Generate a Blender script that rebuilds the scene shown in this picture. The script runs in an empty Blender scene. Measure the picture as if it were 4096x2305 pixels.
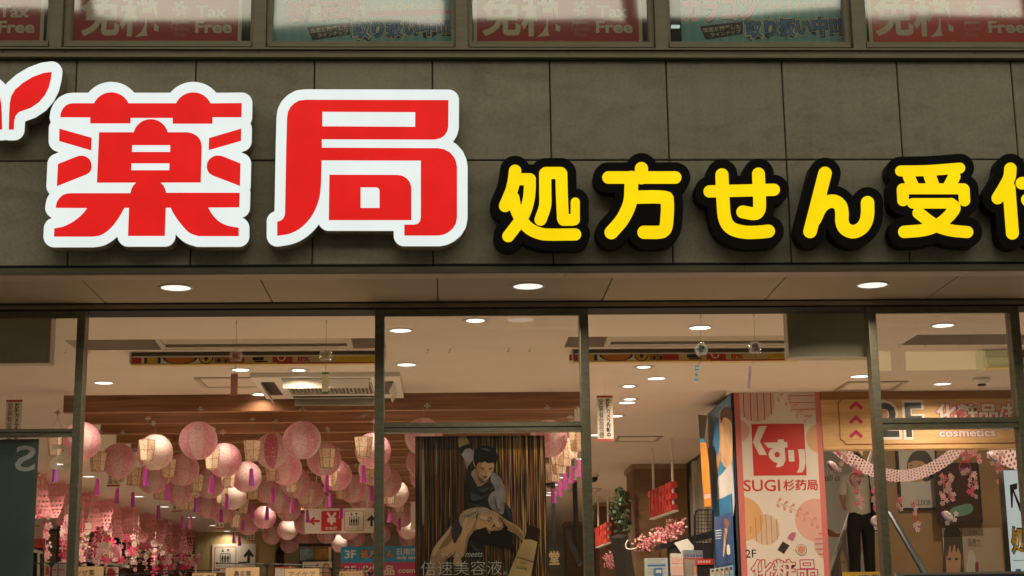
import bpy, math, random
import numpy as np
from mathutils import Vector, Matrix

random.seed(11)
SC = bpy.context.scene
COL = SC.collection
PI = math.pi

# ------------------------------------------------------------------ camera
EYE = Vector((0.0, -6.7, 1.6))
FPX, PITCH, YAW, ROLL = 6356.0, math.radians(12.22), math.radians(2.448), math.radians(-0.796)
FW = Vector((math.sin(YAW) * math.cos(PITCH), math.cos(YAW) * math.cos(PITCH), math.sin(PITCH)))
R0 = Vector((math.cos(YAW), -math.sin(YAW), 0.0))
U0 = R0.cross(FW)
RT = math.cos(ROLL) * R0 + math.sin(ROLL) * U0
UP = math.cos(ROLL) * U0 - math.sin(ROLL) * R0
cam_data = bpy.data.cameras.new('camera')
cam_data.sensor_width = 36.0
cam_data.lens = FPX / 4096 * 36
cam_data.clip_start, cam_data.clip_end = 0.1, 200.0
cam = bpy.data.objects.new('camera', cam_data)
COL.objects.link(cam)
cam.matrix_world = Matrix(((RT.x, UP.x, -FW.x, EYE.x), (RT.y, UP.y, -FW.y, EYE.y), (RT.z, UP.z, -FW.z, EYE.z), (0, 0, 0, 1)))
SC.camera = cam

# ------------------------------------------------------------------ night sky, exposure
world = bpy.data.worlds.new('World')
SC.world = world
world.use_nodes = True
_bg = world.node_tree.nodes['Background']
_bg.inputs['Color'].default_value = (1.0, 0.93, 0.66, 1)      # city glow of the night street
_bg.inputs['Strength'].default_value = 0.57
SC.view_settings.view_transform = 'Standard'
SC.view_settings.look = 'None'
SC.view_settings.exposure = 0
SC.view_settings.gamma = 1
SC.view_settings.use_curve_mapping = False

LAMP_W = 7.8           # watts of one shop downlight
HALL_W = 70.0  # watts of one added escalator hall lamp
LAMP_COL = (1.0, 0.80, 0.60)


# ------------------------------------------------------------------ from a pixel of the photograph to a point on a plane
def ray(px, py):
    return FW * FPX + RT * (px - 2048) - UP * (py - 1152.5)


def atY(px, py, Y):
    d = ray(px, py)
    return EYE + d * ((Y - EYE.y) / d.y)


def atZ(px, py, Z):
    d = ray(px, py)
    return EYE + d * ((Z - EYE.z) / d.z)


def rect(x0, y0, x1, y1, Y):
    """world X0, X1, Z0 (low), Z1 (high) of a pixel box on the plane Y"""
    xm, ym = (x0 + x1) / 2, (y0 + y1) / 2
    return atY(x0, ym, Y).x, atY(x1, ym, Y).x, atY(xm, y1, Y).z, atY(xm, y0, Y).z


def lin(c):
    out = []
    for v in c[:3]:
        v /= 255.0
        out.append(v / 12.92 if v <= 0.04045 else ((v + 0.055) / 1.055) ** 2.4)
    return tuple(out)


# ------------------------------------------------------------------ materials
_mats = {}


def new_mat(name):
    m = bpy.data.materials.new(name)
    m.use_nodes = True
    nt = m.node_tree
    return m, nt, nt.nodes['Principled BSDF']


def P(name, rgb=None, base=None, rough=0.6, metal=0.0, var=0.0, scale=20.0, bump=0.0, sheen=0.0, trans=0.0, stretch=None):
    """painted / printed surface; rgb in sRGB 0-255 or base linear; var mottles the colour with noise"""
    if name in _mats:
        return _mats[name]
    m, nt, b = new_mat(name)
    col = base if base else lin(rgb)
    b.inputs['Roughness'].default_value = rough
    b.inputs['Metallic'].default_value = metal
    b.inputs['Base Color'].default_value = (*col, 1)
    if var or bump:
        tc = nt.nodes.new('ShaderNodeTexCoord')
        mp = nt.nodes.new('ShaderNodeMapping')
        if stretch:
            mp.inputs['Scale'].default_value = stretch
        nz = nt.nodes.new('ShaderNodeTexNoise')
        nz.inputs['Scale'].default_value = scale
        nz.inputs['Detail'].default_value = 5
        nt.links.new(tc.outputs['Object'], mp.inputs['Vector'])
        nt.links.new(mp.outputs['Vector'], nz.inputs['Vector'])
        if var:
            mx = nt.nodes.new('ShaderNodeMapRange')
            mx.inputs['From Min'].default_value, mx.inputs['From Max'].default_value = 0.25, 0.75
            mx.inputs['To Min'].default_value, mx.inputs['To Max'].default_value = 1 - var, 1 + var
            hv = nt.nodes.new('ShaderNodeHueSaturation')
            hv.inputs['Color'].default_value = (*col, 1)
            nt.links.new(nz.outputs['Fac'], mx.inputs['Value'])
            nt.links.new(mx.outputs['Result'], hv.inputs['Value'])
            nt.links.new(hv.outputs['Color'], b.inputs['Base Color'])
        if bump:
            bp = nt.nodes.new('ShaderNodeBump')
            bp.inputs['Strength'].default_value = bump
            bp.inputs['Distance'].default_value = 0.004
            nt.links.new(nz.outputs['Fac'], bp.inputs['Height'])
            nt.links.new(bp.outputs['Normal'], b.inputs['Normal'])
    if trans:
        # thin paper: part of the light comes through
        out = nt.nodes['Material Output']
        tl = nt.nodes.new('ShaderNodeBsdfTranslucent')
        src = b.inputs['Base Color'].links
        if src:
            nt.links.new(src[0].from_socket, tl.inputs['Color'])
        else:
            tl.inputs['Color'].default_value = (*col, 1)
        mix = nt.nodes.new('ShaderNodeMixShader')
        mix.inputs['Fac'].default_value = trans
        nt.links.new(b.outputs[0], mix.inputs[1])
        nt.links.new(tl.outputs[0], mix.inputs[2])
        nt.links.new(mix.outputs[0], out.inputs['Surface'])
    _mats[name] = m
    return m


def EM(name, rgb=None, strength=1.0, base=None, var=0.0):
    """something that gives off light: lamp lens, lit sign face"""
    if name in _mats:
        return _mats[name]
    m, nt, b = new_mat(name)
    col = base if base else lin(rgb)
    b.inputs['Base Color'].default_value = (*[c * 0.12 for c in col], 1)
    b.inputs['Roughness'].default_value = 0.4
    b.inputs['Specular IOR Level'].default_value = 0.25
    b.inputs['Emission Color'].default_value = (*col, 1)
    b.inputs['Emission Strength'].default_value = strength
    if var:
        tc = nt.nodes.new('ShaderNodeTexCoord')
        nz = nt.nodes.new('ShaderNodeTexNoise')
        nz.inputs['Scale'].default_value = 6.0
        mx = nt.nodes.new('ShaderNodeMapRange')
        mx.inputs['From Min'].default_value, mx.inputs['From Max'].default_value = 0.3, 0.7
        mx.inputs['To Min'].default_value, mx.inputs['To Max'].default_value = strength * (1 - var), strength * (1 + var)
        nt.links.new(tc.outputs['Object'], nz.inputs['Vector'])
        nt.links.new(nz.outputs['Fac'], mx.inputs['Value'])
        nt.links.new(mx.outputs['Result'], b.inputs['Emission Strength'])
    _mats[name] = m
    return m


def glass_mat(name, refl=0.05, edge=0.9, tint=(1, 1, 1), wave=0.0, milk=0.0, rough=0.0):
    if name in _mats:
        return _mats[name]
    m, nt, b = new_mat(name)
    out = nt.nodes['Material Output']
    nt.nodes.remove(b)
    tr = nt.nodes.new('ShaderNodeBsdfTransparent')
    tr.inputs['Color'].default_value = (*tint, 1)
    gl = nt.nodes.new('ShaderNodeBsdfGlossy')
    gl.inputs['Roughness'].default_value = rough
    lw = nt.nodes.new('ShaderNodeLayerWeight')
    lw.inputs['Blend'].default_value = 0.35
    mr = nt.nodes.new('ShaderNodeMapRange')
    mr.inputs['To Min'].default_value, mr.inputs['To Max'].default_value = refl, edge
    mix = nt.nodes.new('ShaderNodeMixShader')
    nt.links.new(lw.outputs['Facing'], mr.inputs['Value'])
    nt.links.new(mr.outputs['Result'], mix.inputs['Fac'])
    src = tr
    if milk:
        df = nt.nodes.new('ShaderNodeBsdfTranslucent')
        df.inputs['Color'].default_value = (0.9, 0.88, 0.84, 1)
        src = nt.nodes.new('ShaderNodeMixShader')
        src.inputs['Fac'].default_value = milk
        nt.links.new(tr.outputs[0], src.inputs[1])
        nt.links.new(df.outputs[0], src.inputs[2])
    nt.links.new(src.outputs[0], mix.inputs[1])
    nt.links.new(gl.outputs[0], mix.inputs[2])
    nt.links.new(mix.outputs[0], out.inputs['Surface'])
    if wave:
        tc = nt.nodes.new('ShaderNodeTexCoord')
        nz = nt.nodes.new('ShaderNodeTexNoise')
        nz.inputs['Scale'].default_value = 1.6
        nz.inputs['Detail'].default_value = 1.0
        bp = nt.nodes.new('ShaderNodeBump')
        bp.inputs['Strength'].default_value = wave
        bp.inputs['Distance'].default_value = 0.02
        nt.links.new(tc.outputs['Object'], nz.inputs['Vector'])
        nt.links.new(nz.outputs['Fac'], bp.inputs['Height'])
        nt.links.new(bp.outputs['Normal'], gl.inputs['Normal'])
    _mats[name] = m
    return m


def wood(name, dark, light, scale=(1, 1, 1), rough=0.55, freq=9.0):
    if name in _mats:
        return _mats[name]
    m, nt, b = new_mat(name)
    tc = nt.nodes.new('ShaderNodeTexCoord')
    mp = nt.nodes.new('ShaderNodeMapping')
    mp.inputs['Scale'].default_value = scale
    nz = nt.nodes.new('ShaderNodeTexNoise')
    nz.inputs['Scale'].default_value = freq
    nz.inputs['Detail'].default_value = 6
    nz.inputs['Distortion'].default_value = 0.6
    cr = nt.nodes.new('ShaderNodeValToRGB')
    cr.color_ramp.elements[0].position, cr.color_ramp.elements[1].position = 0.3, 0.72
    cr.color_ramp.elements[0].color = (*lin(dark), 1)
    cr.color_ramp.elements[1].color = (*lin(light), 1)
    nt.links.new(tc.outputs['Object'], mp.inputs['Vector'])
    nt.links.new(mp.outputs['Vector'], nz.inputs['Vector'])
    nt.links.new(nz.outputs['Fac'], cr.inputs['Fac'])
    nt.links.new(cr.outputs['Color'], b.inputs['Base Color'])
    b.inputs['Roughness'].default_value = rough
    _mats[name] = m
    return m


# ------------------------------------------------------------------ objects
def tag(o, label=None, cat=None, group=None, kind=None):
    if label: o['label'] = label
    if cat: o['category'] = cat
    if group: o['group'] = group
    if kind: o['kind'] = kind
    return o


def thing(name, label, cat, loc=(0, 0, 0), group=None, rotz=0.0):
    o = bpy.data.objects.new(name, None)
    o.empty_display_size = 0.05
    COL.objects.link(o)
    o.location = loc
    o.rotation_euler = (0, 0, rotz)
    return tag(o, label, cat, group)


def wloc(o):
    v = Vector((0, 0, 0))
    while o is not None:
        v += Vector(o.location)
        o = o.parent
    return v


def link(name, me, parent=None, loc=None):
    o = bpy.data.objects.new(name, me)
    COL.objects.link(o)
    if parent is not None:
        o.parent = parent
    if loc is not None:
        o.location = loc
    return o


class MB:
    """collects shapes; build() links them as ONE mesh object"""

    def __init__(s):
        s.v, s.f, s.m, s.mats = [], [], [], []

    def mi(s, mat):
        if mat not in s.mats:
            s.mats.append(mat)
        return s.mats.index(mat)

    def add(s, vs, fs, mat=None):
        k = len(s.v)
        s.v += [tuple(v) for v in vs]
        i = s.mi(mat) if mat else 0
        for f in fs:
            s.f.append([k + a for a in f])
            s.m.append(i)
        return s

    def box(s, x0, x1, y0, y1, z0, z1, mat=None):
        if x1 < x0: x0, x1 = x1, x0
        if y1 < y0: y0, y1 = y1, y0
        if z1 < z0: z0, z1 = z1, z0
        vs = [(x0, y0, z0), (x1, y0, z0), (x1, y1, z0), (x0, y1, z0), (x0, y0, z1), (x1, y0, z1), (x1, y1, z1), (x0, y1, z1)]
        return s.add(vs, [(0, 3, 2, 1), (4, 5, 6, 7), (0, 1, 5, 4), (1, 2, 6, 5), (2, 3, 7, 6), (3, 0, 4, 7)], mat)

    def tube(s, pts, r, n=6, mat=None, caps=True):
        pts = [Vector(p) for p in pts]
        rs = r if isinstance(r, (list, tuple)) else [r] * len(pts)
        vs, fs = [], []
        for i, p in enumerate(pts):
            t = (pts[min(i + 1, len(pts) - 1)] - pts[max(i - 1, 0)]).normalized()
            a = t.cross(Vector((0, 0, 1)) if abs(t.z) < 0.9 else Vector((0, 1, 0))).normalized()
            b = t.cross(a)
            for k in range(n):
                an = 2 * PI * k / n
                vs.append(p + (a * math.cos(an) + b * math.sin(an)) * rs[i])
        for i in range(len(pts) - 1):
            for k in range(n):
                k2 = (k + 1) % n
                fs.append((i * n + k, i * n + k2, (i + 1) * n + k2, (i + 1) * n + k))
        if caps:
            fs.append(tuple(range(n - 1, -1, -1)))
            fs.append(tuple((len(pts) - 1) * n + k for k in range(n)))
        return s.add(vs, fs, mat)

    def lathe(s, prof, n=24, c=(0, 0, 0), mat=None, ang=2 * PI, a0=0.0):
        """prof: list of (radius, z)"""
        vs, fs = [], []
        full = abs(ang - 2 * PI) < 1e-6
        cols = n if full else n + 1
        for r, z in prof:
            for k in range(cols):
                a = a0 + ang * k / n
                vs.append((c[0] + r * math.cos(a), c[1] + r * math.sin(a), c[2] + z))
        for i in range(len(prof) - 1):
            for k in range(n):
                k2 = (k + 1) % cols
                fs.append((i * cols + k, i * cols + k2, (i + 1) * cols + k2, (i + 1) * cols + k))
        return s.add(vs, fs, mat)

    def poly(s, pts, mat=None):
        return s.add(pts, [tuple(range(len(pts)))], mat)

    def mesh(s, name, mat=None, smooth=False):
        me = bpy.data.meshes.new(name)
        me.from_pydata(s.v, [], s.f)
        if s.mats:
            for m in s.mats:
                me.materials.append(m)
            me.polygons.foreach_set('material_index', s.m)
        elif mat:
            me.materials.append(mat)
        if smooth:
            me.polygons.foreach_set('use_smooth', [True] * len(me.polygons))
        me.update()
        return me

    def build(s, name, mat=None, parent=None, local=False, smooth=False, loc=None):
        """vertices in world coordinates unless local"""
        if not local:
            if parent is not None:
                w = wloc(parent)
                s.v = [(a - w.x, b - w.y, c - w.z) for a, b, c in s.v]
        return link(name, s.mesh(name, mat, smooth), parent, loc)


def structure(name, mb, mat, label=None):
    o = mb.build(name, mat)
    o['kind'] = 'structure'
    if label: o['label'] = label
    return o


def copy_tree(o, parent=None):
    c = o.copy()
    COL.objects.link(c)
    c.parent = parent
    for ch in list(o.children):
        copy_tree(ch, c)
    return c


ORD = ['', 'first', 'second', 'third', 'fourth', 'fifth', 'sixth', 'seventh', 'eighth', 'ninth', 'tenth', 'eleventh', 'twelfth', 'thirteenth',
       'fourteenth', 'fifteenth', 'sixteenth', 'seventeenth', 'eighteenth', 'nineteenth', 'twentieth']


def ordinal(n):
    if n <= 20:
        return ORD[n]
    t = {2: 'twenty', 3: 'thirty', 4: 'forty', 5: 'fifty', 6: 'sixty', 7: 'seventy', 8: 'eighty', 9: 'ninety'}[n // 10]
    return (t[:-1] + 'ieth') if n % 10 == 0 else t + '-' + ORD[n % 10]


# ------------------------------------------------------------------ outlines: distance field and its contours
def smooth_closed(pts, n=6):
    out, N = [], len(pts)
    for i in range(N):
        p0, p1, p2, p3 = (np.array(pts[(i + k - 1) % N], float) for k in range(4))
        for j in range(n):
            t = j / n
            out.append(tuple(0.5 * ((2 * p1) + (p2 - p0) * t + (2 * p0 - 5 * p1 + 4 * p2 - p3) * t * t + (3 * p1 - p0 - 3 * p2 + p3) * t ** 3)))
    return out


def smooth_open(pts, n=6):
    pts = [np.array(p, float) for p in pts]
    if len(pts) == 2:
        return [tuple(p) for p in pts]
    q = [2 * pts[0] - pts[1]] + pts + [2 * pts[-1] - pts[-2]]
    out = []
    for i in range(1, len(q) - 2):
        p0, p1, p2, p3 = q[i - 1:i + 3]
        for j in range(n):
            t = j / n
            out.append(tuple(0.5 * ((2 * p1) + (p2 - p0) * t + (2 * p0 - 5 * p1 + 4 * p2 - p3) * t * t + (3 * p1 - p0 - 3 * p2 + p3) * t ** 3)))
    out.append(tuple(pts[-1]))
    return out


def seg_dist(X, Y, a, b):
    ax, ay = a
    bx, by = b
    dx, dy = bx - ax, by - ay
    L = dx * dx + dy * dy
    t = np.clip(((X - ax) * dx + (Y - ay) * dy) / (L if L > 0 else 1), 0, 1)
    return np.hypot(X - ax - t * dx, Y - ay - t * dy)


def sdf_poly(X, Y, loops):
    d = np.full(X.shape, 1e9)
    ins = np.zeros(X.shape, bool)
    for lp in loops:
        for i in range(len(lp)):
            a, b = lp[i], lp[(i + 1) % len(lp)]
            d = np.minimum(d, seg_dist(X, Y, a, b))
            if (a[1] > Y.min() or b[1] > Y.min()) and a[1] != b[1]:
                c = ((a[1] > Y) != (b[1] > Y)) & (X < (b[0] - a[0]) * (Y - a[1]) / (b[1] - a[1]) + a[0])
                ins ^= c
    return np.where(ins, -d, d)


def contours(F, xs, ys, lev):
    """closed loops of F == lev (marching squares)"""
    G = F - lev
    G[G == 0] = 1e-9
    s = G < 0
    H, W = G.shape
    edges = {}

    def pt(i, j, i2, j2):
        a, b = G[i, j], G[i2, j2]
        t = a / (a - b)
        return (xs[j] + (xs[j2] - xs[j]) * t, ys[i] + (ys[i2] - ys[i]) * t)
    code = s[:-1, :-1] * 1 + s[:-1, 1:] * 2 + s[1:, 1:] * 4 + s[1:, :-1] * 8
    pos, nxt = {}, {}
    TB = {1: [(3, 0)], 2: [(0, 1)], 3: [(3, 1)], 4: [(1, 2)], 5: [(3, 0), (1, 2)], 6: [(0, 2)], 7: [(3, 2)], 8: [(2, 3)], 9: [(2, 0)],
          10: [(0, 1), (2, 3)], 11: [(2, 1)], 12: [(1, 3)], 13: [(1, 0)], 14: [(0, 3)]}
    for i, j in zip(*np.nonzero((code > 0) & (code < 15))):
        def key(e):
            if e == 0: return ('h', i, j)
            if e == 1: return ('v', i, j + 1)
            if e == 2: return ('h', i + 1, j)
            return ('v', i, j)
        for e0, e1 in TB[int(code[i, j])]:
            k0, k1 = key(e0), key(e1)
            for k in (k0, k1):
                if k not in pos:
                    pos[k] = pt(k[1], k[2], k[1], k[2] + 1) if k[0] == 'h' else pt(k[1], k[2], k[1] + 1, k[2])
            nxt[k0] = k1
    loops = []
    while nxt:
        k0, k = nxt.popitem()
        lp = [pos[k0]]
        while k != k0 and k in nxt:
            lp.append(pos[k])
            k = nxt.pop(k)
        if len(lp) > 5:
            loops.append(lp)
    return loops


def area(lp):
    return 0.5 * sum(lp[i - 1][0] * lp[i][1] - lp[i][0] * lp[i - 1][1] for i in range(len(lp)))


def thin(lp, tol):
    """drop points that lie on the line of their neighbours (Douglas-Peucker)"""
    P_ = np.array(lp)
    keep = np.zeros(len(P_), bool)
    k2 = int(np.argmax(((P_ - P_[0]) ** 2).sum(1)))
    keep[0] = keep[k2] = True
    st = [(0, k2), (k2, len(P_))]
    while st:
        a, b = st.pop()
        if b - a < 2: continue
        A, B = P_[a], P_[b % len(P_)]
        d = B - A
        L = np.hypot(*d) or 1
        q = P_[a + 1:b] - A
        h = np.abs(q[:, 0] * d[1] - q[:, 1] * d[0]) / L
        k = int(np.argmax(h))
        if h[k] > tol:
            keep[a + 1 + k] = True
            st += [(a, a + 1 + k), (a + 1 + k, b)]
    return [tuple(p) for p in P_[keep]]


def fill_mesh(loops, depth=0.0):
    """loops of 2-D points -> (verts, faces) filled, holes respected; depth>0 extrudes symmetrically along the third axis"""
    cu = bpy.data.curves.new('outline', 'CURVE')
    cu.dimensions = '2D'
    cu.fill_mode = 'BOTH'
    cu.extrude = depth / 2
    for lp in loops:
        sp = cu.splines.new('POLY')
        sp.points.add(len(lp) - 1)
        for i, p in enumerate(lp):
            sp.points[i].co = (p[0], p[1], 0, 1)
        sp.use_cyclic_u = True
    ob = bpy.data.objects.new('outline', cu)
    COL.objects.link(ob)
    dg = bpy.context.evaluated_depsgraph_get()
    me = bpy.data.meshes.new_from_object(ob.evaluated_get(dg))
    vs = [tuple(v.co) for v in me.vertices]
    fs = [tuple(p.vertices) for p in me.polygons]
    bpy.data.objects.remove(ob)
    bpy.data.curves.remove(cu)
    bpy.data.meshes.remove(me)
    return vs, fs


_gl = {}


def glyphs(body, bold=0.0, lines=1.0, res=3, slant=0.0, space=1.0):
    """filled text outlines as (verts 2-D array, faces), in font units"""
    k = (body, bold, lines, res, slant, space)
    if k in _gl:
        return _gl[k]
    cu = bpy.data.curves.new('text', 'FONT')
    cu.body = body
    cu.offset = bold
    cu.space_line = lines
    cu.space_character = space
    cu.align_x = 'CENTER'
    cu.resolution_u = res
    cu.shear = slant
    ob = bpy.data.objects.new('text', cu)
    COL.objects.link(ob)
    dg = bpy.context.evaluated_depsgraph_get()
    me = bpy.data.meshes.new_from_object(ob.evaluated_get(dg))
    vs = np.array([(v.co.x, v.co.y) for v in me.vertices])
    fs = [tuple(p.vertices) for p in me.polygons]
    bpy.data.objects.remove(ob)
    bpy.data.curves.remove(cu)
    bpy.data.meshes.remove(me)
    _gl[k] = (vs, fs)
    return _gl[k]


def put_text(mb, body, x0, z0, x1, z1, y, mat, bold=0.0, lines=1.0, keep=False, slant=0.0, rot=0.0, flip=False, res=3, grow=0.0, space=1.0, ref=None):
    """text fitted to the box x0..x1 / z0..z1 of the plane y, facing -Y; grow enlarges an outline copy"""
    vs, fs = glyphs(body, bold, lines, res, slant, space)
    r = glyphs(body, ref, lines, res, slant, space)[0] if ref is not None else vs
    lo, hi = r.min(0), r.max(0)
    sx, sz = (x1 - x0) / (hi[0] - lo[0]), (z1 - z0) / (hi[1] - lo[1])
    if keep:
        sx = sz = min(sx, sz)
    cx, cz = (x0 + x1) / 2, (z0 + z1) / 2
    m = (lo + hi) / 2
    ca, sa = math.cos(rot), math.sin(rot)
    out = []
    for a, b in vs:
        u, v = (a - m[0]) * sx * (-1 if flip else 1), (b - m[1]) * sz
        out.append((cx + u * ca - v * sa, y, cz + u * sa + v * ca))
    mb.add(out, fs, mat)
    return mb


def tpx(mb, body, x0, y0, x1, y1, Y, mat, **k):
    X0, X1, Z0, Z1 = rect(x0, y0, x1, y1, Y)
    return put_text(mb, body, X0, Z0, X1, Z1, Y, mat, **k)


def bpx(mb, x0, y0, x1, y1, Y, t, mat=None):
    """box whose front face fills a pixel box on the plane Y; thickness t going back"""
    X0, X1, Z0, Z1 = rect(x0, y0, x1, y1, Y)
    return mb.box(X0, X1, Y, Y + t, Z0, Z1, mat)


def ppx(mb, pts, Y, mat, smooth=0, ox=0, oy=0, k=1.0):
    """flat printed shape: pixel points (crop origin ox,oy, crop scale k) on the plane Y"""
    if smooth:
        pts = smooth_closed(pts, smooth)
    w = [atY(ox + x / k, oy + y / k, Y) for x, y in pts]
    if len(w) > 6:
        vs, fs = fill_mesh([[(p.x, p.z) for p in w]])
        return mb.add([(a, Y, b) for a, b, _ in vs], fs, mat)
    return mb.poly([tuple(p) for p in w], mat)


def atX(px, py, X):
    d = ray(px, py)
    return EYE + d * ((X - EYE.x) / d.x)


# ------------------------------------------------------------------ materials of the building
def stone_mat():
    m, nt, b = new_mat('facade_stone')
    tc = nt.nodes.new('ShaderNodeTexCoord')
    oi = nt.nodes.new('ShaderNodeObjectInfo')
    ad = nt.nodes.new('ShaderNodeVectorMath')
    sc = nt.nodes.new('ShaderNodeVectorMath')
    sc.operation = 'SCALE'
    sc.inputs[0].default_value = (13.0, 7.0, 29.0)
    nt.links.new(oi.outputs['Random'], sc.inputs['Scale'])
    nt.links.new(tc.outputs['Object'], ad.inputs[0])
    nt.links.new(sc.outputs[0], ad.inputs[1])
    mp = nt.nodes.new('ShaderNodeMapping')
    mp.inputs['Rotation'].default_value = (0, 0.35, 0)
    mp.inputs['Scale'].default_value = (1.0, 1.0, 2.6)
    nt.links.new(ad.outputs[0], mp.inputs['Vector'])
    n1 = nt.nodes.new('ShaderNodeTexNoise')
    n1.inputs['Scale'].default_value = 2.6
    n1.inputs['Detail'].default_value = 6
    n1.inputs['Distortion'].default_value = 1.2
    n2 = nt.nodes.new('ShaderNodeTexNoise')
    n2.inputs['Scale'].default_value = 75
    n2.inputs['Detail'].default_value = 3
    nt.links.new(mp.outputs[0], n1.inputs['Vector'])
    nt.links.new(ad.outputs[0], n2.inputs['Vector'])
    cr = nt.nodes.new('ShaderNodeValToRGB')
    e = cr.color_ramp.elements
    e[0].position, e[0].color = 0.28, (0.262, 0.240, 0.182, 1)
    e[1].position, e[1].color = 0.72, (0.365, 0.338, 0.260, 1)
    k = e.new(0.47)
    k.color = (0.330, 0.302, 0.228, 1)
    k = e.new(0.42)
    k.color = (0.305, 0.280, 0.215, 1)
    nt.links.new(n1.outputs['Fac'], cr.inputs['Fac'])
    hv = nt.nodes.new('ShaderNodeHueSaturation')
    mr = nt.nodes.new('ShaderNodeMapRange')
    mr.inputs['To Min'].default_value, mr.inputs['To Max'].default_value = 0.66, 1.34
    mm = nt.nodes.new('ShaderNodeMath')
    mm.operation = 'MULTIPLY_ADD'
    mm.inputs[1].default_value = 0.22
    nt.links.new(oi.outputs['Random'], mm.inputs[0])
    ms = nt.nodes.new('ShaderNodeMath')
    ms.operation = 'MULTIPLY'
    ms.inputs[1].default_value = 0.78
    nt.links.new(n2.outputs['Fac'], ms.inputs[0])
    nt.links.new(ms.outputs[0], mm.inputs[2])
    nt.links.new(mm.outputs[0], mr.inputs['Value'])
    nt.links.new(mr.outputs['Result'], hv.inputs['Value'])
    nt.links.new(cr.outputs['Color'], hv.inputs['Color'])
    mp3 = nt.nodes.new('ShaderNodeMapping')
    mp3.inputs['Scale'].default_value = (14.0, 1.0, 0.5)
    n3 = nt.nodes.new('ShaderNodeTexNoise')
    n3.inputs['Scale'].default_value = 1.0
    n3.inputs['Detail'].default_value = 4
    m3 = nt.nodes.new('ShaderNodeMapRange')
    m3.inputs['From Min'].default_value, m3.inputs['From Max'].default_value = 0.35, 0.5
    m3.inputs['To Min'].default_value, m3.inputs['To Max'].default_value = 0.93, 1.0
    hv3 = nt.nodes.new('ShaderNodeHueSaturation')
    nt.links.new(tc.outputs['Object'], mp3.inputs['Vector'])
    nt.links.new(mp3.outputs[0], n3.inputs['Vector'])
    nt.links.new(n3.outputs['Fac'], m3.inputs['Value'])
    nt.links.new(m3.outputs['Result'], hv3.inputs['Value'])
    nt.links.new(hv.outputs['Color'], hv3.inputs['Color'])
    nt.links.new(hv3.outputs['Color'], b.inputs['Base Color'])
    b.inputs['Roughness'].default_value = 0.55
    bp = nt.nodes.new('ShaderNodeBump')
    bp.inputs['Strength'].default_value = 0.15
    bp.inputs['Distance'].default_value = 0.002
    nt.links.new(n2.outputs['Fac'], bp.inputs['Height'])
    nt.links.new(bp.outputs['Normal'], b.inputs['Normal'])
    return m


STONE = stone_mat()
M_JOINT = P('joint_mortar', base=(0.075, 0.065, 0.045), rough=0.9)
M_ALU = P('bronze_aluminium', base=(0.21, 0.185, 0.125), rough=0.45, metal=0.25, var=0.14, scale=14, stretch=(0.6, 1, 5))
M_ALU2 = P('bronze_aluminium_dark', base=(0.135, 0.115, 0.078), rough=0.5, metal=0.25, var=0.2, scale=10, stretch=(0.6, 1, 6))
M_GAP = P('shadow_gap_rubber', base=(0.006, 0.006, 0.005), rough=0.8)
M_STEEL = P('brushed_steel', base=(0.36, 0.34, 0.29), rough=0.27, metal=1.0, var=0.12, scale=7, stretch=(1, 1, 9), bump=0.03)
M_STEELD = P('brushed_steel_dark', base=(0.20, 0.195, 0.14), rough=0.36, metal=0.72, var=0.2, scale=9, stretch=(3, 1, 9))
M_SOF = P('soffit_paint', base=(0.34, 0.272, 0.185), rough=0.65, var=0.03, scale=3)
M_CEIL = P('ceiling_paint', base=(0.64, 0.555, 0.48), rough=0.85, var=0.03, scale=2.5)
M_WHITE = P('white_plastic', base=(0.72, 0.69, 0.62), rough=0.5)
M_BLACK = P('black_metal', base=(0.012, 0.012, 0.012), rough=0.4)
GLASS_UP = glass_mat('window_glass', refl=0.17, edge=0.85, wave=0.10, rough=0.035, tint=(.95, .95, .92))
GLASS_DN = glass_mat('door_glass', refl=0.085, edge=0.8, wave=0.02)

YG = 0.62          # front of the shopfront posts
ZS = 3.12          # soffit
ZC = 3.15          # shop ceiling, front
ZC2 = 3.20         # shop ceiling, rear

# ------------------------------------------------------------------ the building
bld = thing('shop_building', 'shop building front with stone band over a steel and glass shopfront', 'building', (0, 0, 0))
PX = [-1.618 + 0.5214 * k for k in range(-4, 13)]
ZROW = 3.627
mb = MB()
mb.box(-6, 7, 0.012, 0.25, 3.15, 4.09)
mb.build('wall', M_JOINT, bld)
for r, (z0, z1) in enumerate(((3.160, ZROW - 0.003), (ZROW + 0.003, 4.088))):
    for k in range(len(PX) - 1):
        p = MB()
        x0, x1 = PX[k] + 0.003, PX[k + 1] - 0.003
        dy = random.uniform(-0.0012, 0.0012)
        b = 0.003
        fr = [(x0 + b, dy, z0 + b), (x1 - b, dy, z0 + b), (x1 - b, dy, z1 - b), (x0 + b, dy, z1 - b)]
        mid = [(x0, dy + b, z0), (x1, dy + b, z0), (x1, dy + b, z1), (x0, dy + b, z1)]
        bk = [(a, 0.0118, c) for a, _, c in mid]
        fs = [(0, 1, 2, 3)]
        for i in range(4):
            j = (i + 1) % 4
            fs += [(4 + i, 4 + j, j, i), (8 + i, 8 + j, 4 + j, 4 + i)]
        p.add(fr + mid + bk, fs)
        p.build('stone_panel', STONE, bld)

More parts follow.
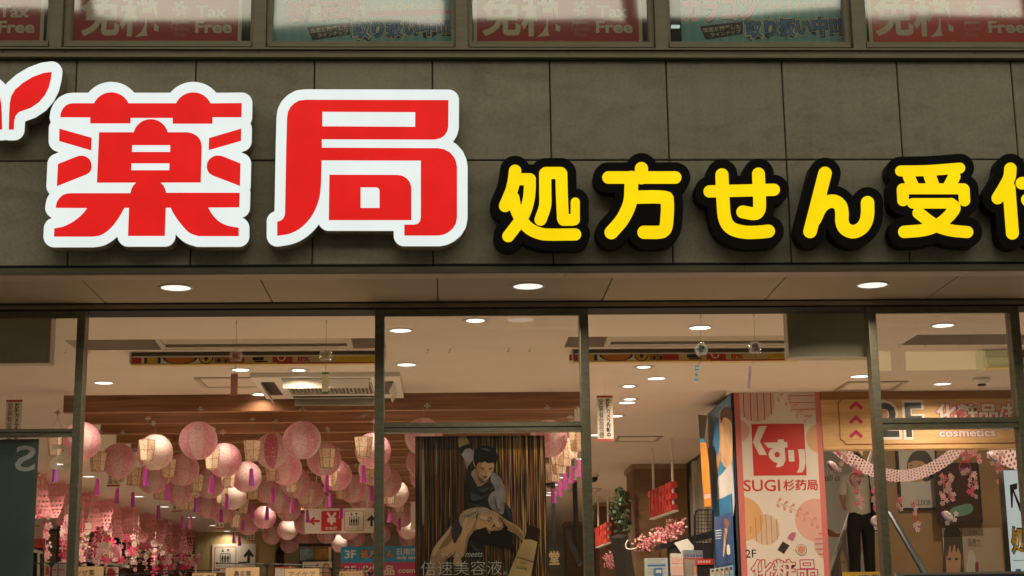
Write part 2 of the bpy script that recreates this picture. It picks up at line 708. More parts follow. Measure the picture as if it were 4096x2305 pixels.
# sill mouldings over the stone band
mb = MB()
mb.box(-6, 7, -0.034, 0.25, 4.0925, 4.109)
mb.build('sill', M_ALU, bld)
mb = MB()
mb.box(-6, 7, -0.012, 0.25, 4.112, 4.131)
mb.build('sill', M_ALU2, bld)
mb = MB()
mb.box(-6, 7, -0.022, 0.25, 4.1335, 4.142)
mb.build('sill', M_ALU, bld)
mb = MB()
mb.box(-6, 7, 0.0, 0.25, 4.1075, 4.135)
mb.box(-6, 7, 0.06, 0.25, 4.142, 4.156)
mb.build('shadow_gap', M_GAP, bld)
for px in (16, 263, 1034, 2272, 3437, 3897):      # butt joints of the mouldings
    x = atY(px, 220, 0).x
    mb = MB()
    mb.box(x - 0.0016, x + 0.0016, -0.0135, -0.0115, 4.112, 4.131)
    mb.build('moulding_joint', M_GAP, bld)

# upper windows
MUL = [(183, 203, 250, 274), (1000, 1015, 1064, 1085), (1805, 1822, 1871, 1890), (2600, 2620, 2668, 2684), (3386, 3408, 3456, 3470)]
MW = [[atY(a, 120, 0.0).x for a in m] for m in MUL]
MW.insert(0, [v - (MW[1][0] - MW[0][0]) for v in MW[0]])
MW.append([v + (MW[-1][0] - MW[-2][0]) for v in MW[-1]])
ZT = 5.25
for m in MW:
    mb = MB()
    mb.box(m[1], m[2], -0.012, 0.2, 4.1425, ZT)
    mb.build('mullion', M_ALU, bld)
WIN = []
for a, b in zip(MW[:-1], MW[1:]):
    x0, x1 = a[3], b[0]
    mb = MB()
    mb.box(a[2] + 0.002, x0, 0.018, 0.12, 4.1425, ZT)
    mb.box(x1, b[1] - 0.002, 0.018, 0.12, 4.1425, ZT)
    mb.box(a[2] + 0.010, b[1] - 0.010, 0.004, 0.12, 4.156, 4.182)
    mb.box(a[2] + 0.010, b[1] - 0.010, 0.03, 0.12, ZT - 0.05, ZT)
    w = mb.build('window_frame', M_ALU, bld)
    g = MB()
    t = random.uniform(-0.004, 0.004)
    g.add([(x0, 0.05 + t, 4.18), (x1, 0.05 - t, 4.18), (x1, 0.05 - t, ZT - 0.04), (x0, 0.05 + t, ZT - 0.04)], [(0, 1, 2, 3)])
    pane = g.build('pane', GLASS_UP, w)
    WIN.append((x0, x1))
mb = MB()
mb.box(-6, 7, -0.02, 0.3, ZT, ZT + 1.2)
mb.build('upper_wall', STONE, bld)
mb = MB()
mb.box(-6, 7, 0.55, 0.6, 3.3, 6.4)
mb.box(-6, 7, 0.26, 0.55, 4.05, 4.1)
mb.build('upper_room_wall', P('upper_room_paint', base=(0.10, 0.11, 0.10), rough=0.8, var=0.4, scale=5), bld)

# lower edge of the stone band, soffit
mb = MB()
mb.box(-6, 7, 0.004, 0.3, 3.1485, 3.1575)
mb.build('shadow_gap', M_GAP, bld)
mb = MB()
mb.box(-6, 1.30, -0.004, 0.10, 3.1205, 3.148)
mb.box(1.303, 7, -0.004, 0.10, 3.1205, 3.148)
mb.build('lower_trim', M_ALU2, bld)
mb = MB()
mb.box(-6, 0.52, 0.0, 0.098, 3.117, 3.1203)
mb.box(0.523, 7, 0.0, 0.098, 3.117, 3.1203)
mb.build('lower_trim', P('trim_underside', base=(0.36, 0.29, 0.235), rough=0.5, var=0.1, scale=6), bld)
SX = [-1.58 + 0.7718 * k for k in range(-5, 11)]
for a, b in zip(SX[:-1], SX[1:]):
    mb = MB()
    mb.box(a + 0.003, b - 0.003, 0.104, 0.60, ZS, ZS + 0.02)
    mb.build('soffit_panel', M_SOF, bld)
mb = MB()
mb.box(-6, 7, 0.10, 0.62, ZS + 0.021, ZS + 0.04)
mb.build('soffit_backing', M_GAP, bld)

# shopfront: header, posts, transoms, fixed panes
mb = MB()
mb.box(-6, 7, 0.605, 0.66, 3.117, ZS + 0.05)
mb.build('shadow_gap', M_GAP, bld)
mb = MB()
mb.box(-6, 7, YG - 0.005, 0.78, 3.0945, 3.1165)
mb.build('header', M_STEEL, bld)
mb = MB()
mb.box(-6, 7, YG + 0.004, 0.78, 3.0875, 3.094)
mb.build('shadow_gap', M_GAP, bld)
POSTS = [(atY(303, 1400, YG).x, atY(337, 1400, YG).x), (atY(1499, 1400, YG).x, atY(1537, 1400, YG).x),
         (atY(2320, 1400, YG).x, atY(2356, 1400, YG).x), (atY(3481, 1400, YG).x, atY(3513, 1400, YG).x), (atY(4052, 1400, YG).x, atY(4052, 1400, YG).x + 0.045)]
POSTS.insert(0, (POSTS[0][0] - 1.05, POSTS[0][0] - 1.01))
for a, b in POSTS:
    mb = MB()
    c = 0.003
    mb.box(a, b, YG, YG + 0.075, 0.0, 3.0872)
    o = mb.build('post', M_STEELD, bld)
    bv = o.modifiers.new('edge', 'BEVEL')
    bv.width, bv.segments = 0.003, 2
BAYS = [(POSTS[0][1], POSTS[1][0]), (POSTS[2][1], POSTS[3][0]), (POSTS[4][1], POSTS[5][0])]
BAYTR = [(1716, 1744, 70), (1690, 1727, 1800), (1670, 1712, 3800)]
for (a, b), (ty0, ty1, tx) in zip(BAYS, BAYTR):
    mb = MB()
    mb.box(a, b, YG + 0.002, YG + 0.06, 3.063, 3.087)
    mb.build('door_header', M_STEELD, bld)
    mb = MB()
    mb.box(a, b, YG + 0.01, YG + 0.02, 3.0565, 3.0625)
    mb.build('glazing_bead', M_ALU, bld)
    z1, z0 = atY(tx, ty0, YG).z, atY(tx, ty1, YG).z
    mb = MB()
    zm = (z0 + z1) / 2
    mb.box(a, b, YG + 0.004, YG + 0.07, zm + 0.0015, z1)
    mb.box(a, b, YG + 0.008, YG + 0.07, z0, zm - 0.0015)
    mb.build('transom', M_STEELD, bld)
    mb = MB()
    mb.box(a, b, YG + 0.035, YG + 0.041, z1, 3.064)
    mb.build('pane', GLASS_DN, bld)
    mb = MB()
    mb.box(a, b, YG + 0.035, YG + 0.041, 0.1, z0)
    mb.build('pane', GLASS_DN, bld)
    mb = MB()
    mb.box(a, b, YG + 0.01, YG + 0.065, 0.0, 0.1)
    mb.build('bottom_rail', M_STEELD, bld)

# ------------------------------------------------------------------ ground, shop shell
structure('pavement', MB().box(-30, 30, -16, 0.72, -0.2, 0.0), P('pavement_paving', base=(0.085, 0.08, 0.07), rough=0.7, var=0.15, scale=4))
structure('floor', MB().box(-7, 11, 0.72, 26, -0.2, 0.004), P('shop_floor', base=(0.86, 0.76, 0.62), rough=0.4, var=0.05, scale=1.5))
REC = [(-2.03, -0.33), (0.66, 1.98), (2.56, 4.4)]     # recesses of the air curtains
RY0, RY1 = 1.70, 2.02
PY = 3.80                                              # front of the papered pillar and of the wooden fascia
mb = MB()
mb.box(-7, 11, 0.79, RY0, ZC, ZC + 0.35)
xs = [-7] + [v for r in REC for v in r] + [11]
for i in range(0, len(xs), 2):
    mb.box(xs[i], xs[i + 1], RY0, RY1, ZC, ZC + 0.35)
mb.box(-7, 11, RY1, 3.70, ZC, ZC + 0.35)
mb.box(1.90, 11, 3.70, 3.95, ZC, ZC + 0.35)
mb.box(-7, 11, RY0 - 0.1, RY1 + 0.1, ZC + 0.351, ZC + 0.45)
mb.box(-7, 1.90, 3.70, 3.95, ZC2, ZC2 + 0.3)
mb.box(-7, 2.36, 3.95, 26, ZC2, ZC2 + 0.3)
mb.box(2.36, 11, 3.95, 26, 5.3, 5.5)
CEIL = structure('ceiling', mb, M_CEIL)
M_WALL = P('shop_wall_paint', base=(0.55, 0.50, 0.40), rough=0.8)
structure('back_wall', MB().box(-7, 11, 26, 26.2, 0, 5.5), M_WALL)
structure('left_wall', MB().box(-7.2, -7, 0.3, 26.2, 0, 5.5), M_WALL)
structure('right_wall', MB().box(11, 11.2, 0.3, 26.2, 0, 5.5), M_WALL)

# building across the street: what the panes mirror
opp = thing('opposite_building', 'building across the street with lit upper windows and a yellow lit shop band', 'building', (0, -16.5, 0))
mb = MB()
mb.box(-26, 26, -20, -16.5, 0, 14.6)
mb.build('wall', P('opposite_wall', base=(0.10, 0.09, 0.08), rough=0.8), opp)
M_LITW = EM('lit_office_window', base=(1.0, 0.94, 0.72), strength=2.4)
for k in range(-3, 6):
    mb = MB()
    mb.box(k * 2.9 + 0.3, k * 2.9 + 2.95, -16.48, -16.44, 10.93 + 0.09 * math.sin(k * 1.7), 14.2)
    mb.build('window', M_LITW, opp)
M_LITY = EM('lit_shop_band', base=(1.0, 0.80, 0.30), strength=0.8)
for a, b in ((6.2, 7.0), (7.25, 14.0)):
    mb = MB()
    mb.box(a, b, -16.48, -16.42, 5.55, 5.85)
    mb.build('lit_band', M_LITY, opp)


# ------------------------------------------------------------------ lit channel-letter signs
M_RED = EM('lit_red_acrylic', rgb=(222, 27, 25), strength=1.0, var=0.06)
M_LWHITE = EM('lit_white_acrylic', rgb=(229, 237, 234), strength=1.0, var=0.03)
M_LYEL = EM('lit_yellow_acrylic', rgb=(253, 216, 0), strength=1.0, var=0.06)
M_RETURN = P('sign_return_metal', base=(0.30, 0.27, 0.20), rough=0.4, metal=0.3)
M_SBLACK = P('sign_black_metal', base=(0.004, 0.004, 0.004), rough=0.5)
M_SBLACK.node_tree.nodes['Principled BSDF'].inputs['Specular IOR Level'].default_value = 0.12


def A(*pts): return [(x / 2.5156, y / 2.5156) for x, y in pts]              # crop 0,0
def B(*pts): return [(x / 2.5156, 576 + y / 2.5156) for x, y in pts]        # crop 0,576
def A2(*pts): return [(1024 + x / 2.5156, y / 2.5156) for x, y in pts]
def B2(*pts): return [(1024 + x / 2.5156, 576 + y / 2.5156) for x, y in pts]
def B3(*pts): return [(2048 + x / 2.5156, 576 + y / 2.5156) for x, y in pts]
def B4(*pts): return [(3072 + x / 2.5156, 576 + y / 2.5156) for x, y in pts]
def Kc(*pts): return [(1960 + x / 3.5364, 610 + y / 3.5364) for x, y in pts]


def arc(cx, cy, r, a0, a1, n=14):
    return [(cx + r * math.cos(math.radians(a0 + (a1 - a0) * i / n)), cy + r * math.sin(math.radians(a0 + (a1 - a0) * i / n))) for i in range(n + 1)]


def grid(pts, m, step):
    xs_ = [p[0] for p in pts]
    ys_ = [p[1] for p in pts]
    xs = np.arange(min(xs_) - m, max(xs_) + m + step, step)
    ys = np.arange(min(ys_) - m, max(ys_) + m + step, step)
    return xs, ys


def to_plane(loops, Y):
    return [[(lambda q: (q.x, q.z))(atY(x, y, Y)) for x, y in lp] for lp in loops]


def plate(name, loops, Y0, Y1, mat, parent, side=None):
    """filled outline between planes Y0 (front) and Y1 (back); front face mat, returns side"""
    vs, fs = fill_mesh(loops, 1.0)
    mb = MB()
    v = [(a, Y0 if c > 0 else Y1, b) for a, b, c in vs]
    for f in fs:
        zs = {vs[i][2] > 0 for i in f}
        s = mat if (zs == {True} or side is None) else side
        mb.mi(s)
    k = mb.add(v, [], mat)
    for f in fs:
        zs = {vs[i][2] > 0 for i in f}
        s = mat if (zs == {True} or side is None) else side
        mb.f.append(list(f))
        mb.m.append(mb.mi(s))
    return mb.build(name, None, parent)


# the big red medicine character
YAKU = [
    A((605, 1180), (613, 1135), (632, 1095), (662, 1062), (697, 1045), (735, 1040), (947, 1040)) + A(*arc(1120, 1122, 192, 205, 335)) +
    A((1303, 1040), (1770, 1040)) + A(*arc(1945, 1122, 192, 205, 335)) +
    A((2433, 1038), (2430, 1180), (2138, 1180), (2138, 1245), (1738, 1245), (1738, 1187), (1313, 1187), (1313, 1242), (908, 1242), (908, 1182)),
    A((597, 1295), (922, 1387)) + B((917, 65)) + A((595, 1420)),
    A((2427, 1295), (2425, 1418)) + B((2100, 62)) + A((2103, 1390)),
    A((997, 1332), (1345, 1332)) + A(*arc(1517, 1378, 178, 195, 345)) + A((1695, 1332), (1885, 1332), (1935, 1342), (1985, 1370), (2018, 1415), (2030, 1475)) + B((2020, 388), (975, 390)),
    B((583, 202), (770, 128), (800, 120), (832, 118), (866, 128), (897, 150), (915, 183), (922, 222), (917, 260), (900, 287), (868, 308), (572, 425)),
    B((2420, 197), (2235, 122), (2205, 117), (2170, 118), (2135, 132), (2105, 157), (2085, 190), (2080, 232), (2088, 268), (2108, 298), (2145, 320), (2415, 423)),
    B((560, 643), (570, 590), (597, 545), (635, 512), (675, 499), (715, 496), (1312, 496), (1322, 455), (1340, 420), (1372, 388), (1615, 388), (1645, 420), (1662, 455), (1672, 492),
      (2412, 492), (2408, 638), (2095, 640)) + B(*smooth_open([(2095, 640), (2140, 715), (2210, 785), (2300, 825), (2402, 843)])[1:]) +
    B((2402, 928), (1995, 928)) + B(*smooth_open([(1995, 928), (1900, 890), (1800, 780), (1740, 690), (1718, 642)])[1:]) +
    B((1668, 642), (1658, 926), (1288, 926), (1298, 643), (1252, 643)) + B(*smooth_open([(1252, 643), (1190, 750), (1110, 850), (1020, 915), (935, 933)])[1:]) +
    B((543, 933), (547, 850)) + B(*smooth_open([(547, 850), (640, 830), (740, 780), (820, 715), (878, 645)])[1:]),
]
YAKU_H = [B((1330, 12), (1713, 12), (1712, 81), (1328, 81)), B((1322, 195), (1705, 195), (1703, 265), (1320, 265))]

KYOKU = [
    A2((312, 1190), (320, 1130), (345, 1080), (385, 1040), (435, 1013), (500, 1005), (1937, 1008), (1935, 1278), (1922, 1325), (1898, 1362), (1860, 1390), (1800, 1405), (662, 1402)) +
    B2((663, 38), (1832, 43), (1895, 55), (1950, 85), (1992, 132), (2015, 185), (2023, 235), (2023, 740), (2012, 800), (1980, 852), (1935, 890), (1890, 912), (1840, 922),
       (1492, 922), (1492, 812), (1595, 812), (1628, 803), (1650, 778), (1658, 740), (1658, 168), (660, 165)) +
    B2(*smooth_open([(655, 390), (645, 500), (620, 600), (570, 710), (500, 800), (420, 865), (330, 905), (213, 925)])) +
    B2((213, 782), (240, 776), (268, 757), (286, 728), (292, 690), (305, 0)),
    B2((738, 310), (1425, 312), (1470, 320), (1510, 342), (1545, 380), (1560, 420), (1563, 450), (1563, 767), (732, 767)),
]
KYOKU_H = [A2((668, 1125), (1602, 1129), (1601, 1277), (667, 1272)), B2((1053, 437), (1210, 437), (1230, 444), (1240, 458), (1243, 475), (1243, 645), (1053, 645))]
LEAFR = A((520, 725), (440, 735), (330, 775), (230, 835), (150, 905), (112, 970), (98, 1040), (92, 1150), (88, 1305), (138, 1305), (143, 1220), (153, 1170), (188, 1128), (245, 1108),
          (310, 1085), (390, 1030), (450, 960), (490, 880), (510, 800))
LEAFL = [(2 * 55 / 2.5156 - x, y) for x, y in LEAFR][::-1]


def acrylic_sign(name, label, reds, holes, border, yf, yb):
    allp = [p for lp in reds for p in lp]
    c = atY(sum(p[0] for p in allp) / len(allp), sum(p[1] for p in allp) / len(allp), 0.0)
    t = thing(name, label, 'sign', (c.x, 0.0, c.z), 'lit pharmacy letters on the stone band')
    xs, ys = grid(allp, border + 6, 3.0)
    X, Y = np.meshgrid(xs, ys)
    F = np.full(X.shape, 1e9)
    for lp in reds:
        F = np.minimum(F, sdf_poly(X, Y, [lp]))
    lps = [thin(l, 0.25) for l in contours(F, xs, ys, border)]
    big = max(abs(area(l)) for l in lps)
    outer = [l for l in lps if abs(area(l)) > 0.5 * big]
    plate('acrylic_face', to_plane(outer, yf), yf, yf + 0.012, M_LWHITE, t)
    xs2 = to_plane(outer, yf)
    # metal return behind the face, a touch wider
    lps2 = [thin(l, 0.25) for l in contours(F, xs, ys, border + 1.6)]
    big = max(abs(area(l)) for l in lps2)
    outer2 = [l for l in lps2 if abs(area(l)) > 0.5 * big]
    plate('sign_case', to_plane(outer2, yf), yf + 0.004, yb, M_RETURN, t)
    for lp in reds:
        inn = [h for h in holes if abs(area(lp)) > 0 and sdf_poly(np.array([[h[0][0] + 8.0, 0]]), np.array([[h[0][1] + 8.0, 1e4]]), [lp])[0, 0] < 0 and min(p[0] for p in lp) < h[0][0] < max(p[0] for p in lp) and min(p[1] for p in lp) < h[0][1] < max(p[1] for p in lp)]
        plate('red_stroke', to_plane([lp] + inn, yf - 0.002), yf - 0.0025, yf + 0.002, M_RED, t)
    return t


acrylic_sign('sign_character', 'big lit red medicine character with thick white rim, larger left one of the pair', YAKU, YAKU_H, 42, -0.105, -0.03)
acrylic_sign('sign_character', 'big lit red character with white rim and small square hole, beside the yellow letters', KYOKU, KYOKU_H, 42, -0.105, -0.03)
acrylic_sign('leaf_emblem', 'lit red sprout emblem with white rim, cut by the left picture edge', [LEAFR, LEAFL], [], 42, -0.105, -0.03)

k7, k8 = B3, B4
YELLOW = [
    ('first of the yellow row', [
        (Kc((355, 262), (338, 400), (305, 540), (255, 660), (215, 755)), 88),
        (Kc((360, 380), (545, 380), (562, 400), (560, 560), (535, 720), (480, 880), (385, 1020), (258, 1185)), 84),
        (Kc((330, 640), (365, 800), (450, 960), (560, 1080), (700, 1145), (840, 1163), (1205, 1160)), 85),
        (Kc((780, 940), (779, 930), (730, 925)), 1),
        (Kc((780, 300), (782, 560), (778, 760), (715, 950)), 86),
        (Kc((790, 290), (1000, 290)), 84),
        (Kc((1010, 300), (1015, 560), (1032, 930)), 84),
        (Kc((1040, 955), (1150, 955), (1190, 950)), 82),
        (Kc((1206, 702), (1206, 940)), 64)]),
    ('crossbar with top dot, second of the row', [
        (k7((1303, 248), (1303, 340)), 66), (k7((970, 338), (1643, 338)), 62), (k7((1200, 340), (1200, 450), (1185, 600), (1110, 760), (1000, 890)), 69),
        (k7((1200, 536), (1515, 536), (1563, 585), (1555, 800), (1530, 870), (1470, 889), (1328, 889)), 66)]),
    ('bowl with two uprights, third of the row', [
        (k7((1988, 478), (2635, 461)), 61), (k7((2113, 312), (2125, 600), (2145, 760), (2210, 850), (2340, 888), (2480, 888), (2580, 878)), 66),
        (k7((2480, 302), (2492, 600), (2478, 680), (2430, 702), (2322, 684)), 64)]),
    ('like a slanted h, fourth of the row', [
        (k8((574, 297), (424, 880)), 68), (k8((470, 760), (530, 640), (600, 585), (675, 580), (730, 625), (745, 700), (745, 780), (775, 850), (850, 884), (925, 860), (978, 800), (1002, 710), (1002, 592)), 67)]),
    ('dense with crossed legs, fifth of the row', [
        (k8((1334, 272), (1600, 268), (1930, 243)), 54), (k8((1418, 330), (1452, 410)), 60), (k8((1630, 325), (1660, 410)), 62), (k8((1875, 330), (1832, 410)), 62),
        (k8((1352, 452), (1970, 452)), 54), (k8((1354, 460), (1360, 568)), 58), (k8((1972, 460), (1978, 570)), 57), (k8((1455, 598), (1840, 598)), 52),
        (k8((1840, 605), (1876, 650), (1800, 745), (1690, 825), (1560, 868), (1372, 885)), 62), (k8((1515, 695), (1680, 815), (1830, 868), (2006, 887)), 60)]),
    ('cut by the right picture edge', [
        (k8((2440, 250), (2428, 340), (2370, 450), (2312, 545)), 62), (k8((2425, 440), (2460, 898)), 64), (k8((2555, 395), (2960, 395)), 62),
        (k8((2820, 260), (2820, 830), (2780, 890), (2690, 890)), 62), (k8((2610, 560), (2670, 650)), 62)]),
]
for desc, strokes in YELLOW:
    allp = [p for s, r in strokes for p in s]
    c = atY(sum(p[0] for p in allp) / len(allp), sum(p[1] for p in allp) / len(allp), 0.0)
    t = thing('sign_character', 'lit yellow letter on black case, ' + desc, 'sign', (c.x, 0.0, c.z), 'yellow letters on the stone band')
    xs, ys = grid(allp, 76, 2.5)
    X, Y = np.meshgrid(xs, ys)
    F = np.full(X.shape, 1e9)
    for s, r in strokes:
        r = r / (3.5364 if 'first' in desc else 2.5156)
        q = smooth_open(s, 5)
        for i in range(len(q) - 1):
            F = np.minimum(F, seg_dist(X, Y, q[i], q[i + 1]) - r)
    yel = [thin(l, 0.2) for l in contours(F.copy(), xs, ys, 0)]
    blk = [thin(l, 0.3) for l in contours(F.copy(), xs, ys, 36)]
    big = max(abs(area(l)) for l in blk)
    blk = [l for l in blk if abs(area(l)) > 0.3 * big]
    plate('sign_case', to_plane(blk, -0.10), -0.10, -0.03, M_SBLACK, t)
    plate('acrylic_face', to_plane(yel, -0.102), -0.1025, -0.09, M_LYEL, t)


# ------------------------------------------------------------------ down-lights
M_LENS = EM('lamp_lens', base=(1.0, 0.93, 0.82), strength=2.2)
M_LENS2 = EM('soffit_lamp_lens', base=(1.0, 0.98, 0.86), strength=1.05)
M_RIM = P('lamp_rim', base=(0.55, 0.52, 0.46), rough=0.4)
_ring, _lens = {}, {}


def downlight(px, py, Z, r, label, power, lens=M_LENS, part=1.0, spread=150):
    c = atZ(px, py, Z)
    t = thing('downlight', label, 'lamp', (c.x, c.y, Z), 'round lamps in the ceilings')
    if r not in _ring:
        mb = MB()
        mb.lathe([(r * 1.0, -0.001), (r * 1.02, -0.005), (r * 1.14, -0.004), (r * 1.16, -0.0005)], 28)
        _ring[r] = mb.mesh('rim', M_RIM, True)
    link('rim', _ring[r], t)
    k = (r, lens.name, part)
    if k not in _lens:
        mb = MB()
        mb.lathe([(0.0005, -0.0022), (r * part * 0.995, -0.0022)], 28)
        _lens[k] = mb.mesh('lens', lens)
    o = link('lens', _lens[k], t)
    if part < 1:
        o.location = (0, r * (1 - part) * 0.8, 0)
        kk = (r, 'cup')
        if kk not in _lens:
            mb = MB()
            mb.lathe([(0.0005, -0.0012), (r, -0.0012)], 28)
            _lens[kk] = mb.mesh('reflector', P('lamp_reflector', base=(0.5, 0.46, 0.4), rough=0.3))
        link('reflector', _lens[kk], t)
    if power:
        L = bpy.data.lights.new('lamp', 'AREA')
        L.shape = 'DISK'
        L.size = r * 1.6
        L.energy = power
        L.color = LAMP_COL
        L.spread = math.radians(spread)
        lo = bpy.data.objects.new('lamp', L)
        COL.objects.link(lo)
        lo.parent = t
        lo.location = (0, 0, -0.008)
    return t


for px, py, w in ((704, 1150, 'left'), (2112, 1144, 'middle'), (3490, 1139, 'right')):
    downlight(px, py, ZS, 0.066, 'round lamp in the outside soffit, %s one of three' % w, 8.0, M_LENS2)
NEAR = [(1602, 1321, 1, 'over the middle glass panel, nearest the post'), (1626, 1458, 1, 'over the middle glass panel, lower of two'),
        (1902, 1281, .8, 'over the middle glass panel, with dim reflector'), (415, 1531, 1, 'over the left doorway, beside the post'),
        (962, 1479, .85, 'behind the pink wind chime'), (1195, 1480, .7, 'left of the green wind chime, half lit'), (1042, 1577, .85, 'left of the air conditioner at the slats'),
        (2800, 1310, 1, 'over the right doorway, behind the blue wind chime'), (2576, 1467, .7, 'below the right banner, half lit'), (2626, 1513, 1, 'over the right doorway, brightest of the middle cluster'),
        (2516, 1544, .7, 'over the right doorway, dim one above the notice'), (3438, 1505, 1, 'left of the right post under the grey board'),
        (3772, 1301, 1, 'over the right glass panel, large near one'), (3770, 1535, 1, 'over the right glass panel, above the cosmetics board')]
for px, py, part, s in NEAR:
    downlight(px, py, ZC, 0.056 if part == 1 else 0.058, 'round ceiling lamp ' + s, LAMP_W * (0.15 if 'at the slats' in s else 1), M_LENS, part)
FAR = [(2508, 1610, 1, 'right of the notice, bright far one'), (2520, 1596, .7, 'right of the notice, dim far one'), (2465, 1664, .8, 'half hidden by the notice'),
       (228, 1856, 1, 'far left behind the glass'), (355, 1906, 1, 'above the air outlet on the left'), (555, 1986, 1, 'above the pink nets, third from left'),
       (658, 2027, 1, 'above the pink nets, fourth from left'), (767, 2069, 1, 'far back, left of the tan wall'), (852, 2102, 1, 'far back over the tan wall'),
       (908, 2125, 1, 'far back over the tan wall, second'), (970, 2133, 1, 'far back over the tan wall, third'),
       (2385, 1740, 1, 'right of the post, near the notice bottom'), (2312, 1836, 1, 'left of the post, upper of the right row'), (2248, 1910, 1, 'right of the poster, fourth of the row'),
       (2228, 1939, 1, 'right of the poster, fifth of the row'), (2205, 1970, 1, 'right of the poster, sixth of the row'), (2196, 1980, 1, 'right of the poster, seventh of the row')]
for px, py, part, s in FAR:
    downlight(px, py, ZC2, 0.06, 'round ceiling lamp ' + s, LAMP_W * (0.3 if 'tan wall' in s else 1.8 if ('nets' in s or 'far left' in s or 'left' in s) else 1.25), M_LENS, part)
# lamps added between the slats, beside chosen globes to make them look brightly lit
for i, (x, y) in enumerate([(lambda q: (q.x + 0.10, q.y - 0.22))(atZ(px, py, 2.83)) for px, py in ((620, 1810), (848, 1838), (932, 1985), (1492, 1803), (1581, 1976), (1150, 2120), (1354, 2174), (1058, 2070), (1208, 1900), (1631, 2118), (2240, 1800), (1000, 1905))]):
    L = bpy.data.lights.new('lamp', 'AREA')
    L.shape, L.size, L.energy, L.color, L.spread = 'DISK', 0.1, LAMP_W * 0.42, LAMP_COL, math.radians(140)
    t = thing('downlight', 'added round lamp brightening globes between the wooden slats, %s counted from the door' % ordinal(i + 1), 'lamp', (x, y, 3.12), 'round lamps in the ceilings')
    mb = MB()
    mb.lathe([(0.0005, 0.0), (0.058, 0.0), (0.058, 0.075)], 20)
    link('lens', mb.mesh('lens', M_LENS), t)
    lo = bpy.data.objects.new('lamp', L)
    COL.objects.link(lo)
    lo.parent = t
    lo.location = (0, 0, -0.006)

# ------------------------------------------------------------------ posters in the upper windows
YP = 0.085
M_PRED = P('poster_red', base=(0.450, 0.016, 0.015), rough=0.5, var=0.05, scale=3)
M_PRED2 = P('poster_orange_red', base=(0.682, 0.061, 0.033), rough=0.5, var=0.05, scale=3)
M_PCRM = P('poster_cream', base=(0.72, 0.66, 0.47), rough=0.55)
M_PPALE = P('poster_pink', base=(0.55, 0.30, 0.27), rough=0.55)


def tax_poster(off, x0, x1, m, label):
    t = thing('poster', label, 'poster', (atY((x0 + x1) / 2, 100, YP).x, YP, 4.2), 'red duty free posters in the upper windows')
    X0, X1, Z0, _ = rect(x0, 60, x1, 168, YP)
    mb = MB()
    mb.box(X0, X1, YP, YP + 0.004, Z0, Z0 + 0.62)
    mb.build('sheet', m, t)
    mb = MB()
    mb.box(X0 - 0.016, X0, YP, YP + 0.004, Z0, Z0 + 0.62)
    mb.box(X1, X1 + 0.016, YP, YP + 0.004, Z0, Z0 + 0.62)
    mb.build('border', M_PCRM, t)
    y = YP - 0.001
    mb = MB()
    tpx(mb, '免税', 324 + off, -30, 638 + off, 149, y, M_PCRM, bold=0.03)
    mb.build('lettering', None, t)
    mb = MB()
    tpx(mb, 'Japan.', 684 + off, 82, 754 + off, 99, y, M_PCRM, bold=0.012)
    tpx(mb, 'Tax-free', 680 + off, 107, 757 + off, 124, y, M_PPALE)
    tpx(mb, 'Shop', 693 + off, 131, 742 + off, 148, y, M_PPALE)
    mb.build('lettering', None, t)
    mb = MB()
    tpx(mb, 'Tax', 783 + off, 21, 908 + off, 71, y, M_PCRM, bold=0.03)
    tpx(mb, 'Free', 781 + off, 84, 928 + off, 133, y, M_PCRM, bold=0.03)
    mb.build('lettering', None, t)
    mb = MB()
    for k in range(6):
        for r in (26, 14):
            a = k * PI / 3 + r
            ppx(mb, smooth_closed([(720 + off + r * math.cos(a) + 7 * math.cos(q), 35 + r * math.sin(a) + 7 * math.sin(q)) for q in (0, 1.2, 2.5, 3.8, 5)], 3), y - 0.0002 * k - (0.0001 if r == 26 else 0), M_PCRM)
    mb.build('emblem', None, t)
    mb = MB()
    tpx(mb, 'SUGI 杉药局集团', 594 + off, 160, 652 + off, 165.5, y, M_PPALE)
    mb.build('lettering', None, t)


tax_poster(0, 293, 952, M_PRED, 'dark red duty free poster in the upper window above the big medicine character')
tax_poster(1603, 1908, 2555, M_PRED, 'dark red duty free poster in the middle upper window')
tax_poster(3172, 3489, 4140, M_PRED2, 'orange red duty free poster in the far right upper window')
tax_poster(-789, -500, 160, M_PRED, 'dark red duty free poster cut by the upper left picture corner')

M_TEAL = P('poster_teal', base=(0.150, 0.495, 0.510), rough=0.5)
M_TEAL2 = P('poster_pale_teal', base=(0.27, 0.50, 0.50), rough=0.5)
M_PINK = P('poster_magenta', base=(0.660, 0.120, 0.192), rough=0.5)
M_PINK2 = P('poster_rose', base=(0.744, 0.264, 0.396), rough=0.5)
M_INK = P('poster_ink', base=(0.02, 0.017, 0.016), rough=0.5)
M_PBLUE = P('poster_blue', base=(0.045, 0.225, 0.540), rough=0.5)
M_PSTAR = P('poster_star', base=(0.6, 0.42, 0.05), rough=0.5)


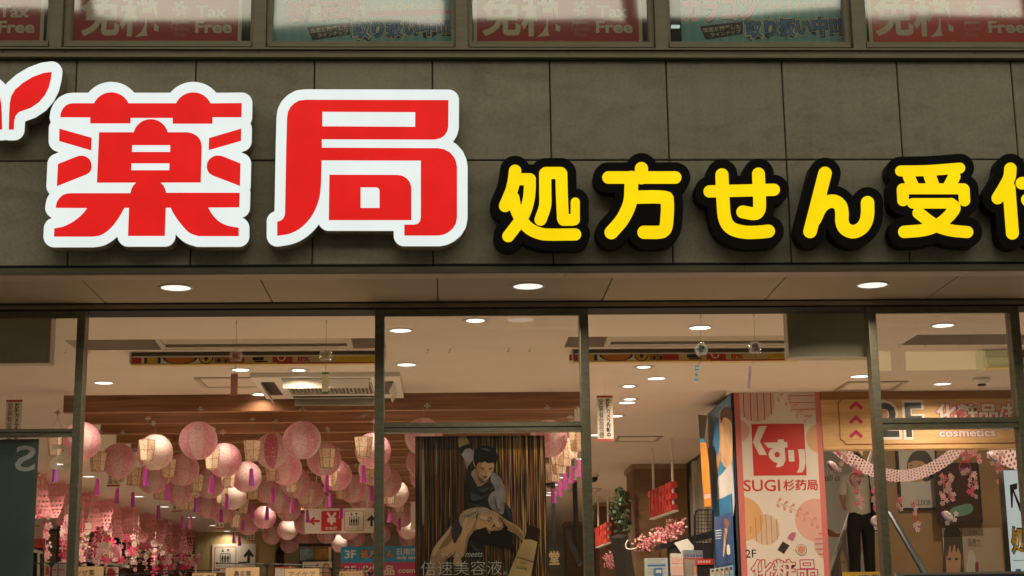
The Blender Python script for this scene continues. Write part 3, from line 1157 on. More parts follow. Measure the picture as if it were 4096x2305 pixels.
def lens_poster(x0, x1, ox, k, label, first):
    t = thing('poster', label, 'poster', (atY((x0 + x1) / 2, 100, YP).x, YP, 4.2), 'teal lens posters in the upper windows')
    X0, X1, Z0, _ = rect(x0, 60, x1, 168, YP)
    mb = MB()
    mb.box(X0, X1, YP, YP + 0.004, Z0, Z0 + 0.62, M_TEAL)
    mb.build('sheet', None, t)
    mb = MB()
    x = X0 + 0.02
    while x < X1 - 0.03:
        mb.add([(x, YP - 0.0004, Z0), (x + 0.021, YP - 0.0004, Z0), (x + 0.021, YP - 0.0004, Z0 + 0.62), (x, YP - 0.0004, Z0 + 0.62)], [(0, 1, 2, 3)], M_TEAL2)
        x += 0.0425
    mb.build('printed_stripes', None, t)
    S_ = lambda a: a * 3.481 / k if False else a
    y = YP - 0.001

    def tx(mb, body, a0, b0, a1, b1, yy, m, **kw):
        return tpx(mb, body, ox + a0 / k, b0 / k, ox + a1 / k, b1 / k, yy, m, **kw)

    # the crops' coordinates are those of the first poster (scale 3.481); the second is mapped on it
    sc = 3.481
    q = lambda a: (a - 515) * 1.0
    def U(a, b):
        if first:
            return 1080 + a / sc, b / sc
        return 2640 + (490 + (a - 515) * 0.875) / 3.067, (325 + (b - 378) * 0.885) / 3.067

    def T(body, a0, b0, a1, b1, yy, m, **kw):
        p, r = U(a0, b0), U(a1, b1)
        return tpx(mb, body, p[0], p[1], r[0], r[1], yy, m, **kw)
    rot = 0.075
    mb = MB()
    head = '美瞳在2階' if first else 'カラコン'
    if first:
        T(head, 225, -20, 1325, 290, y + 0.0005, M_INK, bold=0.10, rot=rot, ref=0.02)
        T(head, 225, -20, 1325, 275, y + 0.0002, M_PCRM, bold=0.06, rot=rot, ref=0.02)
        T(head, 225, -20, 1325, 275, y, M_PINK, bold=0.03, rot=rot, ref=0.02)
    else:
        for m, b_, d in ((M_INK, .10, .0005), (M_PCRM, .065, .0002), (M_PINK2, .03, 0)):
            tpx(mb, head, 2640 + 285 / 3.067, -15, 2640 + 1180 / 3.067, 82, y + d, m, bold=b_, rot=0.03, ref=0.02)
    mb.build('lettering', None, t)
    mb = MB()
    if first:
        T('Color Contact Lens', 1420, 30, 2430, 140, y, M_PCRM, bold=0.03, rot=0.03)
        ppx(mb, [U(1380, 165), U(2510, 130), U(2510, 200), U(1370, 238)], y + 0.0004, M_PINK)
    else:
        tpx(mb, 'Color Contact Lens', 2640 + 1260 / 3.067, 2, 2640 + 2130 / 3.067, 34, y, M_PCRM, bold=0.03, rot=0.03)
    mb.build('lettering', None, t)
    mb = MB()
    ppx(mb, [U(515, 378), U(1115, 308), U(1115, 482), U(595, 567)], y + 0.0004, M_INK)
    T('当店が厳選した', 560, 372, 1090, 438, y, M_PCRM, bold=0.02, rot=0.11)
    T('ラインナップ', 662, 442, 1090, 500, y, M_PCRM, bold=0.02, rot=0.13)
    mb.build('printed_banner', None, t)
    mb = MB()
    for m, b_, d, g in ((M_INK, .15, .0007, 10), (M_PCRM, .10, .0005, 0), (M_INK, .065, .0002, 0), (M_PBLUE, .02, 0, 0)):
        T('取り扱い中!!!', 1150, 268 + g, 2500, 512 + g, y + d, m, bold=b_, rot=0.05, ref=0.02)
    mb.build('lettering', None, t)
    mb = MB()
    for a, b, r in ((465, 362, 24), (508, 410, 13), (2450, 470, 30), (1080, 525, 12)):
        pts = []
        for i in range(8):
            rr = r if i % 2 == 0 else r * 0.35
            an = i * PI / 4 + 0.4
            pts.append(U(a + rr * math.cos(an), b + rr * math.sin(an)))
        ppx(mb, pts, y, M_PSTAR)
    mb.build('printed_star', None, t)


lens_poster(1088, 1803, 1080, 3.481, 'teal striped contact lens poster with red heading, second upper window from left', True)
lens_poster(2726, 3366, 2640, 3.067, 'teal striped contact lens poster with pink heading, beside a lit gap', False)
mb = MB()
X0, X1, Z0, Z1 = rect(2686, 100, 2720, 108, 0.4)
mb.box(X0, X1, 0.40, 0.42, Z0, Z1, EM('shelf_light', rgb=(200, 225, 220), strength=0.9))
o = mb.build('shelf_light', None)
tag(o, 'thin bright shelf light seen in the gap beside the pink headed lens poster', 'lamp')


# ------------------------------------------------------------------ wooden slats under the rear ceiling
M_SLAT = wood('slat_wood', (120, 80, 52), (168, 120, 82), scale=(0.35, 1, 9), freq=5)
for i in range(25):
    y = 3.80 + 0.573 * i
    if y > 17.9: break
    mb = MB()
    mb.box(-2.52, 0.90, 0, 0.045, 0, 0.148)
    o = mb.build('slat', M_SLAT, CEIL, local=True, loc=(0, y, 3.05))
    bv = o.modifiers.new('edge', 'BEVEL')
    bv.width, bv.segments = 0.004, 1

# tan end wall and other partitions
structure('partition_wall', MB().box(-3.98, -2.70, 18.62, 18.9, 0, ZC2), P('tan_wall', base=(0.42, 0.33, 0.16), rough=0.8, var=0.04, scale=2))
structure('partition_wall', MB().box(-2.70, 2.36, 20.2, 20.4, 0, ZC2), P('cream_wall', base=(0.50, 0.44, 0.33), rough=0.8))
structure('partition_wall', MB().box(2.36, 2.50, 9.6, 26, 0, 5.3), M_WALL)
M_BROWN = P('brown_wallcover', base=(0.20, 0.115, 0.055), rough=0.75, var=0.18, scale=9)
M_BROWN2 = P('brown_wallcover_dark', base=(0.15, 0.072, 0.038), rough=0.75, var=0.15, scale=9)
for x0, x1, y0, y1, m, lab in ((1.84, 2.36, 8.9, 9.55, M_BROWN, 'nearest brown papered column, holding the ivy board'), (1.93, 2.36, 13.6, 14.2, M_BROWN2, 'dark brown column behind the farther red sign'),
                               (1.78, 2.30, 17.2, 17.7, M_BROWN, 'farthest brown column seen left of the post')):
    t = thing('column', lab, 'column', (x0, y0, 0), 'brown columns in the shop')
    MB().box(x0, x1, y0, y1, 0, ZC2 - 0.05).build('shaft', m, t)
    MB().box(x0 - 0.02, x1, y0 - 0.02, y1 + 0.02, ZC2 - 0.049, ZC2 - 0.001).build('capital', P('column_trim', base=(0.30, 0.2, 0.12), rough=0.6), t)
# panelled side wall right of the aisle
t = thing('side_panel_wall', 'grey panelled side wall with pale upright strips beside the pillar', 'wall', (2.36, 4.75, 0))
MB().box(2.40, 2.50, 4.8, 8.9, 0, ZC2 - 0.001).build('backing', P('grey_panel', base=(0.30, 0.28, 0.24), rough=0.7), t)
for k in range(7):
    y = 4.85 + 0.6 * k
    MB().box(2.362, 2.399, y, y + 0.10, 0, ZC2 - 0.02).build('upright_strip', P('pale_strip', base=(0.55, 0.50, 0.42), rough=0.6), t)
    MB().box(2.385, 2.399, y + 0.14, y + 0.5, 0, ZC2 - 0.15).build('panel', P('grey_panel2', base=(0.36, 0.33, 0.28), rough=0.7), t)

# ------------------------------------------------------------------ ceiling fittings
def air_curtain(x0, x1, label):
    t = thing('air_curtain', label, 'air curtain', ((x0 + x1) / 2, 1.86, ZC), 'air curtains in the ceiling recesses')
    prof = [(1.735, 3.40), (1.735, 3.19), (1.745, 3.172), (1.765, 3.163), (1.895, 3.158), (1.898, 3.176), (1.935, 3.176), (1.938, 3.150), (1.945, 3.146), (1.985, 3.147), (1.992, 3.155), (1.992, 3.40)]
    mb = MB()
    n = len(prof)
    mb.add([(x0 + 0.012, a, b) for a, b in prof] + [(x1 - 0.012, a, b) for a, b in prof], [(i, i + 1, n + i + 1, n + i) for i in range(n - 1)])
    mb.build('housing', P('air_curtain_beige', base=(0.40, 0.35, 0.27), rough=0.6), t)
    for a, b in ((x0, x0 + 0.03), (x1 - 0.03, x1)):
        mb = MB()
        pr = [(1.73, 3.39), (1.73, 3.185), (1.75, 3.163), (1.78, 3.155), (1.93, 3.147), (1.985, 3.141), (1.997, 3.15), (1.997, 3.39)]
        m = len(pr)
        mb.add([(a, p, q) for p, q in pr] + [(b, p, q) for p, q in pr], [tuple(range(m)), tuple(range(2 * m - 1, m - 1, -1))] + [(i, (i + 1) % m, m + (i + 1) % m, m + i) for i in range(m)])
        mb.build('end_cap', P('air_curtain_beige', base=(0.40, 0.35, 0.27), rough=0.6), t)
    MB().box(x0 + 0.03, x1 - 0.03, 1.899, 1.934, 3.172, 3.175).build('outlet_slot', M_BLACK, t)


air_curtain(atZ(632, 1380, 3.15).x, atZ(1410, 1380, 3.15).x, 'long cream air curtain unit in the left ceiling recess')
air_curtain(atZ(2424, 1365, 3.15).x, 1.97, 'long cream air curtain unit in the right ceiling recess')

M_YEL = P('banner_yellow', base=(0.62, 0.40, 0.03), rough=0.5)
M_BRED = P('banner_red', base=(0.42, 0.03, 0.03), rough=0.5)
M_BORG = P('banner_orange', base=(0.52, 0.17, 0.02), rough=0.5)
M_BEIGE = P('banner_beige', base=(0.55, 0.42, 0.18), rough=0.5)
M_INKB = P('banner_black', base=(0.02, 0.018, 0.015), rough=0.5)
M_BWHT = P('banner_white', base=(0.66, 0.62, 0.52), rough=0.5)
M_RAIL = P('grey_rail', base=(0.16, 0.14, 0.11), rough=0.5)


def banner(x0, x1, label, k, sh):
    """rolled sale banner in its case; k: metres of print per crop unit, sh: crop x of the left end"""
    YB = 2.10
    t = thing('banner_roll', label, 'banner', (x0, YB, ZC), 'rolled sale banners under the ceiling')
    mb = MB()
    mb.box(x0, x1, YB - 0.005, YB + 0.10, 3.128, ZC - 0.0005)
    mb.box(x0, x1, YB - 0.009, YB + 0.10, 3.140, 3.1425)
    mb.box(x0, x1, YB - 0.009, YB + 0.10, 3.133, 3.1355)
    mb.build('rail', M_RAIL, t)
    MB().box(x0 + 0.01, x1, YB - 0.016, YB - 0.001, 3.120, 3.127).build('hem_bar', M_BWHT, t)
    MB().box(x0 - 0.008, x0, YB - 0.02, YB + 0.1, 3.085, ZC - 0.0005).build('end_bracket', M_BWHT, t)
    zt, zb = 3.1195, 3.078
    mb = MB()
    mb.box(x0, x1, YB - 0.012, YB + 0.05, zb, zt, M_BEIGE)
    mb.build('roll', None, t)
    y = YB - 0.0125
    W = lambda u: x0 + (u - sh) * k
    H = zt - zb
    mb = MB()

    def sl(a, b, c, d, m, dy=0.0):
        mb.add([(W(a), y - dy, zb + H * c), (W(b), y - dy, zb + H * c), (W(b), y - dy, zb + H * d), (W(a), y - dy, zb + H * d)], [(0, 1, 2, 3)], m)

    def bowl(cx, rx, m, dy, h=0.93):
        mb.add([(W(cx + rx * math.cos(a)), y - dy, zt - 0.001 - H * h * abs(math.sin(a))) for a in [PI * i / 16 for i in range(17)]], [tuple(range(17))], m)
    for a, b, m in ((78, 172, M_BRED), (172, 200, M_BWHT), (200, 228, M_INKB), (228, 335, M_YEL), (335, 365, M_INKB), (365, 760, M_BWHT), (1040, 1205, M_BRED), (1490, 1690, M_BRED), (2120, 2560, M_YEL)):
        sl(a, b, 0.2, 1, m)
    sl(470, 1530, 0, 0.2, M_YEL)
    sl(1530, 2560, 0, 0.2, M_BRED)
    bowl(560, 175, M_INKB, .0003)
    bowl(560, 150, M_BORG, .0006, .84)
    bowl(820, 75, M_INKB, .0003)
    bowl(820, 62, M_YEL, .0006, .8)
    bowl(820, 22, M_INKB, .0009, .5)
    for a in (905, 975):
        sl(a, a + 62, .24, 1, M_INKB, .0003)
        sl(a + 6, a + 30, .28, .96, M_BORG, .0006)
        sl(a + 6, a + 56, .72, .96, M_BORG, .0006)
    sl(1290, 1400, .5, .95, M_INKB, .0003)
    sl(1310, 1440, .25, .45, M_INKB, .0003)
    bowl(1580, 45, M_BWHT, .0003, .6)
    bowl(1580, 30, M_BRED, .0006, .45)
    put_text(mb, '8%', W(1740), zb + H * .3, W(1870), zt - .002, y - .0004, M_BRED, bold=0.03)
    put_text(mb, 'have a tax exemption rate of 8%', W(2190), zt - .014, W(2460), zt - .007, y - .0004, M_INKB)
    mb.build('print', None, t)


kk = (atY(1498, 1420, 2.1).x - atY(527, 1420, 2.1).x) / (2520 - 68)
banner(atY(527, 1420, 2.1).x, atY(1540, 1420, 2.1).x, 'rolled yellow and red sale banner under the ceiling over the left doorway', kk, 68)
banner(atY(2292, 1410, 2.1).x, 2.0, 'rolled yellow and red sale banner under the ceiling over the right doorway', kk * 1.0, 120)
# the third banner, side view of its case in the right bay
t = thing('banner_roll', 'white rolled banner with yellow hem behind the right glass panel', 'banner', (atY(3935, 1410, 2.2).x, 2.2, ZC), 'rolled sale banners under the ceiling')
x0 = atY(3935, 1410, 2.2).x
MB().box(x0, x0 + 1.2, 2.2, 2.3, 3.115, ZC - 0.001).build('rail', M_RAIL, t)
MB().tube([(x0 + 0.03, 2.23, 3.085), (x0 + 1.2, 2.23, 3.085)], 0.03, 14).build('roll', M_BWHT, t)
MB().box(x0 + 0.02, x0 + 1.2, 2.195, 2.25, 3.042, 3.053).build('hem_bar', M_YEL, t)
MB().box(x0 - 0.012, x0, 2.18, 2.32, 3.04, ZC - 0.001).build('end_bracket', M_BWHT, t)

# cassette air conditioner
c = atZ(1322, 1536, ZC)
ax, ay = c.x, c.y
t = thing('air_conditioner', 'four way ceiling air conditioner with open flaps above the left doorway', 'air conditioner', (ax, ay, ZC))
h = 0.45
mb = MB()
for a, b, c_, d in ((-h, h, -h, -0.27), (-h, h, 0.27, h), (-h, -0.27, -0.27, 0.27), (0.27, h, -0.27, 0.27)):
    mb.box(a, b, c_, d, -0.028, -0.001)
o = mb.build('panel', M_WHITE, t, local=True)
MB().box(-0.27, 0.27, -0.27, 0.27, -0.012, -0.002).build('intake', M_BLACK, t, local=True)
mb = MB()
for k in range(22):
    x = -0.262 + 0.0247 * k
    mb.box(x, x + 0.008, -0.262, 0.262, -0.026, -0.014)
for k in range(5):
    y = -0.262 + 0.128 * k
    mb.box(-0.262, 0.262, y, y + 0.008, -0.0285, -0.0265)
mb.build('grille', P('grille_grey', base=(0.42, 0.39, 0.33), rough=0.5), t, local=True)
for ang in range(4):
    a = ang * PI / 2
    mb = MB()
    mb.box(-0.27, 0.27, -0.405, -0.325, -0.0295, -0.0285)
    o = mb.build('outlet', M_BLACK, t, local=True)
    o.rotation_euler = (0, 0, a)
    mb = MB()
    mb.add([(-0.26, -0.41, -0.033), (0.26, -0.41, -0.033), (0.26, -0.385, -0.085), (-0.26, -0.385, -0.085), (-0.26, -0.404, -0.033), (0.26, -0.404, -0.033), (0.26, -0.379, -0.085), (-0.26, -0.379, -0.085)],
           [(0, 1, 2, 3), (5, 4, 7, 6), (0, 4, 5, 1), (3, 2, 6, 7), (1, 5, 6, 2), (4, 0, 3, 7)])
    o = mb.build('flap', M_WHITE, t, local=True)
    o.rotation_euler = (0, 0, a)

# access hatches in the ceilings
M_HATCH = P('hatch_frame', base=(0.42, 0.38, 0.31), rough=0.4, metal=0.3)
for pts, Z, lab in (([(775, 1510), (1038, 1508), (1066, 1547), (818, 1549)], ZC, 'aluminium framed ceiling hatch left of the air conditioner'),
                    ([(3396, 1526), (3632, 1526), (3565, 1559), (3334, 1561)], ZC, 'aluminium framed ceiling hatch behind the right post'),
                    ([(2472, 1746), (2653, 1744), (2629, 1764), (2454, 1766)], ZC2, 'aluminium framed ceiling hatch above the nearer red sign'),
                    ([(2290, 1955), (2407, 1953), (2395, 1965), (2271, 1967)], ZC2, 'aluminium framed ceiling hatch far back beside the post')):
    w = [atZ(x, y, Z) for x, y in pts]
    xs_, ys_ = [p.x for p in w], [p.y for p in w]
    x0, x1, y0, y1 = min(xs_[0], xs_[3]), max(xs_[1], xs_[2]), min(ys_[:2]), max(ys_[2:])
    if pts[0][0] > 3000: x0, x1 = min(xs_), max(xs_)
    if y0 > y1: y0, y1 = y1, y0
    t = thing('ceiling_hatch', lab, 'hatch', ((x0 + x1) / 2, (y0 + y1) / 2, Z), 'hatches in the ceiling')
    mb = MB()
    for a, b, c_, d in ((x0, x1, y0, y0 + 0.03), (x0, x1, y1 - 0.03, y1), (x0, x0 + 0.03, y0 + .03, y1 - .03), (x1 - 0.03, x1, y0 + .03, y1 - .03)):
        mb.box(a, b, c_, d, Z - 0.007, Z - 0.001)
    mb.build('frame', M_HATCH, t)
    MB().box(x0 + 0.034, x1 - 0.034, y0 + 0.034, y1 - 0.034, Z - 0.004, Z - 0.001).build('lid', M_CEIL, t)

# little wire hooks and a smoke detector
for px, py, lab in ((265, 1398, 'wire ceiling hook left of the left post'), (358, 1400, 'wire ceiling hook just right of the left post'), (1712, 1397, 'wire ceiling hook in the middle bay, first of four'),
                    (1800, 1396, 'wire ceiling hook in the middle bay, second of four'), (2036, 1394, 'wire ceiling hook in the middle bay, third of four'), (2120, 1393, 'wire ceiling hook in the middle bay, fourth of four'),
                    (3600, 1375, 'wire ceiling hook in the right bay, left one'), (3705, 1372, 'wire ceiling hook in the right bay, right one')):
    c = atZ(px, py, ZC)
    t = thing('ceiling_hook', lab, 'hook', tuple(c), 'wire hooks in the ceiling')
    MB().box(-0.007, 0.007, -0.004, 0.004, -0.003, -0.0003).build('base', M_WHITE, t, local=True)
    MB().tube([(0, 0, -0.002), (0, 0, -0.014)] + [(-0.006 + 0.006 * math.cos(a), 0, -0.014 - 0.006 * math.sin(a)) for a in (0.6, 1.2, 1.8, 2.4, 3.0)], 0.0011, 5).build('wire', M_BLACK, t, local=True)
c = atZ(3925, 1512, ZC)
t = thing('smoke_detector', 'white round smoke detector on the ceiling of the right bay', 'detector', tuple(c))
MB().lathe([(0.055, -0.001), (0.055, -0.018), (0.04, -0.035), (0.028, -0.04), (0.0005, -0.04)], 24).build('base', M_WHITE, t, local=True, smooth=False)
MB().lathe([(0.026, -0.0405), (0.026, -0.052), (0.0005, -0.054)], 16).build('chamber', M_BLACK, t, local=True)
for px, py, lab in ((2372, 1905, 'black dome camera on the ceiling right beside the post'), (2201, 1928, 'black dome camera on the ceiling right of the poster'), (863, 2140, 'black dome camera at the tan wall')):
    c = atZ(px, py - 8, ZC2)
    t = thing('dome_camera', lab, 'camera', tuple(c), 'dome cameras on the ceiling')
    MB().lathe([(0.06, -0.001), (0.06, -0.03), (0.052, -0.034)], 20).build('base', M_WHITE, t, local=True)
    MB().lathe([(0.05, -0.034), (0.046, -0.06), (0.03, -0.08), (0.0005, -0.087)], 20).build('dome', P('dome_black', base=(0.015, 0.015, 0.015), rough=0.1), t, local=True, smooth=True)

# grey boards behind the head of the shopfront
M_BOARD = P('board_grey', base=(0.38, 0.36, 0.26), rough=0.6, var=0.12, scale=6)
M_BRIM = P('board_rim', base=(0.45, 0.40, 0.31), rough=0.5)
for x0, x1, y0, y1, lab in ((-260, 198, 1268, 1448, 'dark grey board with pale rim behind the left glass panel'), (3155, 3490, 1246, 1424, 'dark grey board with pale rim left of the right post')):
    X0, X1, Z0, Z1 = rect(x0, y0, x1, y1, 0.86)
    t = thing('hanging_board', lab, 'board', ((X0 + X1) / 2, 0.86, Z0), 'grey boards hung behind the shopfront')
    MB().box(X0, X1, 0.86, 0.94, Z0, ZC - 0.001 if Z1 > ZC else Z1 + 0.03).build('panel', M_BOARD, t)
    mb = MB()
    mb.box(X0 - 0.006, X0 - 0.0005, 0.857, 0.945, Z0 - 0.006, Z1 + 0.03)
    mb.box(X1 + 0.0005, X1 + 0.006, 0.857, 0.945, Z0 - 0.006, Z1 + 0.03)
    mb.box(X0 - 0.0005, X1 + 0.0005, 0.857, 0.945, Z0 - 0.008, Z0 - 0.0005)
    mb.build('rim', M_BRIM, t)

# ------------------------------------------------------------------ wind chimes
GL_B = glass_mat('chime_glass', refl=0.03, edge=0.4, tint=(0.96, 0.96, 0.95), milk=0.10)
for i, (top, bowl, strip, col, scol, pale, lab) in enumerate((
        ((946, 1282), (944, 1424, 55), (937, 1539, 28, 90), (150, 95, 90), (172, 118, 106), None, 'glass wind chime with pink flower and dusty rose paper strip'),
        ((1306, 1280), (1304, 1421, 54), (1301, 1532, 26, 88), (140, 140, 80), (160, 155, 125), (70, 100, 45), 'glass wind chime with green flower and pale green paper strip'),
        ((2803, 1258), (2805, 1398, 54), (2791, 1496, 19, 68), (90, 125, 130), (70, 125, 150), (150, 165, 170), 'glass wind chime with blue flower and blue paper strip'),
        ((3016, 1253), (3020, 1392, 54), (3003, 1510, 11, 90), (85, 55, 95), (150, 130, 150), None, 'glass wind chime with purple flower and thin lilac strip'))):
    T0 = atZ(*top, ZC)
    YC = T0.y
    B0 = atY(bowl[0], bowl[1], YC)
    r = (atY(bowl[0] + bowl[2] / 2, bowl[1], YC) - B0).x
    t = thing('wind_chime', lab, 'wind chime', tuple(T0), 'glass wind chimes in the doorways')
    mb = MB()
    mb.tube([T0, (B0.x, YC, B0.z + r)], 0.0010, 5)
    mb.build('cord', P('chime_cord', base=(0.35, 0.28, 0.2)), t)
    MB().tube([T0, T0 - Vector((0.0, 0, 0.012)), T0 - Vector((0.003, 0, 0.017))], 0.0016, 5).build('hook', M_BLACK, t)
    mb = MB()
    pr = [(0.0035, r * 1.06), (0.004, r)] + [(r * math.sin(a), r * math.cos(a)) for a in [0.25 + 0.14 * k for k in range(15)]] + [(r * 0.80, -r * 0.72), (r * 0.82, -r * 0.78)]
    mb.lathe(pr, 26, tuple(B0))
    mb.build('glass_bowl', GL_B, t, smooth=True)
    mb = MB()
    mb.lathe([(r * 0.80, -r * 0.755), (r * 0.835, -r * 0.775), (r * 0.80, -r * 0.795)], 24, tuple(B0))
    mb.build('bowl_rim', P('glass_rim', base=(0.7, 0.7, 0.68), rough=0.1), t)
    mb = MB()
    rnd = random.Random(i)
    for k in range(70):
        u = Vector((rnd.gauss(0, 1), rnd.gauss(0, 1), rnd.gauss(0, 1))).normalized() * r * rnd.uniform(0.35, 0.66)
        p = B0 + Vector((0, 0, 0.1 * r)) + u
        w = r * 0.10
        q = u.cross(Vector((0, 0, 1))).normalized() * w
        s_ = u.normalized().cross(q)
        mb.add([B0 + Vector((0, 0, .1 * r)) + u * 0.15, p + q, p + u * 0.3, p - q, p + s_, p - s_], [(0, 1, 2, 3), (0, 4, 2, 5)])
    mb.build('flower', P('chime_flower_%d' % i, rgb=tuple(min(255, int(v * 1.25)) for v in col), rough=0.8, trans=0.5), t)
    S0 = atY(strip[0], strip[1], YC)
    hw, hh = strip[2] * (r / bowl[2]), strip[3] * (r / bowl[2])
    MB().tube([(B0.x, YC, B0.z - 0.1 * r), (B0.x, YC, B0.z - 1.6 * r), (S0.x, YC, S0.z + hh)], [0.0012, 0.002, 0.001], 5).build('clapper', P('chime_cord', base=(0.35, 0.28, 0.2)), t)
    mb = MB()
    rows = 10
    tw = [0.0, 0.0, 0.8, -0.5][i]
    for k in range(rows + 1):
        f = k / rows
        a = tw * math.sin(f * 3)
        for s_ in (-1, 1):
            mb.v.append((S0.x + (0.0 if i < 2 else -0.012 * f) + s_ * hw * math.cos(a), YC + s_ * hw * math.sin(a), S0.z + hh * (1 - 2 * f)))
    for k in range(rows):
        mb.f.append([2 * k, 2 * k + 1, 2 * k + 3, 2 * k + 2])
        edge = pale and (k in ((0, rows - 1) if i == 1 else (1, 3, 4, 6, 7, 9)))
        mb.m.append(mb.mi(P('chime_strip_pale_%d' % i, rgb=pale, rough=0.8, trans=0.5) if edge else P('chime_strip_%d' % i, rgb=scol, rough=0.8, var=0.15, scale=60, trans=0.5)))
    mb.build('paper_strip', None, t)

# ------------------------------------------------------------------ camera notices
M_PAPER = P('notice_paper', base=(0.66, 0.61, 0.53), rough=0.5)
M_NRED = P('notice_red', base=(0.42, 0.035, 0.035), rough=0.5)
M_NINK = P('notice_ink', base=(0.015, 0.014, 0.013), rough=0.6)


def notice(px, py, h_px, label):
    """px,py: bottom centre of the card"""
    H = 0.295
    d = 6356 * H / h_px * 0.985
    Y = d * 0.975 - 6.7
    c = atY(px, py, Y)
    t = thing('camera_notice', label, 'notice', (c.x, Y, c.z), 'hanging camera notices')
    w = 0.051
    MB().box(-w, w, 0, 0.002, 0, H).build('card', M_PAPER, t, local=True)
    mb = MB()
    mb.box(-w - .0004, w + .0004, -0.0006, 0.0026, 0.001, 0.014)
    mb.box(-w - .0004, w + .0004, -0.0006, 0.0026, H - 0.014, H - 0.001)
    mb.build('border', M_NRED, t, local=True)
    mb = MB()
    put_text(mb, '\n'.join('防犯カメラ作動中'), 0.006, 0.022, 0.036, H - 0.022, -0.0006, M_NINK, bold=0.03, lines=0.9, res=2)
    put_text(mb, '\n'.join('安装有监视器'), -0.040, 0.022, -0.008, H - 0.022, -0.0006, M_NINK, bold=0.005, lines=0.95, res=2)
    mb.build('lettering', None, t, local=True)
    zc = ZC2 - c.z if Y > 3.7 else ZC - c.z
    if zc > H:
        MB().tube([(0, 0.001, H), (0, 0.001, zc)], 0.0012, 5).build('hanger', M_WHITE, t, local=True)


for px, py, hp, lab in ((2423, 1765, 178, 'white camera notice hanging right of the middle right post'), (48, 1783, 176, 'white camera notice hanging behind the left glass panel'),
                        (453, 1947, 138, 'white camera notice behind the globes, nearest the left post'), (708, 2048, 112, 'white camera notice among the pink nets and lantern tassels'),
                        (878, 2116, 94, 'white camera notice hanging before the tan wall, left of two'), (1003, 2165, 80, 'white camera notice hanging before the tan wall, right of two'),
                        (1098, 2202, 66, 'smallest white camera notice, right end of the tan wall'), (2283, 1928, 140, 'white camera notice among box lanterns left of the post')):
    notice(px, py, hp, lab)

# ------------------------------------------------------------------ paper globe lanterns
def paper_mat(name, base, line, amount, trans=0.58):
    m, nt, b = new_mat(name)
    tc = nt.nodes.new('ShaderNodeTexCoord')
    oi = nt.nodes.new('ShaderNodeObjectInfo')
    ad = nt.nodes.new('ShaderNodeVectorMath')
    cm = nt.nodes.new('ShaderNodeCombineXYZ')
    mu = nt.nodes.new('ShaderNodeMath')
    mu.operation = 'MULTIPLY'
    mu.inputs[1].default_value = 17.0
    nt.links.new(oi.outputs['Random'], mu.inputs[0])
    nt.links.new(mu.outputs[0], cm.inputs['X'])
    nt.links.new(mu.outputs[0], cm.inputs['Z'])
    nt.links.new(tc.outputs['Object'], ad.inputs[0])
    nt.links.new(cm.outputs[0], ad.inputs[1])
    vo = nt.nodes.new('ShaderNodeTexVoronoi')
    vo.inputs['Scale'].default_value = 58
    vo.feature = 'SMOOTH_F1'
    vo.inputs['Smoothness'].default_value = 0.2
    cr = nt.nodes.new('ShaderNodeValToRGB')
    e = cr.color_ramp.elements
    e[0].position, e[0].color = 0.28, (*line, 1)
    e[1].position, e[1].color = 0.28 + amount, (*base, 1)
    nt.links.new(ad.outputs[0], vo.inputs['Vector'])
    nt.links.new(vo.outputs['Distance'], cr.inputs['Fac'])
    nt.links.new(cr.outputs['Color'], b.inputs['Base Color'])
    b.inputs['Roughness'].default_value = 0.8
    tl = nt.nodes.new('ShaderNodeBsdfTranslucent')
    nt.links.new(cr.outputs['Color'], tl.inputs['Color'])
    mx = nt.nodes.new('ShaderNodeMixShader')
    mx.inputs['Fac'].default_value = trans
    nt.links.new(b.outputs[0], mx.inputs[1])
    nt.links.new(tl.outputs[0], mx.inputs[2])
    nt.links.new(mx.outputs[0], nt.nodes['Material Output'].inputs['Surface'])
    return m


PK = paper_mat('lantern_paper_pink', (0.77, 0.38, 0.46), (0.84, 0.60, 0.63), 0.16)
PW = paper_mat('lantern_paper_pale', (0.80, 0.63, 0.60), (0.72, 0.42, 0.46), 0.14)
PR = paper_mat('lantern_paper_rose', (0.60, 0.19, 0.26), (0.70, 0.45, 0.46), 0.12)
PWH = paper_mat('lantern_paper_white', (0.80, 0.70, 0.64), (0.72, 0.52, 0.50), 0.10)
M_CLIP = P('clear_clip', base=(0.55, 0.52, 0.47), rough=0.15, trans=0.5)
M_CORD = P('lantern_cord', base=(0.30, 0.24, 0.18), rough=0.8)
GR = 0.122


def gore(ns, r, mats, rot):
    """ribbed paper sphere with vertical gores; ribs puff between the hoops"""
    mb = MB()
    nl, nc = 40, 48
    for i in range(nl + 1):
        a = 0.30 + (PI - 0.50) * i / nl
        puff = 1.0 + (0.014 if i % 2 else -0.016)
        for k in range(nc):
            an = 2 * PI * k / nc + rot
            mb.v.append((r * puff * math.sin(a) * math.cos(an), r * puff * math.sin(a) * math.sin(an), r * puff * math.cos(a)))
    for i in range(nl):
        for k in range(nc):
            mb.f.append([i * nc + k, (i + 1) * nc + k, (i + 1) * nc + (k + 1) % nc, i * nc + (k + 1) % nc])
            mb.m.append(mb.mi(mats[(k * ns // nc) % len(mats)]))
    return mb.mesh('shade', None, True)


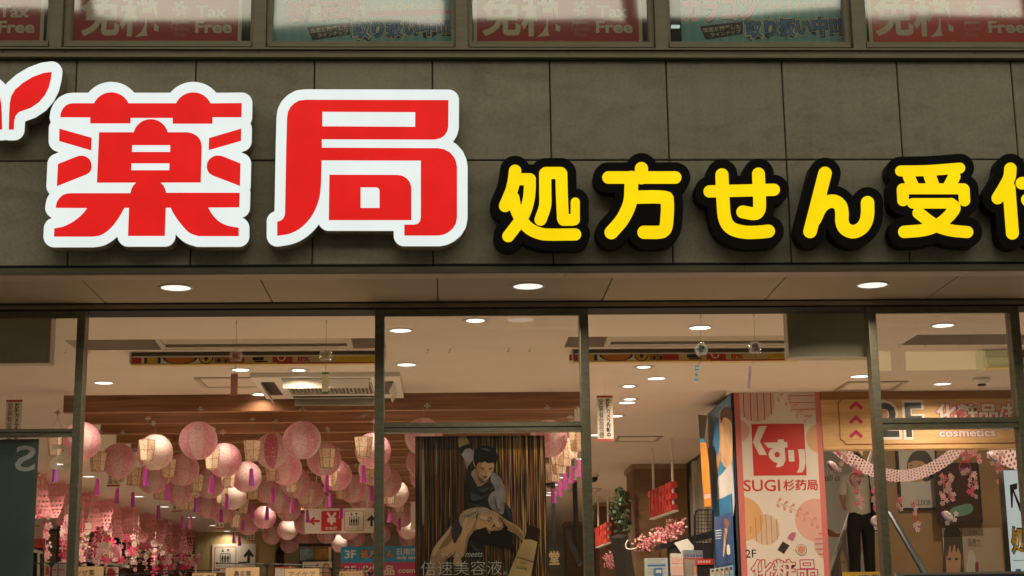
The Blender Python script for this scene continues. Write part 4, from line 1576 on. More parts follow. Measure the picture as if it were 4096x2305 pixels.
SHADES = {'p': gore(8, GR, [PK, PW], 0.3), 'q': gore(8, GR, [PW, PK, PWH, PK], 1.1), 'r': gore(8, GR, [PR, PW, PK, PW], -1.95), 'w': gore(8, GR, [PWH, PWH, PW, PK], 0.9)}
mb = MB()
mb.lathe([(GR * 0.285, GR * 0.945), (GR * 0.30, GR * 0.96), (GR * 0.285, GR * 0.97)], 20)
HOOP = mb.mesh('hoop', P('lantern_hoop', base=(0.5, 0.36, 0.33)))
mb = MB()
mb.tube([(0, 0, GR * 0.96), (0, 0, 0.205)], 0.0012, 5)
CORD = mb.mesh('cord', M_CORD)
mb = MB()
mb.box(-0.021, 0.021, -0.004, 0.004, 0.196, 0.205)
mb.box(-0.006, 0.006, -0.006, 0.006, 0.186, 0.214)
mb.box(-0.010, 0.010, -0.003, 0.003, 0.214, 0.2185)
CLIP = mb.mesh('clip', M_CLIP)
GLOBES = [(325, 1765, 'q'), (475, 1843, 'p'), (620, 1810, 'w'), (793, 1763, 'p'), (731, 1879, 'p'), (898, 1841, 'p'), (609, 1914, 'p'), (717, 1966, 'p'), (840, 1935, 'q'), (985, 1908, 'q'),
          (932, 1985, 'w'), (830, 2024, 'p'), (893, 2047, 'p'), (991, 2098, 'p'), (1090, 1804, 'r'), (1208, 1761, 'q'), (1143, 1876, 'p'), (1068, 1955, 'q'), (1296, 1838, 'p'), (1183, 1932, 'p'),
          (1346, 1902, 'p'), (1243, 1979, 'q'), (1120, 1999, 'p'), (1155, 2038, 'p'), (1412, 1955, 'p'), (1447, 1993, 'p'), (1492, 1803, 'q'), (1498, 1880, 'q'), (1548, 1932, 'p'), (1581, 1976, 'w'),
          (1607, 2063, 'p'), (1631, 2118, 'w'), (1633, 2154, 'p'), (1523, 2136, 'p'), (1695, 1748, 'q'), (1690, 1850, 'p'), (1700, 1905, 'p'), (1058, 2070, 'q'), (1150, 2120, 'w'), (1088, 2140, 'p'),
          (1157, 2178, 'p'), (1227, 2160, 'p'), (1306, 2136, 'p'), (1354, 2174, 'w'), (1395, 2120, 'p'), (1425, 2153, 'p'), (1220, 2095, 'p'), (2195, 1755, 'q')]
TONE = {'p': 'pink', 'q': 'pale and pink striped', 'r': 'rose red panelled', 'w': 'brightly lit white'}
ZG = 2.83
for n, (px, py, s) in enumerate(sorted(GLOBES)):
    c = atZ(px, py, ZG)
    d = c.y + 6.7
    size = 'large near' if d < 12.2 else 'mid-sized' if d < 17 else 'small far'
    t = thing('globe_lantern', '%s %s paper globe, %s globe from the left under the slats' % (size, TONE[s], ordinal(n + 1)), 'lantern', tuple(c), 'paper globe lanterns under the wooden slats', rotz=random.uniform(0, 0.5) if s in 'pq' else 0)
    link('shade', SHADES[s], t)
    link('hoop', HOOP, t)
    link('cord', CORD, t)
    o = link('clip', CLIP, t)
    o.rotation_euler = (random.uniform(-.1, .1), random.uniform(-.15, .15), -t.rotation_euler[2] + random.uniform(-.3, .3))

# ------------------------------------------------------------------ box lanterns with paper tassels
PB = paper_mat('box_paper', (0.80, 0.66, 0.50), (0.68, 0.33, 0.26), 0.05, trans=0.5)
M_BFR = P('box_frame_wood', base=(0.32, 0.16, 0.07), rough=0.6)
M_TM = P('tassel_magenta', base=(0.56, 0.06, 0.38), rough=0.6, trans=0.3)
M_TP = P('tassel_pink', base=(0.80, 0.28, 0.46), rough=0.6, trans=0.3)
M_TV = P('tassel_violet', base=(0.34, 0.12, 0.52), rough=0.6, trans=0.3)
RT_, RB_, HB = 0.060, 0.043, 0.066
cor = lambda r, z, k: (r * math.cos(2 * PI * k / 6), r * math.sin(2 * PI * k / 6), z)
mb = MB()
for k in range(6):
    mb.add([cor(RB_, -HB, k), cor(RB_, -HB, k + 1), cor(RT_, HB, k + 1), cor(RT_, HB, k)], [(0, 1, 2, 3)])
BOXP = mb.mesh('paper_panel', PB)
mb = MB()
for k in range(6):
    mb.tube([cor(RB_ + .001, -HB, k), cor(RT_ + .001, HB, k)], 0.0017, 4)
    for z, r in ((-HB, RB_), (0, (RT_ + RB_) / 2), (HB, RT_)):
        mb.tube([cor(r + .001, z, k), cor(r + .001, z, k + 1)], 0.0013, 4)
BOXF = mb.mesh('frame', M_BFR)
mb = MB()
mb.tube([(RT_, 0, HB), (0, 0, HB + 0.11)], 0.0010, 4)
mb.tube([(-RT_, 0, HB), (0, 0, HB + 0.11)], 0.0010, 4)
mb.tube([(0, 0, HB + 0.11), (0, 0, HB + 0.145)], 0.002, 5)
mb.tube([(0, 0, -HB), (0, 0, -0.118)], 0.0008, 4)
BOXC = mb.mesh('cord', M_CORD)
mb = MB()
for (a0, a1, b0, b1, yo0, yo1, m) in ((-.012, .012, -.013, .013, -.009, -.012, M_TM), (.012, .003, .013, .019, -.009, .012, M_TV), (-.012, .003, -.013, -.021, -.009, .014, M_TP)):
    mb.add([(a0, yo0, -0.118), (a1, yo0 if a1 == .012 else 0.010, -0.118), (b1, yo1, -0.232), (b0, -.012, -0.232)], [(0, 1, 2, 3)], m)
TAS = mb.mesh('tassel', None)
mb = MB()
mb.box(-0.020, 0.020, -0.004, 0.004, HB + 0.140, HB + 0.149)
mb.box(-0.006, 0.006, -0.006, 0.006, HB + 0.132, HB + 0.158)
BCLIP = mb.mesh('clip', M_CLIP)
BOXES = [(587, 1802), (392, 1848), (535, 1907), (672, 1875), (848, 1838), (786, 1933), (911, 1916), (1008, 1804), (887, 1983), (1011, 1966), (973, 2026), (764, 2012), (637, 1965), (225, 1782), (732, 2010),
         (1090, 1888), (1169, 1938), (1231, 1986), (1308, 1834), (1322, 1910), (1366, 1966), (1454, 1790), (1488, 1880), (1291, 2012), (1557, 1986), (1597, 2024), (2213, 1893), (2237, 1860), (2257, 1827),
         (2283, 1795), (2311, 1764), (471, 1890), (937, 2085), (1070, 1972), (960, 2098)]
ZB = 2.80
for n, (px, py) in enumerate(sorted(BOXES)):
    c = atZ(px, py, ZB)
    d = c.y + 6.7
    size = 'large near' if d < 12.2 else 'mid-sized' if d < 17 else 'small far'
    t = thing('box_lantern', '%s hexagonal paper lantern with purple tassel, %s of its kind from the left' % (size, ordinal(n + 1)), 'lantern', tuple(c), 'hexagonal lanterns with tassels', rotz=random.uniform(-0.4, 0.4))
    link('paper_panel', BOXP, t)
    link('frame', BOXF, t)
    link('cord', BOXC, t)
    link('clip', BCLIP, t)
    o = link('tassel', TAS, t)
    o.rotation_euler = (0, 0, random.uniform(-0.9, 0.9))


# ------------------------------------------------------------------ pink paper nets hung in swags, with blossom strings
M_NET = P('net_paper', base=(0.86, 0.36, 0.39), rough=0.75, trans=0.4)
M_NETP = P('net_paper_pale', base=(0.92, 0.70, 0.74), rough=0.75, trans=0.45)
M_FRED = P('blossom_red', base=(0.56, 0.045, 0.12), rough=0.7, trans=0.15)
M_FWHT = P('blossom_white', base=(0.76, 0.61, 0.57), rough=0.7, trans=0.25)
M_FPNK = P('blossom_pink', base=(0.80, 0.42, 0.48), rough=0.7, trans=0.25)
M_FYEL = P('blossom_centre', base=(0.60, 0.42, 0.10), rough=0.7)
M_LEAF = P('paper_leaf', base=(0.38, 0.36, 0.07), rough=0.7)


def net_swag(name, P0, P1, sag, width, wdir, mat, label, group, rows=20, cells=6, fold=0.012, tilt=None):
    """honeycomb paper strip hanging as a swag from P0 to P1; each ribbon zigzags and touches its neighbours"""
    t = thing(name, label, 'garland', tuple((P0 + P1) / 2), group)
    mb = MB()

    def pos(u, s):
        s = min(max(s, 0), 1)
        p = P0.lerp(P1, s)
        p.z -= sag * 4 * s * (1 - s)
        w = wdir if tilt is None else tilt(s)
        return p + w * (u - 0.5) * width
    ds = 1.0 / rows
    for j in range(rows):
        s0 = (j + 0.5) * ds
        for i in range(2 * cells):
            u0, u1 = i / (2 * cells), (i + 1) / (2 * cells)
            o = 0.24 * ds
            a0 = o if (i + j) % 2 else -o
            a1 = -a0
            th = 0.40 * ds
            pts = [pos(u0, s0 + a0 - th), pos(u1, s0 + a1 - th), pos(u1, s0 + a1 + th), pos(u0, s0 + a0 + th)]
            mb.add(pts, [(0, 1, 2, 3)])
    mb.build('net', mat, t)
    for P_ in (P0, P1):
        w = wdir if tilt is None else tilt(0 if P_ is P0 else 1)
        a, b = P_ - w * width * 0.5, P_ + w * width * 0.5
        MB().tube([a + Vector((0, 0, 0.002)), b + Vector((0, 0, 0.002))], 0.003, 5).build('end_bar', mat, t)
    return t


def blossom_mesh(name, r, n, mat, notch=0.12, mid=None):
    mb = MB()
    for k in range(n):
        a = 2 * PI * k / n + PI / 2
        e = (math.cos(a), math.sin(a))
        f = (-e[1], e[0])
        pts = []
        for u, v in ((0.0, 0.0), (0.35, 0.17), (0.62, 0.34), (0.88, 0.26), (1.0, 0.10), (1.0 - notch, 0.0), (1.0, -0.10), (0.88, -0.26), (0.62, -0.34), (0.35, -0.17)):
            pts.append((r * (u * e[0] + v * f[0]), 0.004 * math.sin(3 * u), r * (u * e[1] + v * f[1])))
        mb.add(pts, [tuple(range(10))], mat)
    m2 = mid or M_FYEL
    mb.add([(r * .20 * math.cos(q), -0.003, r * .20 * math.sin(q)) for q in [2 * PI * i / 8 for i in range(8)]], [tuple(range(8))], m2)
    return mb.mesh(name, None)


FL_R = blossom_mesh('blossom', 0.060, 5, M_FRED, mid=M_FRED)
FL_W = blossom_mesh('blossom', 0.042, 8, M_FWHT, 0.02)
FL_WP = blossom_mesh('blossom', 0.041, 5, M_FWHT, 0.1, mid=M_FRED)
FL_P = blossom_mesh('blossom', 0.042, 5, M_FPNK)
FL_T = blossom_mesh('blossom', 0.037, 3, M_FWHT, 0.05)
FL_PS = blossom_mesh('blossom', 0.030, 5, M_FPNK)
FL_S = blossom_mesh('blossom', 0.019, 5, M_FPNK)
FL_SW = blossom_mesh('blossom', 0.019, 5, M_FWHT, mid=M_FPNK)
FL_SR = blossom_mesh('blossom', 0.021, 5, P('blossom_hot_pink', base=(0.74, 0.16, 0.26), rough=0.7, trans=0.2))
LEAF = MB().add([(0, 0, 0), (0.012, 0, 0.012), (0.03, 0, 0.01), (0.04, 0, -0.004), (0.018, 0, -0.008)], [(0, 1, 2, 3, 4)]).mesh('leaf', M_LEAF)


def blossom_string(x, y, z0, z1, meshes, step, label, group, jit=0.02, rnd=random, drop=None):
    t = thing('blossom_string', label, 'flower garland', (x, y, z0), group)
    MB().tube([(0, 0, 0), (0, 0, z1 - z0)], 0.0016, 4).build('cord', P('cord_pale', base=(0.62, 0.5, 0.45), rough=0.8), t, local=True)
    z = min(-0.03, drop - z0 + rnd.uniform(-.05, .05)) if drop else -0.03
    while z > z1 - z0:
        o = link('blossom', rnd.choice(meshes), t, (rnd.uniform(-jit, jit), rnd.uniform(-0.02, 0.0), z))
        o.rotation_euler = (rnd.uniform(-.5, .5), rnd.uniform(-3, 3), rnd.uniform(-.6, .6))
        if step > 0.06 and rnd.random() < 0.16:
            o = link('leaf', LEAF, t, (rnd.uniform(-.02, .02), -0.02, z - 0.03))
            o.rotation_euler = (0, rnd.uniform(-1, 1), 0)
        z -= step * rnd.uniform(0.75, 1.25)
    return t


rs = random.Random(5)
SWY = [9.2 + 1.1 * k for k in range(-1, 9)]
SWL = [(-4.10 + 0.02 * k, y) for k, y in enumerate(SWY)]
ns = 0
for k in range(len(SWL) - 1):
    (xa, ya), (xb, yb) = SWL[k], SWL[k + 1]
    net_swag('net_garland', Vector((xa, ya + 0.02, ZC2 - 0.01)), Vector((xb, ya + 0.86, ZC2 - 0.01)), 0.40, 0.25, Vector((1, 0, 0)), M_NET,
             'pink honeycomb paper net in a swag, %s from the left' % ordinal(k + 1), 'pink paper nets on the left')
    for j in range(10):
        s = 0.08 + 0.09 * j + rs.uniform(-.04, .04)
        x = xa + rs.uniform(-0.14, 0.30)
        y = ya + (yb - ya) * s
        z0 = ZC2 - 0.40 * 4 * s * (1 - s)
        ns += 1
        blossom_string(x, y, z0, min(z0 - 0.2, 2.37 + 0.015 * k + rs.uniform(-0.08, 0.20)), [FL_R, FL_R, FL_W, FL_WP, FL_P, FL_P, FL_P, FL_T, FL_PS, FL_PS], 0.080,
                       'string of red, pink and white paper blossoms below the nets, %s from the left' % ordinal(ns), 'blossom strings below the pink nets', rnd=rs, drop=2.76)

# right-hand garland in front of the escalator
def tl(s):
    return Vector((0.55 * (0.5 - s) * -1.6, -0.35, 0.85)).normalized()


YR = 4.25
g = [atY(3345, 1790, YR), atY(3860, 1770, YR), atY(3965, 1790, YR), atY(4420, 1770, YR)]
net_swag('net_garland', g[0], g[1], 0.215, 0.085, None, M_NETP, 'pale pink net garland sagging across the right post', 'pale net garlands on the right', rows=44, cells=4, tilt=lambda s: Vector(((s - 0.5) * -1.3, -0.25, 0.9)).normalized())
net_swag('net_garland', g[2], g[3], 0.13, 0.15, None, M_NETP, 'pale pink net garland cut by the right picture edge', 'pale net garlands on the right', rows=34, cells=4, tilt=lambda s: Vector(((s - 0.5) * -0.8, -0.25, 0.9)).normalized())
rr = random.Random(9)
for px, y0, y1, lab in ((3352, 1800, 1822, 'short blossom sprig at the pillar edge of the pale garland'), (3368, 1805, 1855, 'pale blossom sprig just right of the pillar'), (3425, 1845, 1905, 'blossom cluster above the red fan, left of the right post'),
                        (3428, 1935, 2040, 'long pink blossom string left of the right post'), (3500, 1950, 2060, 'pink blossom string touching the right post'), (3592, 1990, 2040, 'single pink blossom sprig just right of the right post'),
                        (3660, 2005, 2060, 'pale blossom string above the small red fan'), (3770, 1900, 2015, 'blossom string at the middle of the right glass panel'), (3795, 1900, 2000, 'second blossom string at the middle of the right glass panel'),
                        (3880, 1890, 1990, 'blossom string below the round red fan'), (3860, 1795, 1850, 'blossom cluster at the top of the right glass panel'), (3905, 1795, 1850, 'second blossom cluster at the top of the right glass panel'),
                        (4000, 1800, 1830, 'blossom cluster on the garland near the right edge'), (3990, 1830, 1930, 'thin blossom string near the white lit sign')):
    p0, p1 = atY(px, y0, YR - 0.03), atY(px, y1, YR - 0.03)
    blossom_string(p0.x, YR - 0.05 + rr.uniform(-.02, .02), p0.z + 0.02, p1.z, [FL_S, FL_SW, FL_SR, FL_SW], 0.016, lab, 'blossom sprigs on the pale garland', jit=0.024, rnd=rr)
M_FAN1 = P('fan_red', base=(0.55, 0.04, 0.06), rough=0.5)
M_FAN2 = P('fan_violet', base=(0.36, 0.10, 0.34), rough=0.5)
M_UMB = P('umbrella_paper', base=(0.66, 0.56, 0.52), rough=0.6)
M_UMB2 = P('umbrella_violet', base=(0.30, 0.22, 0.38), rough=0.6)
for px, py, hx, hy, lab in ((3420, 1919, 23, 29, 'round red and violet paper fan left of the right post'), (3860, 1873, 25, 30, 'round red and violet paper fan at the right glass panel'), (3667, 2098, 15, 32, 'narrow red and violet paper fan below the garland'),
                            (4098, 1870, 18, 26, 'round red paper fan cut by the right edge')):
    c = atY(px, py, YR - 0.06)
    k = (c.y + 6.7) / 6356
    t = thing('paper_fan', lab, 'paper fan', tuple(c), 'paper fans on the pale garland')
    mb = MB()
    N = 24
    for i in range(N):
        a0, a1 = 2 * PI * i / N, 2 * PI * (i + 1) / N
        o = lambda a, q, y: (hx * k * q * math.cos(a), y, hy * k * q * math.sin(a))
        mb.add([o(a0, 1, -.002), o(a1, 1, -.002), o(a1, .84, -.002), o(a0, .84, -.002)], [(0, 1, 2, 3)], M_FAN1 if math.sin(a0) > -0.1 else M_FAN2)
        mb.add([o(a0, 1, .002), o(a1, 1, .002), o(a1, 1, -.002), o(a0, 1, -.002)], [(0, 1, 2, 3)], M_FAN1)
    mb.build('rim', None, t, local=True)
    mb = MB()
    pts = [(hx * k * .85 * math.cos(2 * PI * i / N), 0.0, hy * k * .85 * math.sin(2 * PI * i / N)) for i in range(N)]
    mb.add([p for p in pts if p[2] < 0.1 * hy * k], [tuple(range(len([p for p in pts if p[2] < 0.1 * hy * k])))], M_FAN2)
    for i in (-0.5, 0, 0.5):
        mb.box(i * hx * k - .001, i * hx * k + .001, -.001, .001, 0, hy * k * 0.75, M_FAN1)
    mb.build('leaf', None, t, local=True)
    for q in range(3):
        o = link('blossom', FL_SW, t, (rr.uniform(-.5, .5) * hx * k, -0.006, rr.uniform(-.7, .1) * hy * k))
for px, py, rot, lab in ((3792, 2062, 0.35, 'small white and violet paper umbrella with blossoms, lower right glass panel'), (3333, 1862, 0.5, 'small rose paper umbrella with blossoms right of the pillar'), (3972, 1825, 0.5, 'small violet paper umbrella near the white lit sign'),
                         (3508, 2082, -0.6, 'white paper umbrella half hidden by the right post')):
    c = atY(px, py, YR - 0.06)
    t = thing('paper_umbrella', lab, 'paper umbrella', tuple(c), 'paper umbrellas on the pale garland')
    mb = MB()
    mb.lathe([(0.0005, 0.018), (0.02, 0.014), (0.038, 0.003), (0.044, -0.008)], 18)
    o = mb.build('canopy', M_UMB, t, local=True)
    o.rotation_euler = (0.9, rot, 0.3)
    mb = MB()
    mb.lathe([(0.0385, 0.0032), (0.0445, -0.0078), (0.046, -0.010)], 18)
    mb.lathe([(0.012, 0.0168), (0.017, 0.0152)], 12)
    o = mb.build('canopy_band', M_UMB2, t, local=True)
    o.rotation_euler = (0.9, rot, 0.3)
    MB().tube([(0, 0, 0.0), (0.022 * math.sin(rot) + .02, 0.01, -0.055)], 0.0018, 5).build('handle', P('umbrella_handle', base=(0.4, 0.2, 0.08)), t, local=True)
    for a, b in ((0.055, 0.01), (-0.01, -0.05), (0.04, -0.03)):
        link('blossom', FL_SW, t, (a, -0.01, b))

# ------------------------------------------------------------------ signs inside the shop
M_SIGNW = P('sign_white', base=(0.68, 0.64, 0.57), rough=0.45)
M_SRED = P('sign_red', base=(0.50, 0.025, 0.03), rough=0.45)
M_SINK = P('sign_ink', base=(0.02, 0.02, 0.02), rough=0.5)
M_SORG = P('sign_orange_line', base=(0.42, 0.20, 0.09), rough=0.5)


def rrect(x0, z0, x1, z1, r, n=5):
    out = []
    for cx, cz, a in ((x1 - r, z1 - r, 0), (x0 + r, z1 - r, 90), (x0 + r, z0 + r, 180), (x1 - r, z0 + r, 270)):
        for i in range(n + 1):
            q = math.radians(a + 90 * i / n)
            out.append((cx + r * math.cos(q), cz + r * math.sin(q)))
    return out


def ring2(mb, outer, inner, y, mat):
    n = len(outer)
    mb.add([(a, y, b) for a, b in outer] + [(a, y, b) for a, b in inner], [(i, (i + 1) % n, n + (i + 1) % n, n + i) for i in range(n)], mat)


def arrow(mb, cx, cz, s, ang, y, mat, th=0.2):
    """solid arrow, s = overall size"""
    pts = [(0, .5), (.42, .08), (.27, -.07), (.11, .1), (.11, -.5), (-.11, -.5), (-.11, .1), (-.27, -.07), (-.42, .08)]
    ca, sa = math.cos(ang), math.sin(ang)
    vs, fs = fill_mesh([[(a * s, b * s) for a, b in pts]])
    mb.add([(cx + a * ca - b * sa, y, cz + a * sa + b * ca) for a, b, _ in vs], fs, mat)


def lift_icon(mb, x0, z0, x1, z1, y):
    """lift pictogram inside the given square: two arrows over a car with three figures"""
    w, h = x1 - x0, z1 - z0
    cx = (x0 + x1) / 2
    ring2(mb, rrect(x0, z0, x1, z1, w * .1), rrect(x0 + w * .035, z0 + w * .035, x1 - w * .035, z1 - w * .035, w * .08), y, M_SORG)
    ring2(mb, rrect(cx - w * .24, z0 + h * .26, cx + w * .24, z0 + h * .70, w * .06), rrect(cx - w * .205, z0 + h * .28, cx + w * .205, z0 + h * .675, w * .04), y, M_SINK)
    for k in (-1, 0, 1):
        X = cx + k * w * .125
        mb.add([(X + w * .028 * math.cos(i), y, z0 + h * .615 + w * .028 * math.sin(i)) for i in [PI / 5 * q for q in range(10)]], [tuple(range(10))], M_SINK)
        mb.add([(X - w * .05, y, z0 + h * .43), (X + w * .05, y, z0 + h * .43), (X + w * .05, y, z0 + h * .575), (X - w * .05, y, z0 + h * .575)], [(0, 1, 2, 3)], M_SINK)
        for q in (-1, 1):
            mb.add([(X + q * w * .024 - w * .018, y, z0 + h * .30), (X + q * w * .024 + w * .018, y, z0 + h * .30), (X + q * w * .024 + w * .018, y, z0 + h * .43), (X + q * w * .024 - w * .018, y, z0 + h * .43)], [(0, 1, 2, 3)], M_SINK)
    arrow(mb, cx - w * .12, z0 + h * .83, h * .17, PI, y, M_SINK)
    arrow(mb, cx + w * .12, z0 + h * .83, h * .17, 0, y, M_SINK)
    put_text(mb, 'エレベーター', x0 + w * .10, z0 + h * .10, x1 - w * .10, z0 + h * .185, y, M_SINK, bold=0.01)


# way-finding board hung under the slats
YW = 7.9
X0, X1, Z0, Z1 = rect(1219, 2034, 1515, 2133, YW)
t = thing('wayfinding_sign', 'white hanging board with red yen square, lift pictogram and arrows', 'sign', ((X0 + X1) / 2, YW, Z0))
MB().box(X0, X1, YW, YW + 0.02, Z0, Z1).build('board', M_SIGNW, t)
MB().box(X0 - .004, X1 + .004, YW + 0.003, YW + 0.025, Z1 + .0005, Z1 + .006).build('frame', M_SORG, t)
mb = MB()
y = YW - 0.001
H = Z1 - Z0
a = rect(1237, 2066, 1279, 2104, YW)
arrow(mb, (a[0] + a[1]) / 2, (a[2] + a[3]) / 2, a[1] - a[0], PI / 2, y, M_SRED)
a = rect(1285, 2044, 1367, 2125, YW)
vs, fs = fill_mesh([rrect(a[0], a[2], a[1], a[3], 0.014)])
mb.add([(p, y, q) for p, q, _ in vs], fs, M_SRED)
tpx(mb, '¥', 1306, 2050, 1347, 2100, y - .0005, M_SIGNW, bold=0.03)
tpx(mb, 'お会計', 1301, 2106, 1348, 2121, y - .0005, M_SIGNW, bold=0.02)
a = rect(1376, 2043, 1456, 2124, YW)
lift_icon(mb, a[0], a[2], a[1], a[3], y)
a = rect(1466, 2061, 1506, 2106, YW)
arrow(mb, (a[0] + a[1]) / 2, (a[2] + a[3]) / 2, a[3] - a[2], 0, y, M_SINK)
mb.build('print', None, t)
for x in (X0 + 0.1, X1 - 0.1):
    MB().tube([(x, YW + 0.01, Z1 + .006), (x, YW + 0.01, ZC2)], 0.003, 6).build('hanger', M_WHITE, t)

# lift sign on the tan wall
YL = 18.60
X0, X1, Z0, Z1 = rect(848, 2176, 1021, 2290, YL)
t = thing('lift_sign', 'white lift sign with bent black arrow on the tan end wall', 'sign', ((X0 + X1) / 2, YL, Z0))
MB().box(X0, X1, YL, YL + 0.019, Z0, Z1).build('board', M_SIGNW, t)
mb = MB()
y = YL - 0.001
a = rect(857, 2187, 945, 2277, YL)
lift_icon(mb, a[0], a[2], a[1], a[3], y)
a = rect(963, 2196, 1016, 2256, YL)
w = a[1] - a[0]
pts = [(.60, 1), (1.0, .55), (.86, .42), (.70, .58), (.70, 0), (-.18, 0), (-.18, .15), (.50, .15), (.50, .58), (.34, .42), (.20, .55)]
vs, fs = fill_mesh([[(a[0] + p * w, a[2] + q * (a[3] - a[2])) for p, q in pts]])
mb.add([(p, y, q) for p, q, _ in vs], fs, M_SINK)
mb.build('print', None, t)

# floor guide board behind the poster
YF = 10.5
X0, X1, Z0, Z1 = rect(1364, 2184, 1990, 2320, YF)
t = thing('floor_guide_board', 'blue and pink floor guide board behind the poster, lettered with storey numbers', 'sign', ((X0 + X1) / 2, YF, Z0))
zmid = atY(1500, 2250, YF).z
MB().box(X0, X1, YF, YF + 0.03, zmid, Z1).build('blue_panel', P('guide_blue', base=(0.03, 0.30, 0.55), rough=0.45), t)
MB().box(X0, X1, YF, YF + 0.03, zmid - 0.25, zmid - 0.0005).build('pink_panel', P('guide_pink', base=(0.50, 0.05, 0.15), rough=0.45), t)
y = YF - 0.001
mb = MB()
tpx(mb, '3F', 1379, 2201, 1424, 2234, y, M_SIGNW, bold=0.02)
for m, b_, d in ((M_SINK, .085, .0004), (P('guide_orange', base=(0.62, 0.22, 0.02), rough=0.5), .03, 0)):
    tpx(mb, '処方せん', 1441, 2197, 1577, 2233, y + d, m, bold=b_, ref=0.03)
tpx(mb, '日用雑貨', 1587, 2193, 1700, 2220, y, M_SIGNW, bold=0.02)
tpx(mb, 'daily use', 1587, 2223, 1662, 2241, y, M_SIGNW, bold=0.02)
tpx(mb, '2F', 1378, 2264, 1424, 2296, y, M_SIGNW, bold=0.02)
tpx(mb, '化粧品', 1443, 2261, 1578, 2303, y, M_SIGNW, bold=0.03)
tpx(mb, 'cosmetics', 1593, 2272, 1720, 2292, y, M_SIGNW, bold=0.02)
mb.build('lettering', None, t)
MB().box(X0 + .05, X0 + .09, YF + .0305, YF + .07, 0, zmid).build('stand', M_BLACK, t)
MB().box(X1 - .09, X1 - .05, YF + .0305, YF + .07, 0, zmid).build('stand', M_BLACK, t)

# shelf-top rails with category cards
M_CARD = P('category_card', base=(0.52, 0.36, 0.20), rough=0.6, var=0.06, scale=30)


def rail(px0, py0, px1, py1, bx, Y, label):
    p0, p1 = atY(px0, py0, Y), atY(px1, py1, Y)
    t = thing('sign_rail', label, 'rail', tuple((p0 + p1) / 2), 'black rails over the shelves')
    MB().tube([p0, p1], 0.0045, 6).build('bar', M_BLACK, t)
    for p in (p0, p1):
        MB().lathe([(0.0005, -0.008), (0.007, -0.006), (0.009, 0), (0.007, 0.006), (0.0005, 0.008)], 8, tuple(p)).build('end_cap', M_BLACK, t)
    b = p0 + (p1 - p0) * ((bx - px0) / (px1 - px0))
    mb = MB()
    q = 0.026
    mb.add([(b.x - q, Y - .004, b.z + .004), (b.x + q, Y - .004, b.z + .004), (b.x, Y - .004, b.z - .036), (b.x - q, Y + .004, b.z + .004), (b.x + q, Y + .004, b.z + .004), (b.x, Y + .004, b.z - .036)],
           [(0, 2, 1), (3, 4, 5), (0, 1, 4, 3), (1, 2, 5, 4), (2, 0, 3, 5)])
    mb.build('bracket', M_BLACK, t)
    MB().tube([(b.x, Y, b.z - .02), (b.x, Y, 0.004)], 0.006, 6).build('pole', M_BLACK, t)


def card(px0, py0, px1, text, tx0, ty0, tx1, ty1, Y, label, h=0.10, dz=0.0):
    X0, X1, _, Z1 = rect(px0, py0, px1, py0 + 40, Y)
    t = thing('category_card', label, 'sign', ((X0 + X1) / 2, Y, Z1 - h), 'tan category cards over the shelves')
    MB().box(X0, X1, Y, Y + 0.003, Z1 - h, Z1).build('card', M_CARD, t)
    mb = MB()
    e = 0.0022
    for a in ((X0 - e, X0, Z1 - h - e, Z1 + e), (X1, X1 + e, Z1 - h - e, Z1 + e), (X0, X1, Z1, Z1 + e), (X0, X1, Z1 - h - e, Z1 - h)):
        mb.box(a[0], a[1], Y - .001, Y + .004, a[2], a[3])
    mb.build('frame', M_BLACK, t)
    mb = MB()
    tpx(mb, text, tx0, ty0, tx1, ty1, Y - .001, M_SINK)
    mb.build('lettering', None, t)
    for f in (0.15, 0.85):
        x = X0 + (X1 - X0) * f
        MB().tube([(x, Y + .0015, Z1 + e), (x, Y + .0015, Z1 + .022 + dz)], 0.0016, 5).build('hanger', M_WHITE, t)


rail(868, 2253.5, 1269, 2261, 1069, 3.6, 'black rail over the nasal and eye care cards')
rail(129, 2253, 330, 2253, 206, 3.6, 'black rail at the far left behind the left post')
rail(413, 2296, 690, 2295, 527, 4.6, 'low black rail right of the cold medicine card')
rail(590, 2285, 875, 2282, 734, 5.6, 'thin black rail below the blossom strings')
rail(1220, 2270, 1470, 2277, 1327, 4.6, 'black rail in front of the floor guide board')
rail(1275, 2292, 1500, 2291, 1480, 5.6, 'lowest black rail beside the middle post')
card(262, 2266, 415, 'かぜ薬', 302, 2279, 379, 2303, 3.6, 'tan card for cold medicine beside the left post')
card(902, 2269, 1038, '鼻炎薬', 936, 2283, 1004, 2306, 3.6, 'tan card for nasal medicine below the lift sign')
card(1138, 2274, 1278, 'アイケア', 1154, 2286, 1261, 2309, 3.6, 'tan card for eye care with katakana')
card(1356, 2284, 1452, '肩こり・シップ', 1362, 2292, 1446, 2306, 4.6, 'small tan card for stiff shoulders below the guide board')
card(768, 2291, 865, '妊活・避妊', 778, 2299, 858, 2314, 4.6, 'small tan card between the rails under the blossom strings')
card(592, 2293, 688, '', 600, 2299, 680, 2310, 5.6, 'blank topped tan card under the blossoms', dz=0) if False else None

